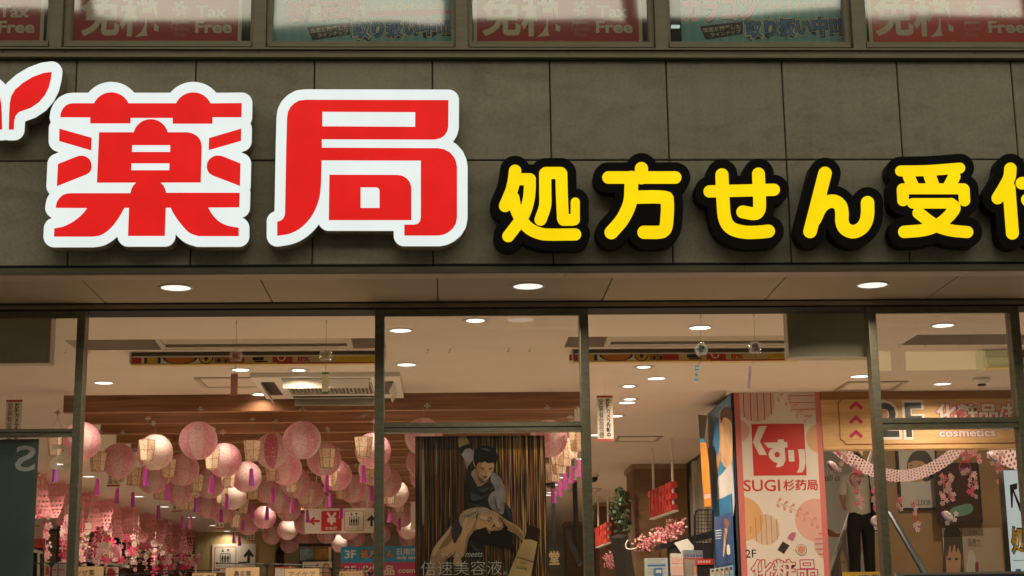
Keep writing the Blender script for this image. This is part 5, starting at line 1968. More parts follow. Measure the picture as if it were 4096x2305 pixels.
# ------------------------------------------------------------------ left rear: blinds, shelf, rolled lanterns
M_BLIND = wood('bamboo', (62, 36, 20), (108, 70, 40), scale=(0.5, 1, 40), freq=3)
M_BLIND2 = wood('bamboo_pale', (120, 88, 44), (168, 130, 76), scale=(0.5, 1, 40), freq=3)
for x0, x1, zt, Y, m, lab in ((atY(440, 2200, 18.4).x, atY(780, 2200, 18.4).x, atY(600, 2165, 18.4).z, 18.4, M_BLIND, 'dark bamboo blind behind the blossom strings'),
                              (atY(60, 2150, 17.6).x, atY(330, 2150, 17.6).x, atY(230, 2128, 17.6).z, 17.6, M_BLIND2, 'pale bamboo blind behind the left post')):
    t = thing('bamboo_blind', lab, 'blind', ((x0 + x1) / 2, Y, zt), 'bamboo blinds')
    n = 46
    hh = (zt - 1.4) / n
    me = None
    for k in range(n):
        if me is None:
            me = MB().box(x0 - (x0 + x1) / 2, x1 - (x0 + x1) / 2, -0.006, 0.006, -hh * 0.42, hh * 0.42).mesh('slat', m)
        o = link('slat', me, t, (0, (k % 2) * 0.002, -hh * (k + .5)))
    for f in (0.2, 0.5, 0.8):
        x = x0 + (x1 - x0) * f
        MB().tube([(x, Y - .009, zt), (x, Y - .009, 1.4)], 0.003, 4).build('cord', M_CORD, t)
    MB().box(x0, x1, Y - .02, Y + .02, zt + .001, zt + .05).build('head_rail', M_BLACK, t)
# dark beam and frame behind the left glass
t = thing('exhibition_rack', 'black display rack with slanting top bar behind the left glass panel', 'rack', (-4.2, 17.0, 0))
p = [atY(195, 2048, 17.0), atY(275, 2078, 17.0)]
MB().tube([p[0], p[1]], 0.022, 4).build('top_bar', M_BLACK, t)
for px in (186, 236, 244):
    q = atY(px, 2070, 17.02)
    MB().box(q.x - .012, q.x + .012, 17.0, 17.05, 0, q.z).build('post', M_BLACK, t)
# long shelf with rolled lanterns on it
YS = 13.0
a, b = atY(300, 2228, YS), atY(489, 2256, YS)
t = thing('storage_unit', 'black shelf unit with slanting grey top carrying lying paper lanterns', 'shelf', tuple((a + b) / 2))
mb = MB()
th = 0.035
mb.add([a, b, b - Vector((0, 0, th)), a - Vector((0, 0, th)), a + Vector((0, .45, 0)), b + Vector((0, .45, 0)), b + Vector((0, .45, -th)), a + Vector((0, .45, -th))],
       [(0, 3, 2, 1), (0, 1, 5, 4), (3, 7, 6, 2), (1, 2, 6, 5), (0, 4, 7, 3), (4, 5, 6, 7)])
mb.build('board', P('shelf_grey', base=(0.42, 0.40, 0.36), rough=0.4, metal=0.4), t)
MB().box(a.x, b.x - .03, YS + .03, YS + .42, 0, b.z - th - .03).build('cabinet', M_BLACK, t)
for k, (px, py, rr_) in enumerate(((333, 2200, 36), (392, 2200, 37), (449, 2212, 34))):
    c = atY(px, py, YS + 0.18)
    t = thing('rolled_lantern', 'pink paper lantern lying on the shelf top, %s from the left' % ordinal(k + 1), 'lantern', tuple(c), 'lanterns lying on the shelf top')
    mb = MB()
    R_ = rr_ * (YS + 6.9) / 6356
    pr = []
    for i in range(25):
        u = -1 + 2 * i / 24
        pr.append((R_ * (1 - 0.55 * u ** 4) * (1.0 if i % 2 else 0.985), u * R_ * 0.95))
    mb.lathe(pr, 24)
    o = mb.build('shade', PK if k < 1 else PW if k == 1 else PK, t, local=True, smooth=True)
    o.rotation_euler = (0, PI / 2 + 0.15, 0)
    mb = MB()
    mb.lathe([(R_ * .44, 0.955 * R_), (R_ * .46, 0.97 * R_), (R_ * .43, 0.975 * R_)], 18)
    o = mb.build('hoop', M_CORD, t, local=True)
    o.rotation_euler = (0, PI / 2 + 0.15, 0)
# stacked goods at the lower left
for px0, py0, px1, py1, Y, base, lab in ((134, 2075, 162, 2155, 7.2, (0.5, 0.36, 0.33), 'pale pink carton at the edge of the green poster'), (132, 2155, 172, 2192, 7.2, (0.5, 0.06, 0.05), 'red carton under the pale pink carton'),
                                         (176, 2258, 202, 2320, 5.2, (0.42, 0.36, 0.36), 'pale packet with red silhouette at the lower left'), (206, 2256, 230, 2320, 5.2, (0.32, 0.28, 0.28), 'grey packet beside the packet with red silhouette'),
                                         (234, 2256, 258, 2320, 5.2, (0.34, 0.29, 0.30), 'grey packet next to the left post'), (422, 2268, 465, 2330, 5.6, (0.6, 0.56, 0.5), 'white carton with red print right of the cold medicine card'),
                                         (1100, 2268, 1178, 2310, 6.2, (0.50, 0.45, 0.40), 'white leaflet box with red border behind the eye care card')):
    X0, X1, Z0, Z1 = rect(px0, py0, px1, py1, Y)
    t = thing('carton', lab, 'carton', ((X0 + X1) / 2, Y, Z0), 'cartons on the left shelves')
    o = MB().box(X0, X1, Y, Y + 0.08, Z0, Z1).build('carton_body', P('carton_%d' % px0, base=base, rough=0.5), t)
    mb = MB()
    if px0 in (176, 422):
        ppx(mb, [(px0 + 6, py0 + 40), (px0 + 9, py0 + 12), ((px0 + px1) / 2, py0 + 5), (px1 - 6, py0 + 16), (px1 - 6, py0 + 40)], Y - .001, M_NRED, 4)
    elif px0 == 1100:
        bpx(mb, px0, py0, px1, py0 + 4, Y - .002, .001, M_NRED)
    else:
        bpx(mb, px0 + 3, (py0 * 2 + py1) / 3, px1 - 3, (py0 * 2 + py1) / 3 + 5, Y - .002, .001, M_BRED)
    mb.build('print', None, t)
    MB().box(X0 + .002, X1 - .002, Y + .01, Y + .07, 0.004, Z0 - .0005).build('shelf_support', M_BLACK, t)
t = thing('white_stand', 'white bent tube stand beside the green poster', 'stand', tuple(atY(150, 2210, 6.4)))
MB().tube([atY(131, 2203, 6.4), atY(146, 2203, 6.4), atY(154, 2212, 6.4), atY(153, 2330, 6.4)], 0.011, 8).build('tube', M_SIGNW, t)
MB().tube([atY(131, 2203, 6.4), atY(131, 2203, 6.4) + Vector((0, .3, 0))], 0.011, 8).build('tube', M_SIGNW, t)

# rear display shelf with small posters, between the hanging cards and the guide board
YD = 13.5
t = thing('display_shelf', 'rear display shelf with blue and yellow posters over a white counter', 'shelf', tuple(atY(1255, 2300, YD)))
X0, X1, Z0, Z1 = rect(1195, 2190, 1324, 2246, YD)
MB().box(X0, X1, YD + .05, YD + .5, 0, Z1).build('cabinet', P('display_dark', base=(0.05, 0.04, 0.035), rough=0.5), t)
MB().box(X0, X1, YD, YD + .049, Z1 + .01, Z1 + .05).build('header', M_BLACK, t)
MB().box(X1 - .03, X1, YD - .003, YD + .049, Z0, Z1).build('side', M_SIGNW, t)
for a, b, m in ((1199, 1254, P('small_poster_blue', base=(0.20, 0.32, 0.40), rough=0.5, var=0.5, scale=14)), (1257, 1318, P('small_poster_yellow', base=(0.45, 0.27, 0.05), rough=0.5, var=0.5, scale=16))):
    q = rect(a, 2194, b, 2241, YD)
    MB().box(q[0], q[1], YD + .02, YD + .049, q[2], q[3]).build('small_poster', m, t)
q = rect(1210, 2247, 1326, 2330, YD - .1)
MB().box(q[0], q[1], YD - .1, YD - .01, q[2], q[3]).build('counter', M_SIGNW, t)
mb = MB()
ppx(mb, [(1288, 2300), (1290, 2265), (1303, 2252), (1318, 2262), (1322, 2285), (1318, 2320), (1292, 2320)], YD - .101, P('hair_tan', base=(0.35, 0.2, 0.12)), 4)
ppx(mb, [(1296, 2285), (1297, 2268), (1306, 2260), (1315, 2270), (1314, 2288), (1306, 2300)], YD - .102, P('skin_print', base=(0.55, 0.36, 0.25)), 4)
mb.build('printed_face', None, t)


# ------------------------------------------------------------------ the big advertising poster on the middle door
def streak_mat():
    m, nt, b = new_mat('poster_streaks')
    tc = nt.nodes.new('ShaderNodeTexCoord')

    def layer(sx, sz, seed, lo, hi):
        mp = nt.nodes.new('ShaderNodeMapping')
        mp.inputs['Scale'].default_value = (sx, 1, sz)
        mp.inputs['Location'].default_value = (seed, 0, seed * 1.7)
        nz = nt.nodes.new('ShaderNodeTexNoise')
        nz.inputs['Scale'].default_value = 1.0
        nz.inputs['Detail'].default_value = 3
        mr = nt.nodes.new('ShaderNodeMapRange')
        mr.inputs['From Min'].default_value, mr.inputs['From Max'].default_value = lo, hi
        nt.links.new(tc.outputs['Object'], mp.inputs['Vector'])
        nt.links.new(mp.outputs[0], nz.inputs['Vector'])
        nt.links.new(nz.outputs['Fac'], mr.inputs['Value'])
        return mr.outputs['Result']

    def mixc(a, bcol, fac, mode='ADD'):
        mx = nt.nodes.new('ShaderNodeMixRGB')
        mx.blend_type = mode
        nt.links.new(fac, mx.inputs['Fac'])
        if isinstance(a, tuple):
            mx.inputs['Color1'].default_value = (*a, 1)
        else:
            nt.links.new(a, mx.inputs['Color1'])
        mx.inputs['Color2'].default_value = (*bcol, 1)
        return mx.outputs['Color']
    sx = nt.nodes.new('ShaderNodeSeparateXYZ')
    nt.links.new(tc.outputs['Object'], sx.inputs[0])
    rx = nt.nodes.new('ShaderNodeMapRange')
    rx.inputs['From Min'].default_value, rx.inputs['From Max'].default_value = -0.05, 0.26
    nt.links.new(sx.outputs['X'], rx.inputs['Value'])
    ad = nt.nodes.new('ShaderNodeMath')
    ad.operation = 'MULTIPLY_ADD'
    ad.inputs[1].default_value, ad.inputs[2].default_value = 1.1, 0.22
    nt.links.new(rx.outputs['Result'], ad.inputs[0])
    c = mixc((0.012, 0.006, 0.004), (0.34, 0.125, 0.032), layer(110, 1.6, 3.1, .50, .68))
    f2 = nt.nodes.new('ShaderNodeMath')
    f2.operation = 'MULTIPLY'
    nt.links.new(layer(190, 2.6, 9.7, .52, .64), f2.inputs[0])
    nt.links.new(ad.outputs[0], f2.inputs[1])
    c = mixc(c, (1.0, 0.55, 0.17), f2.outputs[0])
    f3 = nt.nodes.new('ShaderNodeMath')
    f3.operation = 'MULTIPLY'
    nt.links.new(layer(45, 1.6, 21.0, .62, .8), f3.inputs[0])
    nt.links.new(ad.outputs[0], f3.inputs[1])
    c = mixc(c, (0.6, 0.5, 0.36), f3.outputs[0])
    nt.links.new(c, b.inputs['Base Color'])
    b.inputs['Roughness'].default_value = 0.35
    return m


YPO = YG + 0.055
X0, X1, Z0, Z1 = rect(1661, 1744, 2186, 2420, YPO)
t = thing('poster', 'dark golden cosmetics poster with two dancers and a bottle on the middle glass door', 'poster', ((X0 + X1) / 2, YPO, (Z0 + Z1) / 2))
MB().box(X0, X1, YPO, YPO + 0.003, Z0, Z1).build('sheet', streak_mat(), t)
SK = P('print_skin', base=(0.718, 0.445, 0.229), rough=0.4, var=0.38, scale=6)
SK2 = P('print_skin_shade', base=(0.441, 0.242, 0.116), rough=0.4)
BK = P('print_black', base=(0.008, 0.007, 0.007), rough=0.35)
GRY = P('print_grey_lilac', base=(0.357, 0.315, 0.325), rough=0.4, var=0.4, scale=22)
DK = P('print_charcoal', base=(0.022, 0.02, 0.023), rough=0.4, var=0.3, scale=30)
SEQ = P('print_sequin', base=(0.546, 0.423, 0.273), rough=0.3, var=0.55, scale=160)
SEQD = P('print_sequin_dark', base=(0.068, 0.057, 0.051), rough=0.3, var=0.9, scale=160)
GLD = P('print_gold', base=(0.850, 0.608, 0.280), rough=0.3, var=0.25, scale=7)
GLDD = P('print_brown_cap', base=(0.05, 0.022, 0.016), rough=0.3, var=0.3, scale=8)
PTX = P('print_pale', base=(0.850, 0.850, 0.792), rough=0.4)
MOU = P('print_mouth', base=(0.16, 0.03, 0.025), rough=0.4)
TEE = P('print_teeth', base=(0.5, 0.45, 0.38), rough=0.4)
LAY = [0]


def pp(mb, pts, m, sm=4):
    LAY[0] += 1
    ppx(mb, pts, YPO - 0.0006 - 0.00012 * LAY[0], m, sm, 1640, 1720, 2.478)


mb = MB()
for x, y0, y1, w, rgb in ((130, 100, 900, 18, (.30, .27, .21)), (262, 100, 420, 10, (.22, .24, .18)), (860, 100, 440, 9, (.20, .30, .06)), (990, 110, 610, 8, (.26, .22, .26)), (1042, 400, 1010, 11, (.34, .12, .12)), (392, 560, 860, 6, (.34, .22, .06)),
                          (1080, 100, 520, 6, (.36, .24, .06)), (1165, 500, 900, 6, (.38, .27, .09)), (1312, 70, 430, 6, (.30, .24, .14)), (300, 870, 1050, 4, (.24, .22, .18))):
    pp(mb, [(x, y0), (x + w * .8, (y0 + y1) / 2), (x + w * .4, y1), (x - w * .4, y1), (x - w * .8, (y0 + y1) / 2)], P('streak_%d' % x, base=tuple(v * 1.2 for v in rgb), rough=0.4))
# man: arm, sleeve, torso
pp(mb, [(482, 75), (520, 62), (560, 68), (588, 140), (545, 165), (490, 182)], SK)
pp(mb, [(492, 178), (540, 150), (585, 140), (600, 185), (640, 228), (655, 300), (600, 340), (566, 392), (540, 300), (505, 235)], GRY)
pp(mb, [(492, 178), (585, 140), (598, 178), (545, 190), (512, 240)], DK)
pp(mb, [(566, 392), (600, 330), (650, 300), (760, 400), (850, 430), (920, 500), (936, 600), (930, 700), (985, 770), (1020, 880), (1010, 1100), (905, 1150), (745, 1140), (730, 1230), (650, 1290), (570, 1220), (560, 1050), (600, 850), (585, 560)], DK)
pp(mb, [(820, 425), (890, 470), (935, 560), (940, 680), (925, 830), (860, 812), (800, 770), (775, 690), (800, 630), (845, 590), (800, 500)], GRY)
pp(mb, [(606, 432), (650, 385), (660, 450), (690, 540), (672, 560), (640, 500)], GRY)
pp(mb, [(645, 430), (665, 370), (780, 470), (745, 530), (680, 556), (650, 500)], SK2)
for k in range(26):
    a, b = random.Random(k).uniform(780, 850), random.Random(k + 99).uniform(430, 590)
    pp(mb, [(a, b), (a + 5, b + 1), (a + 4, b + 6), (a - 1, b + 4)], GRY, 0)
# head
pp(mb, [(655, 335), (700, 312), (790, 320), (832, 335), (828, 385), (805, 440), (772, 490), (732, 506), (695, 485), (668, 420)], SK)
pp(mb, [(655, 330), (700, 312), (710, 360), (692, 440), (672, 430)], SK2)
pp(mb, [(624, 318), (640, 300), (656, 330), (652, 372), (636, 360)], SK2)
pp(mb, [(632, 300), (632, 245), (650, 195), (700, 165), (765, 158), (828, 178), (862, 232), (866, 290), (845, 340), (820, 325), (770, 330), (740, 312), (715, 328), (690, 318), (664, 345), (655, 372), (640, 330)], BK)
pp(mb, [(712, 450), (740, 446), (766, 456), (750, 478), (726, 474)], MOU)
pp(mb, [(716, 452), (740, 448), (762, 457), (740, 458)], TEE)
for q in ([(698, 368), (725, 378), (745, 388), (720, 384)], [(778, 388), (808, 374), (818, 378), (790, 392)], [(705, 388), (738, 400), (722, 400)], [(784, 402), (812, 392), (804, 400)], [(748, 405), (762, 432), (744, 434)]):
    pp(mb, q, BK if q[0][1] < 395 else SK2, 3)
# woman
pp(mb, [(505, 900), (410, 940), (365, 1005), (290, 1095), (220, 1200), (190, 1340), (140, 1500), (270, 1500), (345, 1310), (440, 1215), (500, 1100), (530, 980)], SK)
pp(mb, [(300, 1090), (360, 1010), (410, 945), (440, 1000), (420, 1090), (360, 1150), (280, 1180)], SK2)
pp(mb, [(405, 958), (450, 900), (495, 880), (525, 980), (480, 1070), (440, 1130), (415, 1050)], SEQD)
pp(mb, [(500, 840), (560, 792), (660, 765), (730, 764), (795, 795), (825, 845), (760, 850), (690, 825), (655, 860), (668, 985), (600, 990), (530, 985), (488, 905)], SEQ)
pp(mb, [(668, 860), (700, 822), (760, 830), (800, 880), (765, 950), (700, 980), (664, 975)], SK)
pp(mb, [(800, 795), (865, 822), (945, 885), (1080, 965), (1142, 1062), (1118, 1098), (1060, 1040), (960, 985), (915, 890), (840, 850)], SK)
pp(mb, [(528, 890), (565, 866), (610, 868), (650, 905), (655, 960), (620, 1020), (580, 1080), (556, 1200), (505, 1275), (525, 1335), (485, 1350), (430, 1335), (445, 1225), (490, 1080), (520, 985)], SK)
pp(mb, [(900, 872), (945, 905), (965, 950), (955, 1000), (1000, 1060), (1035, 1195), (960, 1170), (850, 1150), (745, 1125), (690, 1090), (600, 1085), (640, 1015), (720, 985), (790, 1012), (900, 1010)], BK)
pp(mb, [(738, 895), (785, 845), (830, 842), (885, 862), (930, 925), (928, 975), (885, 1006), (800, 1002), (752, 965)], SK)
pp(mb, [(878, 866), (935, 900), (968, 950), (958, 1005), (895, 1016), (800, 1010), (880, 990), (922, 955), (915, 912)], BK)
pp(mb, [(752, 968), (770, 975), (795, 1015), (790, 1032), (770, 1005)], SK2)
pp(mb, [(768, 890), (790, 862), (812, 872), (795, 900), (778, 912)], MOU)
pp(mb, [(774, 888), (792, 868), (802, 876), (786, 902)], TEE)
for q in ([(858, 908), (884, 886), (890, 892), (868, 914)], [(815, 958), (838, 936), (842, 944), (822, 972)], [(830, 985), (858, 955), (850, 965)], [(880, 920), (905, 900), (902, 912)]):
    pp(mb, q, BK, 3)
SKM = P('print_skin_mid', base=(0.47, 0.28, 0.14), rough=0.4, var=0.3, scale=9)
SKH = P('print_skin_light', base=(0.80, 0.58, 0.36), rough=0.4)
FLD = P('print_fold', base=(0.075, 0.07, 0.078), rough=0.4, var=0.4, scale=20)
for q, m in (([(640, 905), (655, 960), (620, 1022), (580, 1082), (556, 1200), (515, 1270), (545, 1150), (560, 1060), (612, 985)], SKM), ([(540, 895), (570, 875), (560, 940), (535, 1020), (505, 1110), (515, 1000)], SKH),
             ([(880, 850), (960, 915), (1075, 985), (1130, 1070), (1070, 1035), (975, 975), (920, 905)], SKM), ([(290, 1095), (365, 1010), (415, 955), (380, 1040), (300, 1150), (240, 1250), (225, 1200)], SKH),
             ([(200, 1330), (300, 1290), (420, 1210), (340, 1310), (270, 1480), (220, 1490)], SKM), ([(690, 870), (730, 850), (770, 880), (740, 900)], SKH), ([(845, 880), (880, 905), (905, 960), (860, 965), (835, 920)], SKH),
             ([(800, 990), (880, 1000), (925, 965), (915, 930), (880, 975)], SKM), ([(600, 620), (700, 660), (780, 640), (700, 690), (615, 700)], FLD), ([(640, 560), (720, 590), (790, 560), (730, 620)], FLD),
             ([(940, 720), (985, 790), (1005, 880), (975, 850)], FLD), ([(620, 730), (700, 750), (760, 735), (690, 765)], FLD), ([(600, 1100), (640, 1160), (700, 1200), (630, 1190)], FLD),
             ([(700, 430), (740, 490), (700, 480), (680, 440)], SKM), ([(850, 640), (890, 600), (905, 700), (885, 790), (860, 740)], P('print_lilac_light', base=(0.42, 0.38, 0.40), rough=0.4)),
             ([(700, 190), (760, 180), (800, 215), (750, 205)], FLD), ([(540, 815), (620, 795), (700, 790), (640, 815), (560, 850)], P('print_sequin_light', base=(0.55, 0.46, 0.32), rough=0.3, var=0.6, scale=160))):
    pp(mb, q, m)
# bottle
pp(mb, [(1130, 1080), (1200, 1065), (1268, 1110), (1275, 1180), (1215, 1500), (975, 1500), (1045, 1270)], GLD, 3)
pp(mb, [(1172, 948), (1180, 946), (1284, 975), (1288, 985), (1225, 1310), (1190, 1500), (1240, 1500), (1290, 1000)], GLDD, 0)
pp(mb, [(1172, 948), (1284, 978), (1262, 1110), (1200, 1085), (1132, 1085)], GLDD, 0)
pp(mb, [(1060, 1262), (1064, 1256), (1226, 1306), (1224, 1314)], GLDD, 0)
mb.build('print', None, t)
mb = MB()
yt = YPO - 0.0006 - 0.00012 * (LAY[0] + 1)
q = lambda x, y: (1640 + x / 2.478, 1720 + y / 2.478)
tpx(mb, 'りくりゅう', *q(318, 1218), *q(535, 1260), yt, PTX)
tpx(mb, 'meets', *q(548, 1212), *q(722, 1258), yt, PTX, slant=0.35)
tpx(mb, '倍速美容液', *q(108, 1298), *q(910, 1440), yt, PTX, bold=-0.008)
tpx(mb, '®', *q(922, 1402), *q(958, 1440), yt, PTX)
tpx(mb, 'ELIXIR', *q(1056, 1356), *q(1166, 1384), yt, GLDD, rot=-0.22)
tpx(mb, 'THE SERUM', *q(1085, 1312), *q(1160, 1326), yt, GLDD, rot=-0.22)
mb.build('lettering', None, t)

# dark green poster on the left door
YQ = YG + 0.052
X0, X1, Z0, Z1 = rect(-240, 1758, 141, 2400, YQ)
X1 = atY(156, 1760, YQ).x
t = thing('poster', 'dark green poster with mirrored white letter on the left glass door', 'poster', (X1, YQ, Z1))
MB().box(X0, X1, YQ, YQ + 0.003, Z0, Z1).build('sheet', P('poster_green', base=(0.114, 0.174, 0.153), rough=0.5, var=0.2, scale=5), t)
mb = MB()
tpx(mb, 'S', 60, 1783, 142, 1886, YQ - .001, P('print_mint', base=(0.800, 0.800, 0.800), rough=0.5), bold=0.01, flip=True)
tpx(mb, 'ウダー', 0, 1806, 88, 1836, YQ - .001, P('print_dim', base=(0.10, 0.115, 0.10), rough=0.5))
mb.build('lettering', None, t)
t = thing('door_letter', 'pale mirrored letter copy on the glass beside the green poster', 'lettering', tuple(atY(238, 1835, YQ - .012)))  # second, paler copy of the mirrored letter, laid on the glass
mb = MB()
tpx(mb, 'S', 199, 1780, 277, 1881, YQ - .014, P('letter_cream', base=(0.800, 0.743, 0.627), rough=0.5, trans=0.7), bold=0.01, flip=True)
mb.build('letter_copy', None, t)

# ------------------------------------------------------------------ papered pillar
xl, xr = atY(2949, 1900, PY).x, atY(3297, 1900, PY).x
t = thing('pillar', 'white and pink papered pillar with red kana logo and cosmetics lettering', 'pillar', ((xl + xr) / 2, PY, 0))
MB().box(xl, xr, PY, 4.76, 0, ZC - 0.001).build('core', P('pillar_dark', base=(0.02, 0.018, 0.017), rough=0.5), t)
M_PIL = P('pillar_paper', base=(0.66, 0.60, 0.53), rough=0.5)
M_PRS = P('pillar_rose', base=(0.58, 0.16, 0.15), rough=0.5)
M_PLP = P('pillar_light_pink', base=(0.64, 0.36, 0.30), rough=0.5)
M_PLO = P('pillar_light_orange', base=(0.62, 0.36, 0.16), rough=0.5)
M_PDO = P('pillar_orange', base=(0.52, 0.20, 0.06), rough=0.5)
M_PMG = P('pillar_magenta', base=(0.46, 0.035, 0.10), rough=0.5)
M_PRD = P('pillar_red', base=(0.52, 0.03, 0.025), rough=0.5)
M_PIN = P('pillar_ink', base=(0.025, 0.022, 0.02), rough=0.5)
w = xr - xl
MB().box(xl, xr, PY - 0.003, PY - 0.0002, 0, ZC - 0.001).build('paper', M_PIL, t)
mb = MB()
mb.box(xl, xl + w * .066, PY - 0.0042, PY - 0.0032, 0, ZC - 0.001)
mb.box(xr - w * .062, xr, PY - 0.0042, PY - 0.0032, 0, ZC - 0.001)
mb.build('border_stripe', M_PRS, t)
MB().box(xl - 0.012, xl - 0.0005, PY - 0.004, PY + .06, 0, ZC - 0.001).build('corner_strip', P('pillar_dark', base=(0.02, 0.018, 0.017), rough=0.5), t)
# printed circles, stripes, leaves: pillar coordinates u 0..1 across, v metres down from the ceiling
yb = PY - 0.0036
vpx = lambda px, py: (atY(px, py, PY).x, atY(px, py, PY).z)
qq = lambda x, y: vpx(2700 + x / 1.947, 1560 + y / 1.947)
xin0, xin1 = xl + w * .067, xr - w * .063


def disc(mb, cx, cy, rx, ry, m, dy, stripes=None, sm=None, vert=True):
    """circle in crop coordinates, clipped to the paper between the borders; stripes: list of (position, width, material)"""
    c = qq(cx, cy)
    R_ = abs(qq(cx + rx, cy)[0] - c[0])
    if not stripes:
        pts = [(min(max(c[0] + R_ * math.cos(a), xin0), xin1), min(c[1] + R_ * math.sin(a), ZC - .002)) for a in [2 * PI * i / 40 for i in range(40)]]
        mb.add([(p, yb - dy, z) for p, z in pts], [tuple(range(40))], m)
    else:
        for s0, sw, m2 in stripes:
            h0 = math.sqrt(max(0.0, 1 - s0 * s0)) * R_
            if vert:
                a, b = c[0] + s0 * R_, c[0] + (s0 + sw) * R_
                if a < xin0 or b > xin1: continue
                mb.add([(a, yb - dy, c[1] - h0), (b, yb - dy, c[1] - h0), (b, yb - dy, min(c[1] + h0, ZC - .002)), (a, yb - dy, min(c[1] + h0, ZC - .002))], [(0, 1, 2, 3)], m2)
            else:
                z0, z1 = c[1] + s0 * R_, c[1] + (s0 + sw) * R_
                if z1 > ZC - .002: continue
                mb.add([(max(c[0] - h0, xin0), yb - dy, z0), (min(c[0] + h0, xin1), yb - dy, z0), (min(c[0] + h0, xin1), yb - dy, z1), (max(c[0] - h0, xin0), yb - dy, z1)], [(0, 1, 2, 3)], m2)


def stripes(thick, thin_, n=5):
    out = []
    k = 0
    s = -0.98
    while s < 0.96:
        if k % n == 0:
            out.append((s, 0.06, thick))
            s += 0.10
        else:
            out.append((s, 0.022, thin_))
            s += 0.062
        k += 1
    return out


def sprig(mb, pts, m, dy, leaf=24):
    for i, (x, y, a) in enumerate(pts):
        for s in (-1, 1):
            an = a + s * 0.9
            p = qq(x, y)
            L = leaf / 1.947 * 10.5 / 6356
            e = (math.cos(an), -math.sin(an))
            f = (-e[1], e[0])
            loop = [(p[0] + L * (u * e[0] + v * f[0]), p[1] + L * (u * e[1] + v * f[1])) for u, v in ((0.1, 0), (.5, .10), (1.0, .36), (1.45, .3), (1.6, 0), (1.45, -.3), (1.0, -.36), (.5, -.10))]
            if max(q[0] for q in loop) < xin1 and max(q[1] for q in loop) < ZC:
                mb.add([(q[0], yb - dy - 0.00003 * i - (0.000015 if s > 0 else 0), q[1]) for q in loop], [tuple(range(8))], m)
    for (x0, y0, _), (x1, y1, _) in zip(pts[:-1], pts[1:]):
        a, b = qq(x0, y0), qq(x1, y1)
        mb.add([(a[0], yb - dy, a[1]), (b[0], yb - dy, b[1]), (b[0], yb - dy, b[1] + .004), (a[0], yb - dy, a[1] + .004)], [(0, 1, 2, 3)], m)


mb = MB()
disc(mb, 490, 320, 88, 88, M_PLP, .0001)
disc(mb, 625, 95, 152, 152, None, .0003, stripes(M_PMG, M_PDO))
disc(mb, 1030, 60, 150, 150, None, .0002, stripes(M_PDO, M_PLP), vert=False)
disc(mb, 1135, 380, 115, 115, M_PLO, .0001)
sprig(mb, [(800, 45, .6), (860, 80, .6), (905, 125, .7), (950, 170, .8), (1010, 215, .7), (1060, 265, .7)], M_PLP, .0004, 30)
disc(mb, 515, 1005, 172, 208, M_PLO, .0001)
disc(mb, 700, 1088, 117, 117, None, .0003, stripes(M_PDO, M_PLO))
disc(mb, 1100, 1015, 165, 165, M_PLP, .0001)
disc(mb, 1195, 1210, 112, 112, None, .0003, stripes(M_PMG, M_PLP), vert=False)
sprig(mb, [(790, 872, .35), (840, 895, .35), (890, 915, .4), (945, 945, .45), (1000, 975, .5), (1060, 1015, .5), (1100, 1035, .5)], P('pillar_leaf', base=(0.56, 0.27, 0.19), rough=0.5), .0005, 30)
mb.build('printed_pattern', None, t)
# red square logo of three kana
mb = MB()
s4 = [qq(594, 268), qq(1003, 263), qq(1024, 664), qq(611, 670)]
X0, X1, Z0, Z1 = (s4[0][0] + s4[3][0]) / 2, (s4[1][0] + s4[2][0]) / 2, (s4[2][1] + s4[3][1]) / 2, (s4[0][1] + s4[1][1]) / 2
mb.add([(X0, yb - .0006, Z0), (X1, yb - .0006, Z0), (X1, yb - .0006, Z1), (X0, yb - .0006, Z1)], [(0, 1, 2, 3)], M_PRD)
LG = lambda pts: [(X0 + (x - 600) / 415 * (X1 - X0), Z1 - (y - 266) / 402 * (Z1 - Z0)) for x, y in pts]


def flat(loops, m, dy):
    vs, fs = fill_mesh(loops)
    mb.add([(a, yb - dy, b) for a, b, _ in vs], fs, m)


flat([LG([(655, 283), (722, 281), (662, 402), (712, 508), (652, 508), (605, 408)])], M_PIL, .0008)
flat([LG([(690, 412), (803, 410), (803, 388), (849, 388), (850, 408), (876, 408), (876, 452), (853, 452), (856, 548), (836, 590), (802, 604), (776, 604), (792, 574), (757, 560), (730, 530), (724, 500), (738, 470), (765, 455), (724, 455)]),
      LG(arc(792, 506, 22, 0, 350, 14))], M_PIL, .0008)
flat([LG([(878, 472), (926, 472), (926, 560), (882, 562)])], M_PIL, .0008)
flat([LG([(958, 466), (1008, 465), (1012, 570), (1000, 620), (980, 646), (938, 648), (958, 610), (964, 560)])], M_PIL, .0008)
mb.build('kana_logo', None, t)
mb = MB()
Q = lambda x, y: (2700 + x / 1.947, 1560 + y / 1.947)
tpx(mb, 'SUGI', *Q(534, 700), *Q(818, 790), yb - .0006, M_PRD, bold=0.012)
tpx(mb, '杉药局', *Q(842, 698), *Q(1112, 784), yb - .0006, M_PRD, bold=0.02)
tpx(mb, '2F', *Q(548, 1243), *Q(632, 1306), yb - .0006, M_PIN)
tpx(mb, '化粧品', *Q(592, 1318), *Q(1110, 1490), yb - .0006, M_PMG, bold=0.055, ref=0.03)
tpx(mb, '化粧品', *Q(592, 1318), *Q(1110, 1490), yb - .0009, M_PIL, bold=0.012, ref=0.03)
mb.build('lettering', None, t)
mb = MB()
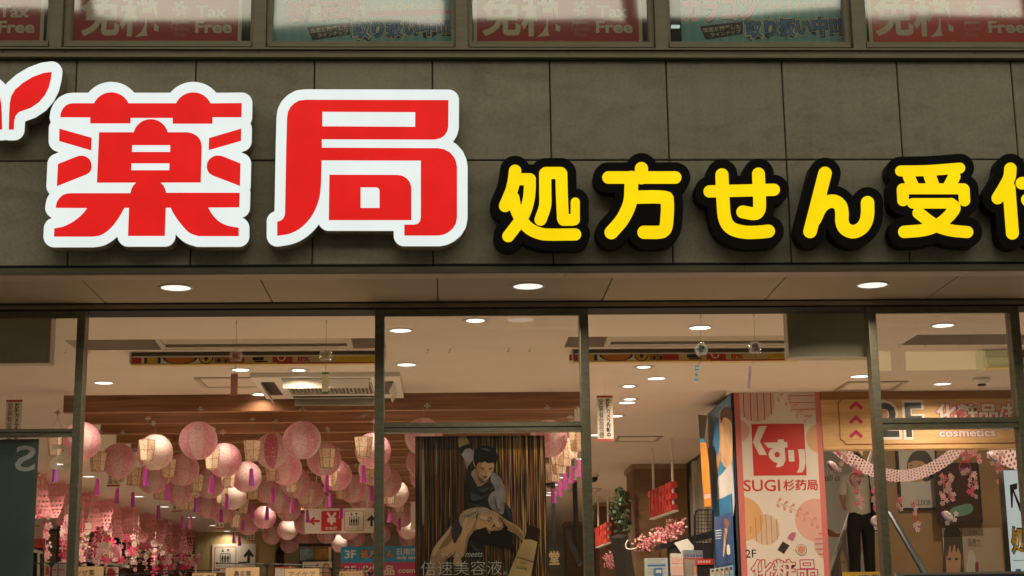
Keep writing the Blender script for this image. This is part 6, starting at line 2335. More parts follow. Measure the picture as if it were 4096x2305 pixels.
for pts, m in (([(888, 1130), (912, 1110), (940, 1110), (942, 1130), (918, 1180), (872, 1165)], P('lipstick', base=(0.42, 0.12, 0.22))), ([(866, 1155), (912, 1178), (888, 1212), (842, 1188)], M_PIL),
               ([(840, 1180), (892, 1212), (848, 1276), (798, 1246)], M_PIN), ([(940, 1180), (975, 1175), (985, 1205), (950, 1245), (915, 1250), (912, 1220)], M_PIL)):
    ppx(mb, pts, yb - .0007 - .0001 * len(mb.f), m, 0, 2700, 1560, 1.947)
c = qq(982, 1245)
for rr_, m, d in ((0.0365, M_PIN, .0020), (0.034, M_PIL, .0022), (0.027, P('blush', base=(0.56, 0.26, 0.17)), .0024)):
    mb.add([(c[0] + rr_ * math.cos(a), yb - d, c[1] + rr_ * math.sin(a)) for a in [2 * PI * i / 24 for i in range(24)]], [tuple(range(24))], m)
mb.build('printed_makeup', None, t)

# blue posters on the left face of the pillar
M_BLU = P('poster_sea_blue', base=(0.04, 0.21, 0.42), rough=0.35, var=0.35, scale=4)
M_BLU2 = P('poster_deep_blue', base=(0.05, 0.10, 0.24), rough=0.35, var=0.3, scale=5)
XP = xl - 0.02
t = thing('poster', 'tall blue poster with a woman in white on the left face of the pillar', 'poster', (XP, 4.2, 2.5), 'blue posters on the pillar side')


def pX(mb, pts, dx, m, sm=4, ox=2700, oy=1560, k=1.947):
    if sm: pts = smooth_closed(pts, sm)
    ws = [atX(ox + x / k, oy + y / k, XP - dx) for x, y in pts]
    if len(ws) > 6:
        vs, fs = fill_mesh([[(p.y, p.z) for p in ws]])
        mb.add([(XP - dx, a, b) for a, b, _ in vs], fs, m)
    else:
        mb.poly([tuple(p) for p in ws], m)


y0, y1 = atX(2828, 1620, XP).y, atX(2921, 1580, XP).y
z1, z0 = atX(2905, 1585, XP).z, atX(2900, 2035, XP).z
MB().box(XP, XP + .004, y1, y0, z0, min(z1, ZC - .01)).build('sheet', M_BLU, t)
mb = MB()
pX(mb, [(345, 190), (385, 150), (425, 190), (445, 300), (445, 560), (400, 610), (365, 560), (345, 480), (350, 380)], .001, SK)
pX(mb, [(352, 180), (395, 130), (440, 160), (446, 260), (420, 230), (380, 215), (360, 260)], .0014, P('hair_brown', base=(0.10, 0.06, 0.04)))
pX(mb, [(330, 700), (370, 650), (420, 590), (446, 600), (455, 980), (330, 985), (328, 850)], .0012, P('white_garment', base=(0.55, 0.53, 0.52), rough=0.5, var=0.25, scale=30, stretch=(1, 9, .5)))
pX(mb, [(312, 560), (345, 480), (362, 520), (340, 600), (325, 690), (312, 640)], .0016, SK2)
mb.build('print', None, t)
mb = MB()
z = z1 - .10
vs, fs = glyphs('メイクの上からさっと直し')
lo, hi = vs.min(0), vs.max(0)
ya, yz = y1 + .1, y0 - .25
mb.add([(XP - .001, yz + (ya - yz) * (u - lo[0]) / (hi[0] - lo[0]), z + .045 * (v - lo[1]) / (hi[1] - lo[1])) for u, v in vs], fs, PTX)
mb.build('lettering', None, t)
t = thing('poster', 'blue brush poster hung lower on the left face of the pillar', 'poster', (XP, 4.2, 2.0), 'blue posters on the pillar side')
XP -= .012
y0, y1 = atX(2855, 2160, XP).y, atX(2928, 2160, XP).y
za, zb_ = atX(2890, 2062, XP).z, atX(2895, 2262, XP).z
MB().box(XP, XP + .004, y1, y0, zb_, za).build('sheet', M_BLU2, t)
mb = MB()
pX(mb, [(385, 1010), (405, 1005), (425, 1030), (420, 1070), (400, 1080), (385, 1050)], .001, P('brush_head', base=(0.20, 0.09, 0.06)), 4)
pX(mb, [(388, 1075), (410, 1075), (382, 1300), (372, 1295)], .001, SK, 0)
pX(mb, [(405, 1278), (404, 1220), (414, 1202), (426, 1222), (428, 1278)], .001, PTX, 3)
for k in range(4):
    pX(mb, [(315, 1095 + 20 * k), (362, 1090 + 20 * k), (362, 1096 + 20 * k), (315, 1101 + 20 * k)], .001, PTX, 0)
mb.build('print', None, t)
MB().box(XP + .0045, XP + .008, y1 - .02, y0 + .02, zb_ - .25, za + .12).build('blue_backing', M_BLU, t)
# orange bottle-shaped cut-out
XP -= .05
t = thing('shop_cutout', 'orange bottle shaped cardboard cut-out with black cap left of the blue poster', 'cut-out', tuple(atX(2825, 1900, XP)))
for nm, pts, m in (('cap', [(180, 192), (252, 200), (228, 380), (192, 380)], M_BLACK), ('collar', [(192, 381), (228, 381), (232, 408), (196, 408)], P('cutout_blue', base=(0.02, 0.22, 0.42))),
                   ('bottle', [(194, 409), (240, 409), (250, 450), (262, 560), (276, 780), (284, 905), (232, 915), (212, 700)], P('cutout_orange', base=(0.55, 0.22, 0.03), rough=0.4, var=0.12, scale=8)),
                   ('bottle_band', [(226, 815), (277, 808), (279, 842), (228, 850)], M_PLP)):
    mb = MB()
    pX(mb, pts, .001 if nm == 'bottle_band' else 0, m, 0)
    pX(mb, pts, -.006, m, 0)
    mb.build(nm, None, t)
XP = xl - 0.02

# ------------------------------------------------------------------ wooden fascia with the second-floor lettering
M_WF = wood('fascia_wood', (188, 148, 98), (216, 178, 124), scale=(0.6, 1, 8), freq=4)
YW2 = PY - 0.01
za, zb_ = ZC - 0.001, atY(3700, 1795, YW2).z
t = thing('fascia_board', 'light wooden fascia with red chevrons and second floor cosmetics lettering', 'sign', (3.4, YW2, zb_))
MB().box(xr + 0.001, 8, YW2, YW2 + .12, zb_, za - .052).build('board', M_WF, t)
MB().box(xr + 0.001, 8, YW2 - .012, YW2 + .12, za - .05, za).build('cornice', wood('fascia_wood_dark', (128, 84, 44), (160, 112, 62), scale=(0.6, 1, 8), freq=4), t)
MB().box(xr + 0.001, 8, YW2 - .006, YW2 - .0005, zb_, zb_ + .021).build('lower_moulding', M_WF, t)
mb = MB()
mx0, mx1 = atY(3358, 1700, YW2).x, 7.8
zt_, zbb = atY(3400, 1590, YW2).z, atY(3500, 1777, YW2).z
R_ = 0.03
path = [(mx1, zt_), (mx0 + R_, zt_)] + [(mx0 + R_ * math.cos(a), zt_ + R_ * math.sin(a)) for a in (-.25, -.6, -1.0, -1.4)] + [(mx0, zt_ - R_), (mx0, zbb + R_)] + [(mx0 + R_ * math.cos(a), zbb + R_ * math.sin(a)) for a in (1.4, 1.0, .6, .25)] + [(mx0 + R_, zbb), (mx1, zbb)]
mb.tube([(a, YW2 - .001, b) for a, b in path], 0.004, 5)
mb.build('panel_moulding', wood('fascia_wood_dark', (128, 84, 44), (160, 112, 62)), t)
for k in range(3):
    cx, cy = 3424, 1620 + 57 * k
    mb = MB()
    ppx(mb, [(cx, cy - 16), (cx + 28, cy + 10), (cx + 20, cy + 20), (cx, cy + 2), (cx - 20, cy + 20), (cx - 28, cy + 10)], YW2 - .0008, P('chevron_red', base=(0.46, 0.02, 0.09), rough=0.5))
    mb.build('chevron', None, t)
mb = MB()
O = lambda x, y: (3430 + x / 2.377, 1190 + y / 2.377)
for s_, a, b in (('2', 175, 390), ('F', 455, 615)):
    tpx(mb, s_, *O(a - 10, 990), *O(b + 10, 1338), YW2 - .0006, P('letter_white', base=(0.72, 0.69, 0.62), rough=0.4), bold=0.05, ref=0.02)
    tpx(mb, s_, *O(a, 1000), *O(b, 1328), YW2 - .0011, P('letter_slate', base=(0.055, 0.06, 0.06), rough=0.3), bold=0.02)
tpx(mb, '化粧品/抗老', *O(750, 1005), *O(1790, 1178), YW2 - .0006, P('letter_rose', base=(0.55, 0.11, 0.19), rough=0.4), bold=0.085, ref=0.03)
tpx(mb, '化粧品/抗老', *O(750, 1005), *O(1790, 1178), YW2 - .0011, P('letter_white', base=(0.72, 0.69, 0.62), rough=0.4), bold=0.03)
tpx(mb, 'cosmetics', *O(775, 1252), *O(1312, 1324), YW2 - .0006, P('letter_rose', base=(0.55, 0.11, 0.19)), bold=0.07, ref=0.025)
tpx(mb, 'cosmetics', *O(775, 1252), *O(1312, 1324), YW2 - .0011, P('letter_white', base=(0.72, 0.69, 0.62)), bold=0.025)
mb.build('lettering', None, t)

# ------------------------------------------------------------------ hanging red duty-free letters
M_TXF = P('letter_foam_red', base=(0.56, 0.055, 0.04), rough=0.5)


def tax_letters(pl, pr, zt0, zb0, label, rods):
    """pl, pr: (X, Y) of the left (far) and right (near) ends"""
    a, b = Vector((pl[0], pl[1], 0)), Vector((pr[0], pr[1], 0))
    L = (b - a).length
    u = (b - a) / L
    t = thing('hanging_letters', label, 'sign', (a.x, a.y, zb0), 'red letter signs hung over the aisle')
    vs, fs = glyphs('TAX FREE', 0.012)
    lo, hi = vs.min(0), vs.max(0)
    n = Vector((u.y, -u.x, 0))
    for ch in range(1):
        pass
    x = 0
    adv = [('T', .11), ('A', .125), ('X', .125), (' ', .05), ('F', .105), ('R', .12), ('E', .11), ('E', .11)]
    tot = sum(w_ for _, w_ in adv)
    for c_, w_ in adv:
        if c_ != ' ':
            v2, f2 = glyphs(c_, 0.03)
            l2, h2 = v2.min(0), v2.max(0)
            s0, s1 = x / tot * L, (x + w_ * 0.86) / tot * L
            mb = MB()
            loc = []
            for off in (0.0, 0.055):
                for p, q in v2:
                    sx = s0 + (s1 - s0) * (p - l2[0]) / (h2[0] - l2[0])
                    w3 = a + u * sx + n * (0.03 - off)
                    loc.append((w3.x, w3.y, zb0 + (zt0 - zb0) * (q - l2[1]) / (h2[1] - l2[1])))
            N = len(v2)
            ed = {}
            for f in f2:
                for i in range(len(f)):
                    e = (f[i], f[(i + 1) % len(f)])
                    if (e[1], e[0]) in ed: del ed[(e[1], e[0])]
                    else: ed[e] = 1
            mb.add(loc, list(f2) + [tuple(N + i for i in reversed(f)) for f in f2] + [(e[0], N + e[0], N + e[1], e[1]) for e in ed])
            mb.build('letter', M_TXF, t)
        x += w_
    mb = MB()
    lo_ = a + n * .03
    hi_ = b + n * .03
    q0, q1, q2, q3 = a + n * .02, b + n * .02, b - n * .025, a - n * .025
    mb.add([(q.x, q.y, zb0 - .012) for q in (q0, q1, q2, q3)] + [(q.x, q.y, zb0 - .001) for q in (q0, q1, q2, q3)], [(3, 2, 1, 0), (4, 5, 6, 7), (0, 1, 5, 4), (1, 2, 6, 5), (2, 3, 7, 6), (3, 0, 4, 7)])
    mb.build('base_bar', M_WHITE, t)
    for f in rods:
        p = a + (b - a) * f
        MB().tube([(p.x, p.y, zb0 - .005), (p.x, p.y, ZC2)], 0.011, 8).build('rod', M_WHITE, t)


Yr, Yl = 13.4 - 6.7, 14.4 - 6.7
pr_, pl_ = atY(2700, 1980, Yr), atY(2606, 2027, Yl)
tax_letters((pl_.x, Yl), (pr_.x, Yr), atY(2700, 1926, Yr).z, atY(2702, 2040, Yr).z, 'nearer red duty free letters hung on white rods before the brown column', (.12, .93))
Yr, Yl = 18.4 - 6.7, 19.5 - 6.7
pr_, pl_ = atY(2437, 2128, Yr), atY(2388, 2152, Yl)
tax_letters((pl_.x, Yl), (pr_.x, Yr), atY(2434, 2089, Yr).z, atY(2438, 2169, Yr).z, 'farther red duty free letters beside the middle right post', (.15, .93))

# ------------------------------------------------------------------ ivy board, flowers, displays
YI = 8.86
c = atY(2511, 2033, YI)
t = thing('ivy_board', 'trailing green ivy on a brown board fixed to the brown column', 'plant', tuple(c))
X0, X1, Z0, Z1 = rect(2502, 1966, 2524, 2100, YI)
MB().box(X0, X1, YI - .03, YI + .035, Z0, Z1).build('board', P('ivy_board_wood', base=(0.13, 0.05, 0.025), rough=0.6), t)
ri = random.Random(3)
ivm = [P('ivy_green', base=(0.035, 0.085, 0.03), rough=0.5), P('ivy_pale', base=(0.10, 0.16, 0.10), rough=0.5), P('ivy_olive', base=(0.075, 0.085, 0.03), rough=0.5)]
mb = MB()
for k in range(420):
    f = ri.random()
    py = 1952 + 178 * f
    half = 20 + 20 * math.sin(min(1, f * 1.3) * PI * .8) + (6 if f > .7 else 0)
    px = 2478 + ri.gauss(0, .45) * half + (8 if f > .7 else 0) + 8 * math.sin(f * 9)
    p = atY(px, py, YI - .05 + ri.uniform(-.07, .05))
    s_ = ri.uniform(.010, .022)
    ax_ = Vector((ri.gauss(0, 1), ri.gauss(-1, .6), ri.gauss(0.3, .7))).normalized()
    u = ax_.cross(Vector((ri.gauss(0, 1), ri.gauss(0, 1), ri.gauss(0, 1)))).normalized()
    v = ax_.cross(u)
    mb.add([p + u * s_ * a + v * s_ * b for a, b in ((0, -1), (.5, -.5), (1, .1), (.35, .25), (0, 1.1), (-.35, .25), (-1, .1), (-.5, -.5))], [tuple(range(8))], ivm[0 if ri.random() < .5 else 1 if ri.random() < .55 else 2])
o = mb.build('ivy_leaves', None, t)
o['kind'] = 'stuff'


def flower_mass(px_pts, Y, r_px, n, label, seed, dull=False):
    rf = random.Random(seed)
    mats = [P('peony_pink', base=(0.66, 0.27, 0.30), rough=0.7, trans=.2), P('peony_pale', base=(0.74, 0.42, 0.42), rough=0.7, trans=.2), P('peony_rose', base=(0.52, 0.16, 0.18), rough=0.7, trans=.2)]
    if dull: mats = [P('dry_pink', base=(0.36, 0.16, 0.12), rough=0.8), P('dry_brown', base=(0.28, 0.13, 0.09), rough=0.8)]
    c = atY(*px_pts[len(px_pts) // 2], Y)
    t = thing('flower_bunch', label, 'flowers', tuple(c), 'artificial pink flowers in the shop')
    mb = MB()
    k = (Y + 6.9) / 6356
    for i in range(n):
        f = rf.random() * (len(px_pts) - 1)
        j = int(f)
        f -= j
        x = px_pts[j][0] * (1 - f) + px_pts[min(j + 1, len(px_pts) - 1)][0] * f + rf.gauss(0, .42) * r_px
        y = px_pts[j][1] * (1 - f) + px_pts[min(j + 1, len(px_pts) - 1)][1] * f + rf.gauss(0, .42) * r_px
        p = atY(x, y, Y + rf.gauss(0, .35) * r_px * k)
        s_ = rf.uniform(.16, .30) * r_px * k
        nrm = Vector((rf.gauss(0, .7), -1, rf.gauss(0.2, .7))).normalized()
        u = nrm.cross(Vector((rf.gauss(0, 1), rf.gauss(0, 1), rf.gauss(0, 1)))).normalized()
        v = nrm.cross(u)
        mb.add([p + u * s_ * a + v * s_ * b + nrm * s_ * q for a, b, q in ((0, -.3, 0), (.5, .05, .12), (.62, .6, .3), (.2, .95, .2), (-.2, .8, .25), (-.62, .6, .3), (-.5, .05, .12))], [tuple(range(7))], mats[rf.choice([0, 0, 1, 2]) if not dull else rf.choice([0, 1])])
    o = mb.build('petals', None, t)
    o['kind'] = 'stuff'
    MB().tube([c + Vector((0, .08, -.02)), c + Vector((0.02, .1, -.5))], 0.008, 5).build('stem', P('stem_brown', base=(0.12, 0.08, 0.05)), t)


flower_mass([(2560, 2180), (2600, 2160), (2640, 2150), (2690, 2128), (2725, 2108)], 4.9, 34, 420, 'long bunch of pink artificial flowers under the nearer red letters', 4)
flower_mass([(2440, 2218), (2436, 2245), (2448, 2262)], 6.2, 24, 150, 'small bunch of pink artificial flowers beside the tilted screen', 5)
flower_mass([(2668, 2093), (2700, 2080)], 5.1, 17, 70, 'brownish dried flowers behind the long pink bunch', 6, True)
t = thing('cable', 'white cable loop left of the long pink flower bunch', 'cable', tuple(atY(2510, 2185, 5.0)))
MB().tube(smooth_open([atY(2512, 2160, 5.0), atY(2503, 2178, 5.0), atY(2507, 2194, 5.0), atY(2530, 2196, 5.0), atY(2550, 2190, 5.0)]), 0.0045, 6).build('sheath', M_WHITE, t)

# tilted screen beside the column
t = thing('tilted_screen', 'tilted advertising screen with black side between the post and the brown column', 'screen', tuple(atY(2475, 2220, 5.6)))
q4 = [atY(2441, 2150, 5.45), atY(2471, 2136, 5.75), atY(2502, 2320, 5.75), atY(2468, 2330, 5.45)]
dv = Vector((.10, .16, 0))
mb = MB()
mb.add([tuple(p) for p in q4] + [tuple(p + dv) for p in q4], [(0, 3, 2, 1), (4, 5, 6, 7), (0, 1, 5, 4), (1, 2, 6, 5), (2, 3, 7, 6), (3, 0, 4, 7)])
mb.build('case', M_BLACK, t)
mb = MB()


def on(f, g_):
    top = q4[0].lerp(q4[1], f)
    bot = q4[3].lerp(q4[2], f)
    return top.lerp(bot, g_) + Vector((-.004, -.003, 0))


for a, b, m in ((.02, .22, P('screen_tan', base=(0.25, 0.18, 0.10))), (.23, .28, M_BLU2), (.29, .52, P('screen_grey', base=(0.40, 0.38, 0.40), var=.3, scale=30)), (.54, .74, P('screen_mauve', base=(0.33, 0.25, 0.26), var=.3, scale=30)), (.75, .98, M_BLU)):
    mb.add([tuple(on(.05, a)), tuple(on(.95, a)), tuple(on(.95, b)), tuple(on(.05, b))], [(0, 3, 2, 1)], m)
mb.build('picture', None, t)
MB().tube([atY(2500, 2200, 5.9), atY(2510, 2500, 5.9)], 0.03, 8).build('stand', M_BLACK, t)

# wire rack with black boards
YK = 4.2
t = thing('wire_rack', 'black wire grid rack left of the blue posters', 'rack', tuple(atY(2815, 2140, YK)))
mb = MB()
pth = [atY(2780, 2300, YK), atY(2779, 2062, YK), atY(2784, 2046, YK), atY(2794, 2040, YK), atY(2852, 2040, YK), atY(2852, 2300, YK)]
MB().tube(pth, 0.008, 6).build('frame', M_BLACK, t)
for x in (2793, 2806, 2819, 2832, 2844):
    mb.tube([atY(x, 2042, YK), atY(x, 2240, YK)], 0.0022, 4)
for y in (2058, 2072, 2086, 2100, 2116, 2132, 2148, 2164, 2180, 2196, 2212):
    mb.tube([atY(2780, y, YK), atY(2852, y, YK)], 0.0022, 4)
o = mb.build('wire_grid', M_BLACK, t)
o['kind'] = 'stuff'
t = thing('black_shelf', 'black slanting shelf top under the pink flowers', 'shelving', tuple(atY(2720, 2170, 4.6)))
mb = MB()
a, b = atY(2640, 2178, 4.6), atY(2850, 2122, 4.6)
mb.add([a, b, b - Vector((0, 0, .05)), a - Vector((0, 0, .03)), a + Vector((0, .3, 0)), b + Vector((0, .3, 0)), b + Vector((0, .3, -.05)), a + Vector((0, .3, -.03))], [(0, 3, 2, 1), (0, 1, 5, 4), (3, 7, 6, 2), (1, 2, 6, 5), (0, 4, 7, 3), (4, 5, 6, 7)])
mb.build('top', M_BLACK, t)
q = rect(2684, 2172, 2852, 2320, 4.62)
MB().box(q[0], q[1], 4.62, 4.8, 0.004, q[3]).build('back_board', P('rack_board', base=(0.03, 0.026, 0.022), rough=0.6), t)
t = thing('price_card', 'tilted grey price card under the flower bunch', 'card', tuple(atY(2740, 2180, 4.3)))
mb = MB()
pq = [atY(2697, 2172, 4.32), atY(2750, 2155, 4.32), atY(2783, 2196, 4.26), atY(2727, 2214, 4.26)]
mb.add([tuple(p) for p in pq] + [tuple(p + Vector((0, .004, 0))) for p in pq], [(0, 3, 2, 1), (4, 5, 6, 7), (0, 1, 5, 4), (1, 2, 6, 5), (2, 3, 7, 6), (3, 0, 4, 7)])
mb.build('card_sheet', P('price_card_grey', base=(0.34, 0.34, 0.30), rough=0.4), t)

# packs and boxes on the lower right shelves
M_PKW = P('pack_white', base=(0.60, 0.55, 0.52), rough=0.35)
M_PKT = P('pack_teal', base=(0.42, 0.50, 0.48), rough=0.4)
M_PKB = P('pack_blue', base=(0.06, 0.14, 0.32), rough=0.4)
M_PKG = P('pack_grey', base=(0.32, 0.30, 0.27), rough=0.3)
M_PKO = P('pack_orange', base=(0.52, 0.17, 0.04), rough=0.4)
M_PKP = P('pack_tan', base=(0.42, 0.31, 0.22), rough=0.4)
SP = 3.581


def pack(x0, y0, x1, y1, Y, base, bands, label, grid_=None, dep=0.07):
    p0, p1 = (2340 + x0 / SP, 1900 + y0 / SP), (2340 + x1 / SP, 1900 + y1 / SP)
    X0, X1, Z0, Z1 = rect(*p0, *p1, Y)
    t = thing('product_box', label, 'box', ((X0 + X1) / 2, Y, Z0), 'boxes on the lower right shelves')
    MB().box(X0, X1, Y, Y + dep, Z0, Z1).build('carton_body', base, t)
    mb = MB()
    for a, b, c_, d, m in bands:
        mb.add([(X0 + (X1 - X0) * a, Y - .0008 - .0001 * len(mb.f), Z1 - (Z1 - Z0) * d), (X0 + (X1 - X0) * b, Y - .0008 - .0001 * len(mb.f), Z1 - (Z1 - Z0) * d), (X0 + (X1 - X0) * b, Y - .0008 - .0001 * len(mb.f), Z1 - (Z1 - Z0) * c_), (X0 + (X1 - X0) * a, Y - .0008 - .0001 * len(mb.f), Z1 - (Z1 - Z0) * c_)], [(0, 1, 2, 3)], m)
    if bands: mb.build('print', None, t)
    MB().box(X0 + .003, X1 - .003, Y + .01, Y + dep - .01, 0.004, Z0 - .0006).build('shelf_support', M_BLACK, t)


lines = lambda c0, n, m: [(.08, .92 - .1 * (i % 3), c0 + .07 * i, c0 + .07 * i + .025, m) for i in range(n)]
pack(865, 1192, 1188, 1480, 4.10, M_PKT, lines(.05, 4, M_PKG) + [(.1, .9, .32, .42, M_PKB)] + lines(.5, 5, M_PKG), 'pale teal printed carton below the pink flower bunch')
pack(1000, 1330, 1110, 1480, 4.00, M_PKB, [(.15, .85, .2, .5, M_PKT)], 'small dark blue box in front of the pale teal carton')
for i, (a, b) in enumerate(((1240, 1322), (1325, 1408))):
    pack(a, 1122 + i * 4, b, 1480, 4.02, M_PKW, [(.06, .46, .18, .36, M_PLP), (.54, .94, .18, .36, M_PLP), (0, 1, .40, .43, M_PRS), (.1, .9, .52, .8, M_PLP), (.06, .94, .86, .9, M_PRS)], 'white and pink blister pack, %s of the pair beside the grey pack' % ('left' if i == 0 else 'right'))
for i, (a, b) in enumerate(((1420, 1500), (1503, 1585), (1588, 1690))):
    pack(a, 1075 + i * 3, b, 1480, 4.06, M_PKG, [(.04, .96, .0, .12, P('pack_slate', base=(.20, .26, .28))), (.08, .46, .14, .24, M_PKB), (.54, .92, .14, .24, M_PKB), (.1, .45, .27, .33, M_BRED), (.55, .9, .27, .33, M_BRED)] + lines(.42, 6, M_PKP), 'grey blister pack with blue squares, %s from the left' % ordinal(i + 1))
pack(1600, 1202, 1838, 1286, 3.96, M_BRED, [(.08, .16, .3, .7, M_PKW), (.24, .32, .3, .7, M_PKW), (.40, .48, .3, .7, M_PKW), (.56, .64, .3, .7, M_PKW), (.72, .80, .3, .7, M_PKW)], 'red shelf strip with white print above the orange boxes')
for i, (a, b) in enumerate(((1572, 1700), (1703, 1832))):
    pack(a, 1310, b, 1480, 3.98, M_PKP, [(.12, .75, .08, .62, M_PKO), (.1, .9, .7, .78, M_PKW)], 'tan box with round orange print, %s of two' % ('left' if i == 0 else 'right'))
for i in range(5):
    a = 1800 + 66 * i
    pack(a, 1345 - 12 * i, a + 60, 1480, 3.72 + .015 * i, M_PKT if i < 3 else P('pack_sky', base=(.25, .36, .48)), [(.3, .7, .25, .65, SK), (.22, .78, .12, .35, P('hair_brown', base=(0.10, 0.06, 0.04)))], 'pale card with a printed face at the foot of the pillar, %s from the left' % ordinal(i + 1), dep=.02)

# small things seen between the poster and the post
t = thing('black_signboard', 'square black signboard with golden character right of the poster', 'sign', tuple(atY(2218, 2230, 9.0)))
X0, X1, Z0, Z1 = rect(2192, 2188, 2243, 2271, 9.0)
MB().box(X0, X1, 9.0, 9.04, Z0, Z1).build('board', M_BLACK, t)
mb = MB()
tpx(mb, '堂', 2196, 2204, 2238, 2260, 8.999, P('sign_gold', base=(0.36, 0.26, 0.13), rough=0.4), bold=0.03)
mb.build('lettering', None, t)
MB().box((X0 + X1) / 2 - .02, (X0 + X1) / 2 + .02, 9.01, 9.03, Z1, ZC2).build('hanger', M_BLACK, t)
t = thing('folded_screen', 'dark folded screen arm hanging from a black ceiling pole', 'screen', tuple(atY(2300, 2190, 7.5)))
MB().tube([atY(2302, 2012, 7.5) if False else (atY(2302, 2100, 7.5).x, 7.5, ZC2), atY(2306, 2190, 7.5)], 0.022, 8).build('pole', M_BLACK, t)
mb = MB()
pq = [atY(2262, 2124, 7.4), atY(2275, 2120, 7.4), atY(2326, 2250, 7.4), atY(2312, 2262, 7.4), atY(2268, 2170, 7.4)]
mb.add([tuple(p) for p in pq] + [tuple(p + Vector((.03, .3, 0))) for p in pq], [(0, 1, 2, 3, 4), (9, 8, 7, 6, 5)] + [(i, 5 + i, 5 + (i + 1) % 5, (i + 1) % 5) for i in range(5)])
mb.build('screen_case', M_BLACK, t)
t = thing('blank_board', 'plain white hanging board left of the poster behind the door', 'board', tuple(atY(1652, 2060, 7.0)))
X0, X1, Z0, Z1 = rect(1643, 2008, 1700, 2120, 7.0)
MB().box(X0, X1, 7.0, 7.01, Z0, Z1).build('board', M_SIGNW, t)
MB().tube([((X0 + X1) / 2, 7.005, Z1), ((X0 + X1) / 2, 7.005, ZC2)], 0.003, 5).build('hanger', M_WHITE, t)

# ------------------------------------------------------------------ escalator hall behind the wooden fascia
YH = 17.3
M_HALL = P('hall_wall_brown', base=(0.27, 0.17, 0.075), rough=0.55, var=0.15, scale=1.5)
structure('hall_wall', MB().box(6.35, 11, YH, YH + .2, 0, 5.3), M_HALL)
structure('hall_side_wall', MB().box(2.5, 6.6, 20.6, 20.8, 0, 5.3), P('hall_grey', base=(0.36, 0.34, 0.31), rough=0.6, var=.05, scale=2))
mb = MB()
mb.box(2.45, 2.5, 3.95, 9.6, 0, 5.3)
structure('hall_side_wall', mb, P('hall_grey', base=(0.36, 0.34, 0.31), rough=0.6))
structure('hall_side_wall', MB().box(2.36, 11, 3.92, 3.97, ZC + .35, 5.3), M_WALL)
for i, (x, y) in enumerate(((7.4, 14.8), (5.4, 17.5), (5.2, 5.0), (3.6, 4.9))):  # unseen lamps added to brighten the hall, the garland and the rider
    t = thing('downlight', 'unseen added lamp in the high ceiling of the escalator hall, %s of four' % ordinal(i + 1), 'lamp', (x, y, 5.3), 'round lamps in the ceilings')
    link('lens', _lens[(0.06, 'lamp_lens', 1)], t)
    L = bpy.data.lights.new('lamp', 'AREA')
    L.shape, L.size, L.energy, L.color = 'DISK', 0.1, HALL_W * (1.6 if y < 6 else 1), LAMP_COL
    lo = bpy.data.objects.new('lamp', L)
    COL.objects.link(lo)
    lo.parent = t
    lo.location = (0, 0, -.008)


def hall_poster(x0, y0, x1, y1, Y, base, label, prints, frame=True):
    X0, X1, Z0, Z1 = rect(x0, y0, x1, y1, Y)
    t = thing('wall_poster', label, 'poster', ((X0 + X1) / 2, Y, Z0), 'posters in the escalator hall')
    MB().box(X0, X1, Y, Y + .015, Z0, Z1).build('sheet', base, t)
    if frame:
        mb = MB()
        e = .03
        for a in ((X0 - e, X0, Z0 - e, Z1 + e), (X1, X1 + e, Z0 - e, Z1 + e), (X0, X1, Z1, Z1 + e), (X0, X1, Z0 - e, Z0)):
            mb.box(a[0], a[1], Y - .01, Y + .02, a[2], a[3])
        mb.build('frame', M_BLACK, t)
    if prints:
        mb = MB()
        for k, p in enumerate(prints):
            if p[0] == 'T':
                tpx(mb, p[1], *p[2], Y - .002 - .0005 * k, p[3], **(p[4] if len(p) > 4 else {}))
            else:
                ppx(mb, p[0], Y - .002 - .0005 * k, p[1], 5, 3280, 1760, 2.6605)
        mb.build('print', None, t)


HSK = P('hall_skin', base=(0.42, 0.25, 0.14), rough=0.5)
HHR = P('hall_hair', base=(0.05, 0.04, 0.03), rough=0.5)
HWH = P('hall_white', base=(0.46, 0.43, 0.38), rough=0.5)
HIN = P('hall_ink', base=(0.05, 0.045, 0.04), rough=0.5)
hall_poster(3600, 1797, 3745, 2032, YH - .05, HWH, 'portrait poster of a smiling woman with black hair behind the garland', [
    ([(925, 330), (935, 220), (985, 140), (1070, 110), (1150, 140), (1205, 250), (1205, 380), (1150, 440), (1080, 430), (980, 420), (935, 410)], HHR),
    ([(938, 270), (955, 215), (1030, 195), (1105, 235), (1140, 320), (1112, 400), (1045, 452), (975, 435), (940, 350)], HSK),
    ([(935, 245), (985, 140), (1075, 125), (1140, 180), (1150, 300), (1100, 235), (1040, 222), (985, 225)], HHR),
    ([(965, 372), (1000, 385), (1035, 380), (1010, 398), (980, 392)], MOU), ([(972, 376), (1000, 386), (1028, 382), (1002, 392)], TEE),
    ([(952, 278), (968, 268), (985, 274), (968, 282)], HHR), ([(1040, 282), (1060, 272), (1082, 282), (1060, 288)], HHR), ([(985, 330), (1000, 340), (985, 345)], SK2),
    ('T', 'ELIXIR', (3280 + 1015 / 2.66, 1760 + 640 / 2.66, 3280 + 1185 / 2.66, 1760 + 695 / 2.66), HIN)])
hall_poster(3750, 1860, 3915, 2085, YH - .25, P('hall_dark_screen', base=(0.05, 0.022, 0.02), rough=0.25), 'dark maroon display panel behind the hanging umbrella', [
    ([(1400, 730), (1600, 680), (1605, 780), (1400, 820)], P('hall_green', base=(.10, .22, .16)))])
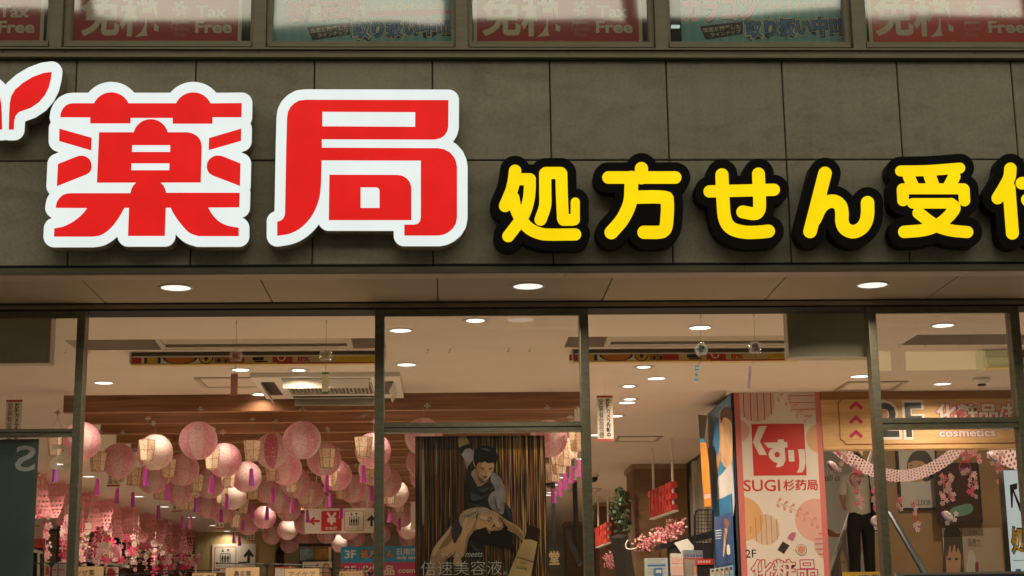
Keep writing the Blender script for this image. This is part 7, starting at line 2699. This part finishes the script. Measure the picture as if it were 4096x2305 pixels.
hall_poster(3775, 2112, 3848, 2310, YH - .06, HWH, 'low poster of a face with dark fringe, lower right glass panel', [
    ([(1325, 965), (1400, 935), (1480, 945), (1500, 1050), (1515, 1300), (1510, 1450), (1325, 1450), (1320, 1200)], HHR),
    ([(1345, 1130), (1415, 1090), (1485, 1130), (1500, 1300), (1478, 1440), (1415, 1470), (1358, 1440), (1340, 1300)], HSK),
    ([(1335, 1040), (1400, 1000), (1470, 1020), (1500, 1120), (1500, 1220), (1470, 1150), (1450, 1200), (1430, 1110), (1400, 1215), (1385, 1120), (1350, 1250), (1335, 1150)], HHR),
    ([(1355, 1270), (1378, 1252), (1398, 1268), (1380, 1282)], HHR), ([(1428, 1268), (1450, 1252), (1472, 1270), (1450, 1282)], HHR), ([(1408, 1340), (1420, 1352), (1404, 1352)], SK2)], frame=False)
hall_poster(3853, 2112, 4010, 2310, YH - .07, P('hall_cream', base=(0.36, 0.30, 0.21), rough=0.5), 'low cream poster with a bottle drawing and Chinese lettering', [
    ([(1560, 1440), (1570, 1250), (1600, 1180), (1640, 1200), (1665, 1300), (1670, 1440)], HWH), ([(1655, 1310), (1685, 1310), (1685, 1400), (1655, 1400)], P('hall_maroon', base=(.2, .03, .04))),
    ('T', '强透力', (3280 + 1570 / 2.66, 1760 + 1050 / 2.66, 3280 + 1705 / 2.66, 1760 + 1135 / 2.66), HIN), ('T', '的烈', (3280 + 1580 / 2.66, 1760 + 960 / 2.66, 3280 + 1670 / 2.66, 1760 + 1010 / 2.66), HIN)], frame=False)
# grey wall poster left, lettered
hall_poster(3272, 1770, 3462, 2330, 20.55, P('hall_grey_poster', base=(0.40, 0.38, 0.35), rough=0.5), 'large grey wall poster with script lettering beside the pillar', [
    ('T', 'lash curler', (3286, 1898, 3412, 1924), HIN, {'slant': .3}),
        ([(80, 950), (120, 960), (180, 1000), (250, 990), (250, 1030), (120, 1030), (85, 1010)], P('hall_rust', base=(.22, .08, .03)))], frame=False)

# escalator: steps, balustrades and hand-rails
t = thing('escalator', 'escalator with steel handrails behind the right shopfront post', 'escalator', (5.8, 14.5, 0))
d20, d23 = 20 - 6.7, 23 - 6.7
l0, l1 = atY(3327, 2257, d20), atY(3490, 1800, d23)
r0, r1 = atY(3697, 2292, 21 - 6.7), atY(3567, 2065, 22.4 - 6.7)
M_HR = P('handrail_steel', base=(0.34, 0.31, 0.26), rough=0.5, metal=0.2)
M_HRB = P('handrail_blue', base=(0.09, 0.11, 0.13), rough=0.3, metal=0.3)
MB().tube([l0 - (l1 - l0) * .5, l0, l1, l1 + (l1 - l0) * .2], 0.025, 8).build('handrail', M_HR, t)
MB().tube([r0 - (r1 - r0) * .6, r0, r1, r1 + (r1 - r0) * .05], 0.042, 10).build('handrail', M_HRB, t)
for k in range(7):
    f = k / 11
    p = (l0 - (l1 - l0) * .5).lerp(l1, f)
    q = (r0 - (r1 - r0) * .6).lerp(r1 + (r1 - r0) * .3, f)
    zc_ = (p.z + q.z) / 2 - .95
    MB().box(p.x + .08, p.x + .85, p.y - .12, p.y + .22, zc_ - .2, zc_).build('step', P('escalator_step', base=(0.05, 0.05, 0.05), rough=0.5, metal=0.5), t)
mb = MB()
p, q = l0 - (l1 - l0) * .5, l1 + (l1 - l0) * .2
mb.add([(p.x, p.y, p.z - .05), (q.x, q.y, q.z - .05), (q.x, q.y, q.z - .85), (p.x, p.y, p.z - .85), (p.x - .02, p.y, p.z - .05), (q.x - .02, q.y, q.z - .05), (q.x - .02, q.y, q.z - .85), (p.x - .02, p.y, p.z - .85)],
       [(0, 1, 2, 3), (7, 6, 5, 4), (0, 4, 5, 1), (3, 2, 6, 7), (1, 5, 6, 2), (0, 3, 7, 4)])
mb.build('balustrade', glass_mat('balustrade_glass', refl=.06, edge=.6, tint=(.80, .80, .78)), t)

# person riding up, seen from behind
hip = atY(3440, 2062, 14.0)
t = thing('person', 'person seen from behind in grey shirt and black trousers with shoulder bag', 'person', (hip.x, hip.y, hip.z - 0.93))


def skin_body(name, joints, edges, radii, mat, parent, sub=2, root=0):
    me = bpy.data.meshes.new(name)
    me.from_pydata(joints, edges, [])
    o = link(name, me, parent)
    me.materials.append(mat)
    md = o.modifiers.new('skin', 'SKIN')
    md.use_smooth_shade = True
    for i, v in enumerate(me.skin_vertices[0].data):
        r = radii[i]
        v.radius = r if isinstance(r, tuple) else (r, r)
        v.use_root = i == root
    sb = o.modifiers.new('sub', 'SUBSURF')
    sb.levels = sb.render_levels = sub
    return o


J = [(0, 0, .93), (0, .0, 1.10), (0, -.01, 1.28), (0, 0, 1.42), (0, .01, 1.50), (0, .02, 1.56), (0, .02, 1.64), (0, .01, 1.70),
     (-.09, 0, .90), (-.10, -.02, .50), (-.10, .02, .09), (-.10, .13, .04), (.09, 0, .90), (.10, .05, .52), (.10, .06, .14), (.10, .17, .09),
     (-.18, 0, 1.40), (-.21, .04, 1.15), (-.14, .24, 1.05), (-.10, .32, 1.05), (.18, 0, 1.40), (.22, .0, 1.13), (.16, .14, 1.0), (.12, .2, 1.0)]
Ed = [(0, 1), (1, 2), (2, 3), (3, 4), (4, 5), (5, 6), (6, 7), (0, 8), (8, 9), (9, 10), (10, 11), (0, 12), (12, 13), (13, 14), (14, 15), (3, 16), (16, 17), (17, 18), (18, 19), (3, 20), (20, 21), (21, 22), (22, 23)]
Rd = [(.13, .10), (.12, .09), (.14, .095), (.12, .085), .055, .07, .09, .07, .085, .06, .042, .035, .085, .06, .042, .035, .055, .042, .032, .035, .055, .042, .032, .035]
skin_body('body', J, Ed, Rd, P('person_skin', base=(0.42, 0.26, 0.17), rough=0.6), t)
skin_body('shirt', [(0, 0, .84), (0, 0, 1.08), (0, -.01, 1.28), (0, 0, 1.42), (0, .01, 1.47), (-.18, 0, 1.40), (-.212, .03, 1.18), (.18, 0, 1.40), (.225, 0, 1.17)], [(0, 1), (1, 2), (2, 3), (3, 4), (3, 5), (5, 6), (3, 7), (7, 8)],
          [(.175, .128), (.165, .12), (.168, .118), (.135, .10), .065, .075, .065, .075, .065], P('shirt_grey', base=(0.60, 0.59, 0.53), rough=0.8, bump=.2, scale=12), t)
skin_body('trousers', [(0, 0, 1.02), (0, 0, .90), (-.095, 0, .84), (-.105, -.02, .50), (-.105, .02, .10), (.095, 0, .84), (.105, .05, .52), (.105, .06, .15)], [(0, 1), (1, 2), (2, 3), (3, 4), (1, 5), (5, 6), (6, 7)],
          [(.15, .105), (.165, .118), .105, .085, .075, .105, .085, .075], P('trousers_black', base=(0.010, 0.010, 0.011), rough=0.8), t)
mb = MB()
mb.lathe([(0.0005, .10), (.06, .092), (.095, .05), (.102, .0), (.095, -.05), (.06, -.085)], 20, (0, .005, 1.645))
mb.build('hair', P('person_hair', base=(0.02, 0.015, 0.012), rough=0.6), t, local=True, smooth=True)
mb = MB()
mb.box(.13, .33, -.13, -.02, .72, 1.16)
o = mb.build('shoulder_bag', P('bag_black', base=(0.012, 0.012, 0.013), rough=0.7), t, local=True)
bv = o.modifiers.new('edge', 'BEVEL')
bv.width, bv.segments = .04, 3
MB().tube([(.15, -.125, 1.1), (.12, -.125, 1.3), (.12, -.10, 1.44), (.13, 0.0, 1.47)], .012, 6).build('strap', P('bag_black', base=(0.012, 0.012, 0.013)), t, local=True)
MB().tube([(.28, -.125, 1.12), (.22, -.125, 1.3), (.19, -.09, 1.43), (.19, 0, 1.46)], .012, 6).build('strap', P('bag_black', base=(0.012, 0.012, 0.013)), t, local=True)

# white lit sign at the right edge
YE = 3.5
a4 = [atY(4012, 1880, YE), atY(4048, 2300, YE)]
t = thing('light_box_sign', 'white lit sign with bent arrow and yellow lettering at the right edge', 'sign', tuple(atY(4060, 2100, YE)))
x0 = atY(4029, 2090, YE).x
z1, z0 = atY(4040, 1882, YE).z, atY(4050, 2480, YE).z
MB().box(x0, x0 + .62, YE, YE + .08, z0, z1).build('light_box', EM('light_box_white', rgb=(196, 205, 200), strength=0.85), t)
MB().box(x0 - .006, x0 - .0003, YE - .004, YE + .085, z0, z1).build('box_edge', M_STEEL, t)
mb = MB()
OX = lambda x, y: (3280 + x / 2.6605, 1760 + y / 2.6605)
ppx(mb, [OX(2018, 480), OX(2098, 458), OX(2100, 520), OX(2065, 535), OX(2142, 712), OX(2130, 770), OX(2055, 560), OX(2052, 720), OX(2035, 725)], YE - .001, M_SINK)
tpx(mb, '処方せん', 4046, 2108, 4250, 2212, YE - .0012, M_SINK, bold=.09, ref=.03)
tpx(mb, '処方せん', 4046, 2108, 4250, 2212, YE - .0018, P('light_box_yellow', base=(.72, .45, .03)), bold=.03)
ppx(mb, [OX(2055, 1282), OX(2400, 1270), OX(2400, 1276), OX(2055, 1288)], YE - .001, M_SINK)
ppx(mb, [OX(2080, 1375), OX(2138, 1372), OX(2140, 1420), OX(2082, 1422)], YE - .001, P('light_box_blue', base=(.02, .30, .6)))
mb.build('print', None, t)

# signs cut by the lower picture edge
YM = 2.6
X0, X1, Z0, Z1 = rect(3374, 2288, 3530, 2380, YM)
t = thing('money_sign', 'yellow sign with black money lettering cut by the lower picture edge', 'sign', (X0, YM, Z0))
MB().box(X0, X1, YM, YM + .01, Z0, Z1).build('board', P('money_yellow', base=(0.66, 0.44, 0.05), rough=0.4), t)
mb = MB()
tpx(mb, 'MONEY', 3437, 2299, 3518, 2320, YM - .0006, P('letter_white', base=(0.72, 0.69, 0.62)), bold=.09, ref=.04)
tpx(mb, 'MONEY', 3437, 2299, 3518, 2320, YM - .0012, M_SINK, bold=.04)
mb.build('lettering', None, t)
MB().box(X0 + .05, X0 + .09, YM + .011, YM + .05, 0.004, Z0 + .02).build('stand', M_BLACK, t)
X0, X1, Z0, Z1 = rect(3588, 2287, 4300, 2380, 1.6)
t = thing('counter_sign', 'dark blue rounded board on a grey panel at the lower right corner', 'sign', (X0, 1.6, Z0))
MB().box(X0, X1, 1.6, 1.64, Z0, Z1).build('panel', P('counter_grey', base=(0.20, 0.21, 0.18), rough=0.5), t)
mb = MB()
q = rect(3610, 2296, 4400, 2400, 1.6)
vs, fs = fill_mesh([rrect(q[0], q[2], q[1], q[3], .02)])
mb.add([(a, 1.5985, b) for a, b, _ in vs], fs)
mb.build('blue_board', P('counter_blue', base=(0.012, 0.018, 0.06), rough=0.4), t)
MB().box(X0 + .1, X1 - .1, 1.641, 1.68, 0.004, Z0 + .02).build('stand', M_BLACK, t)
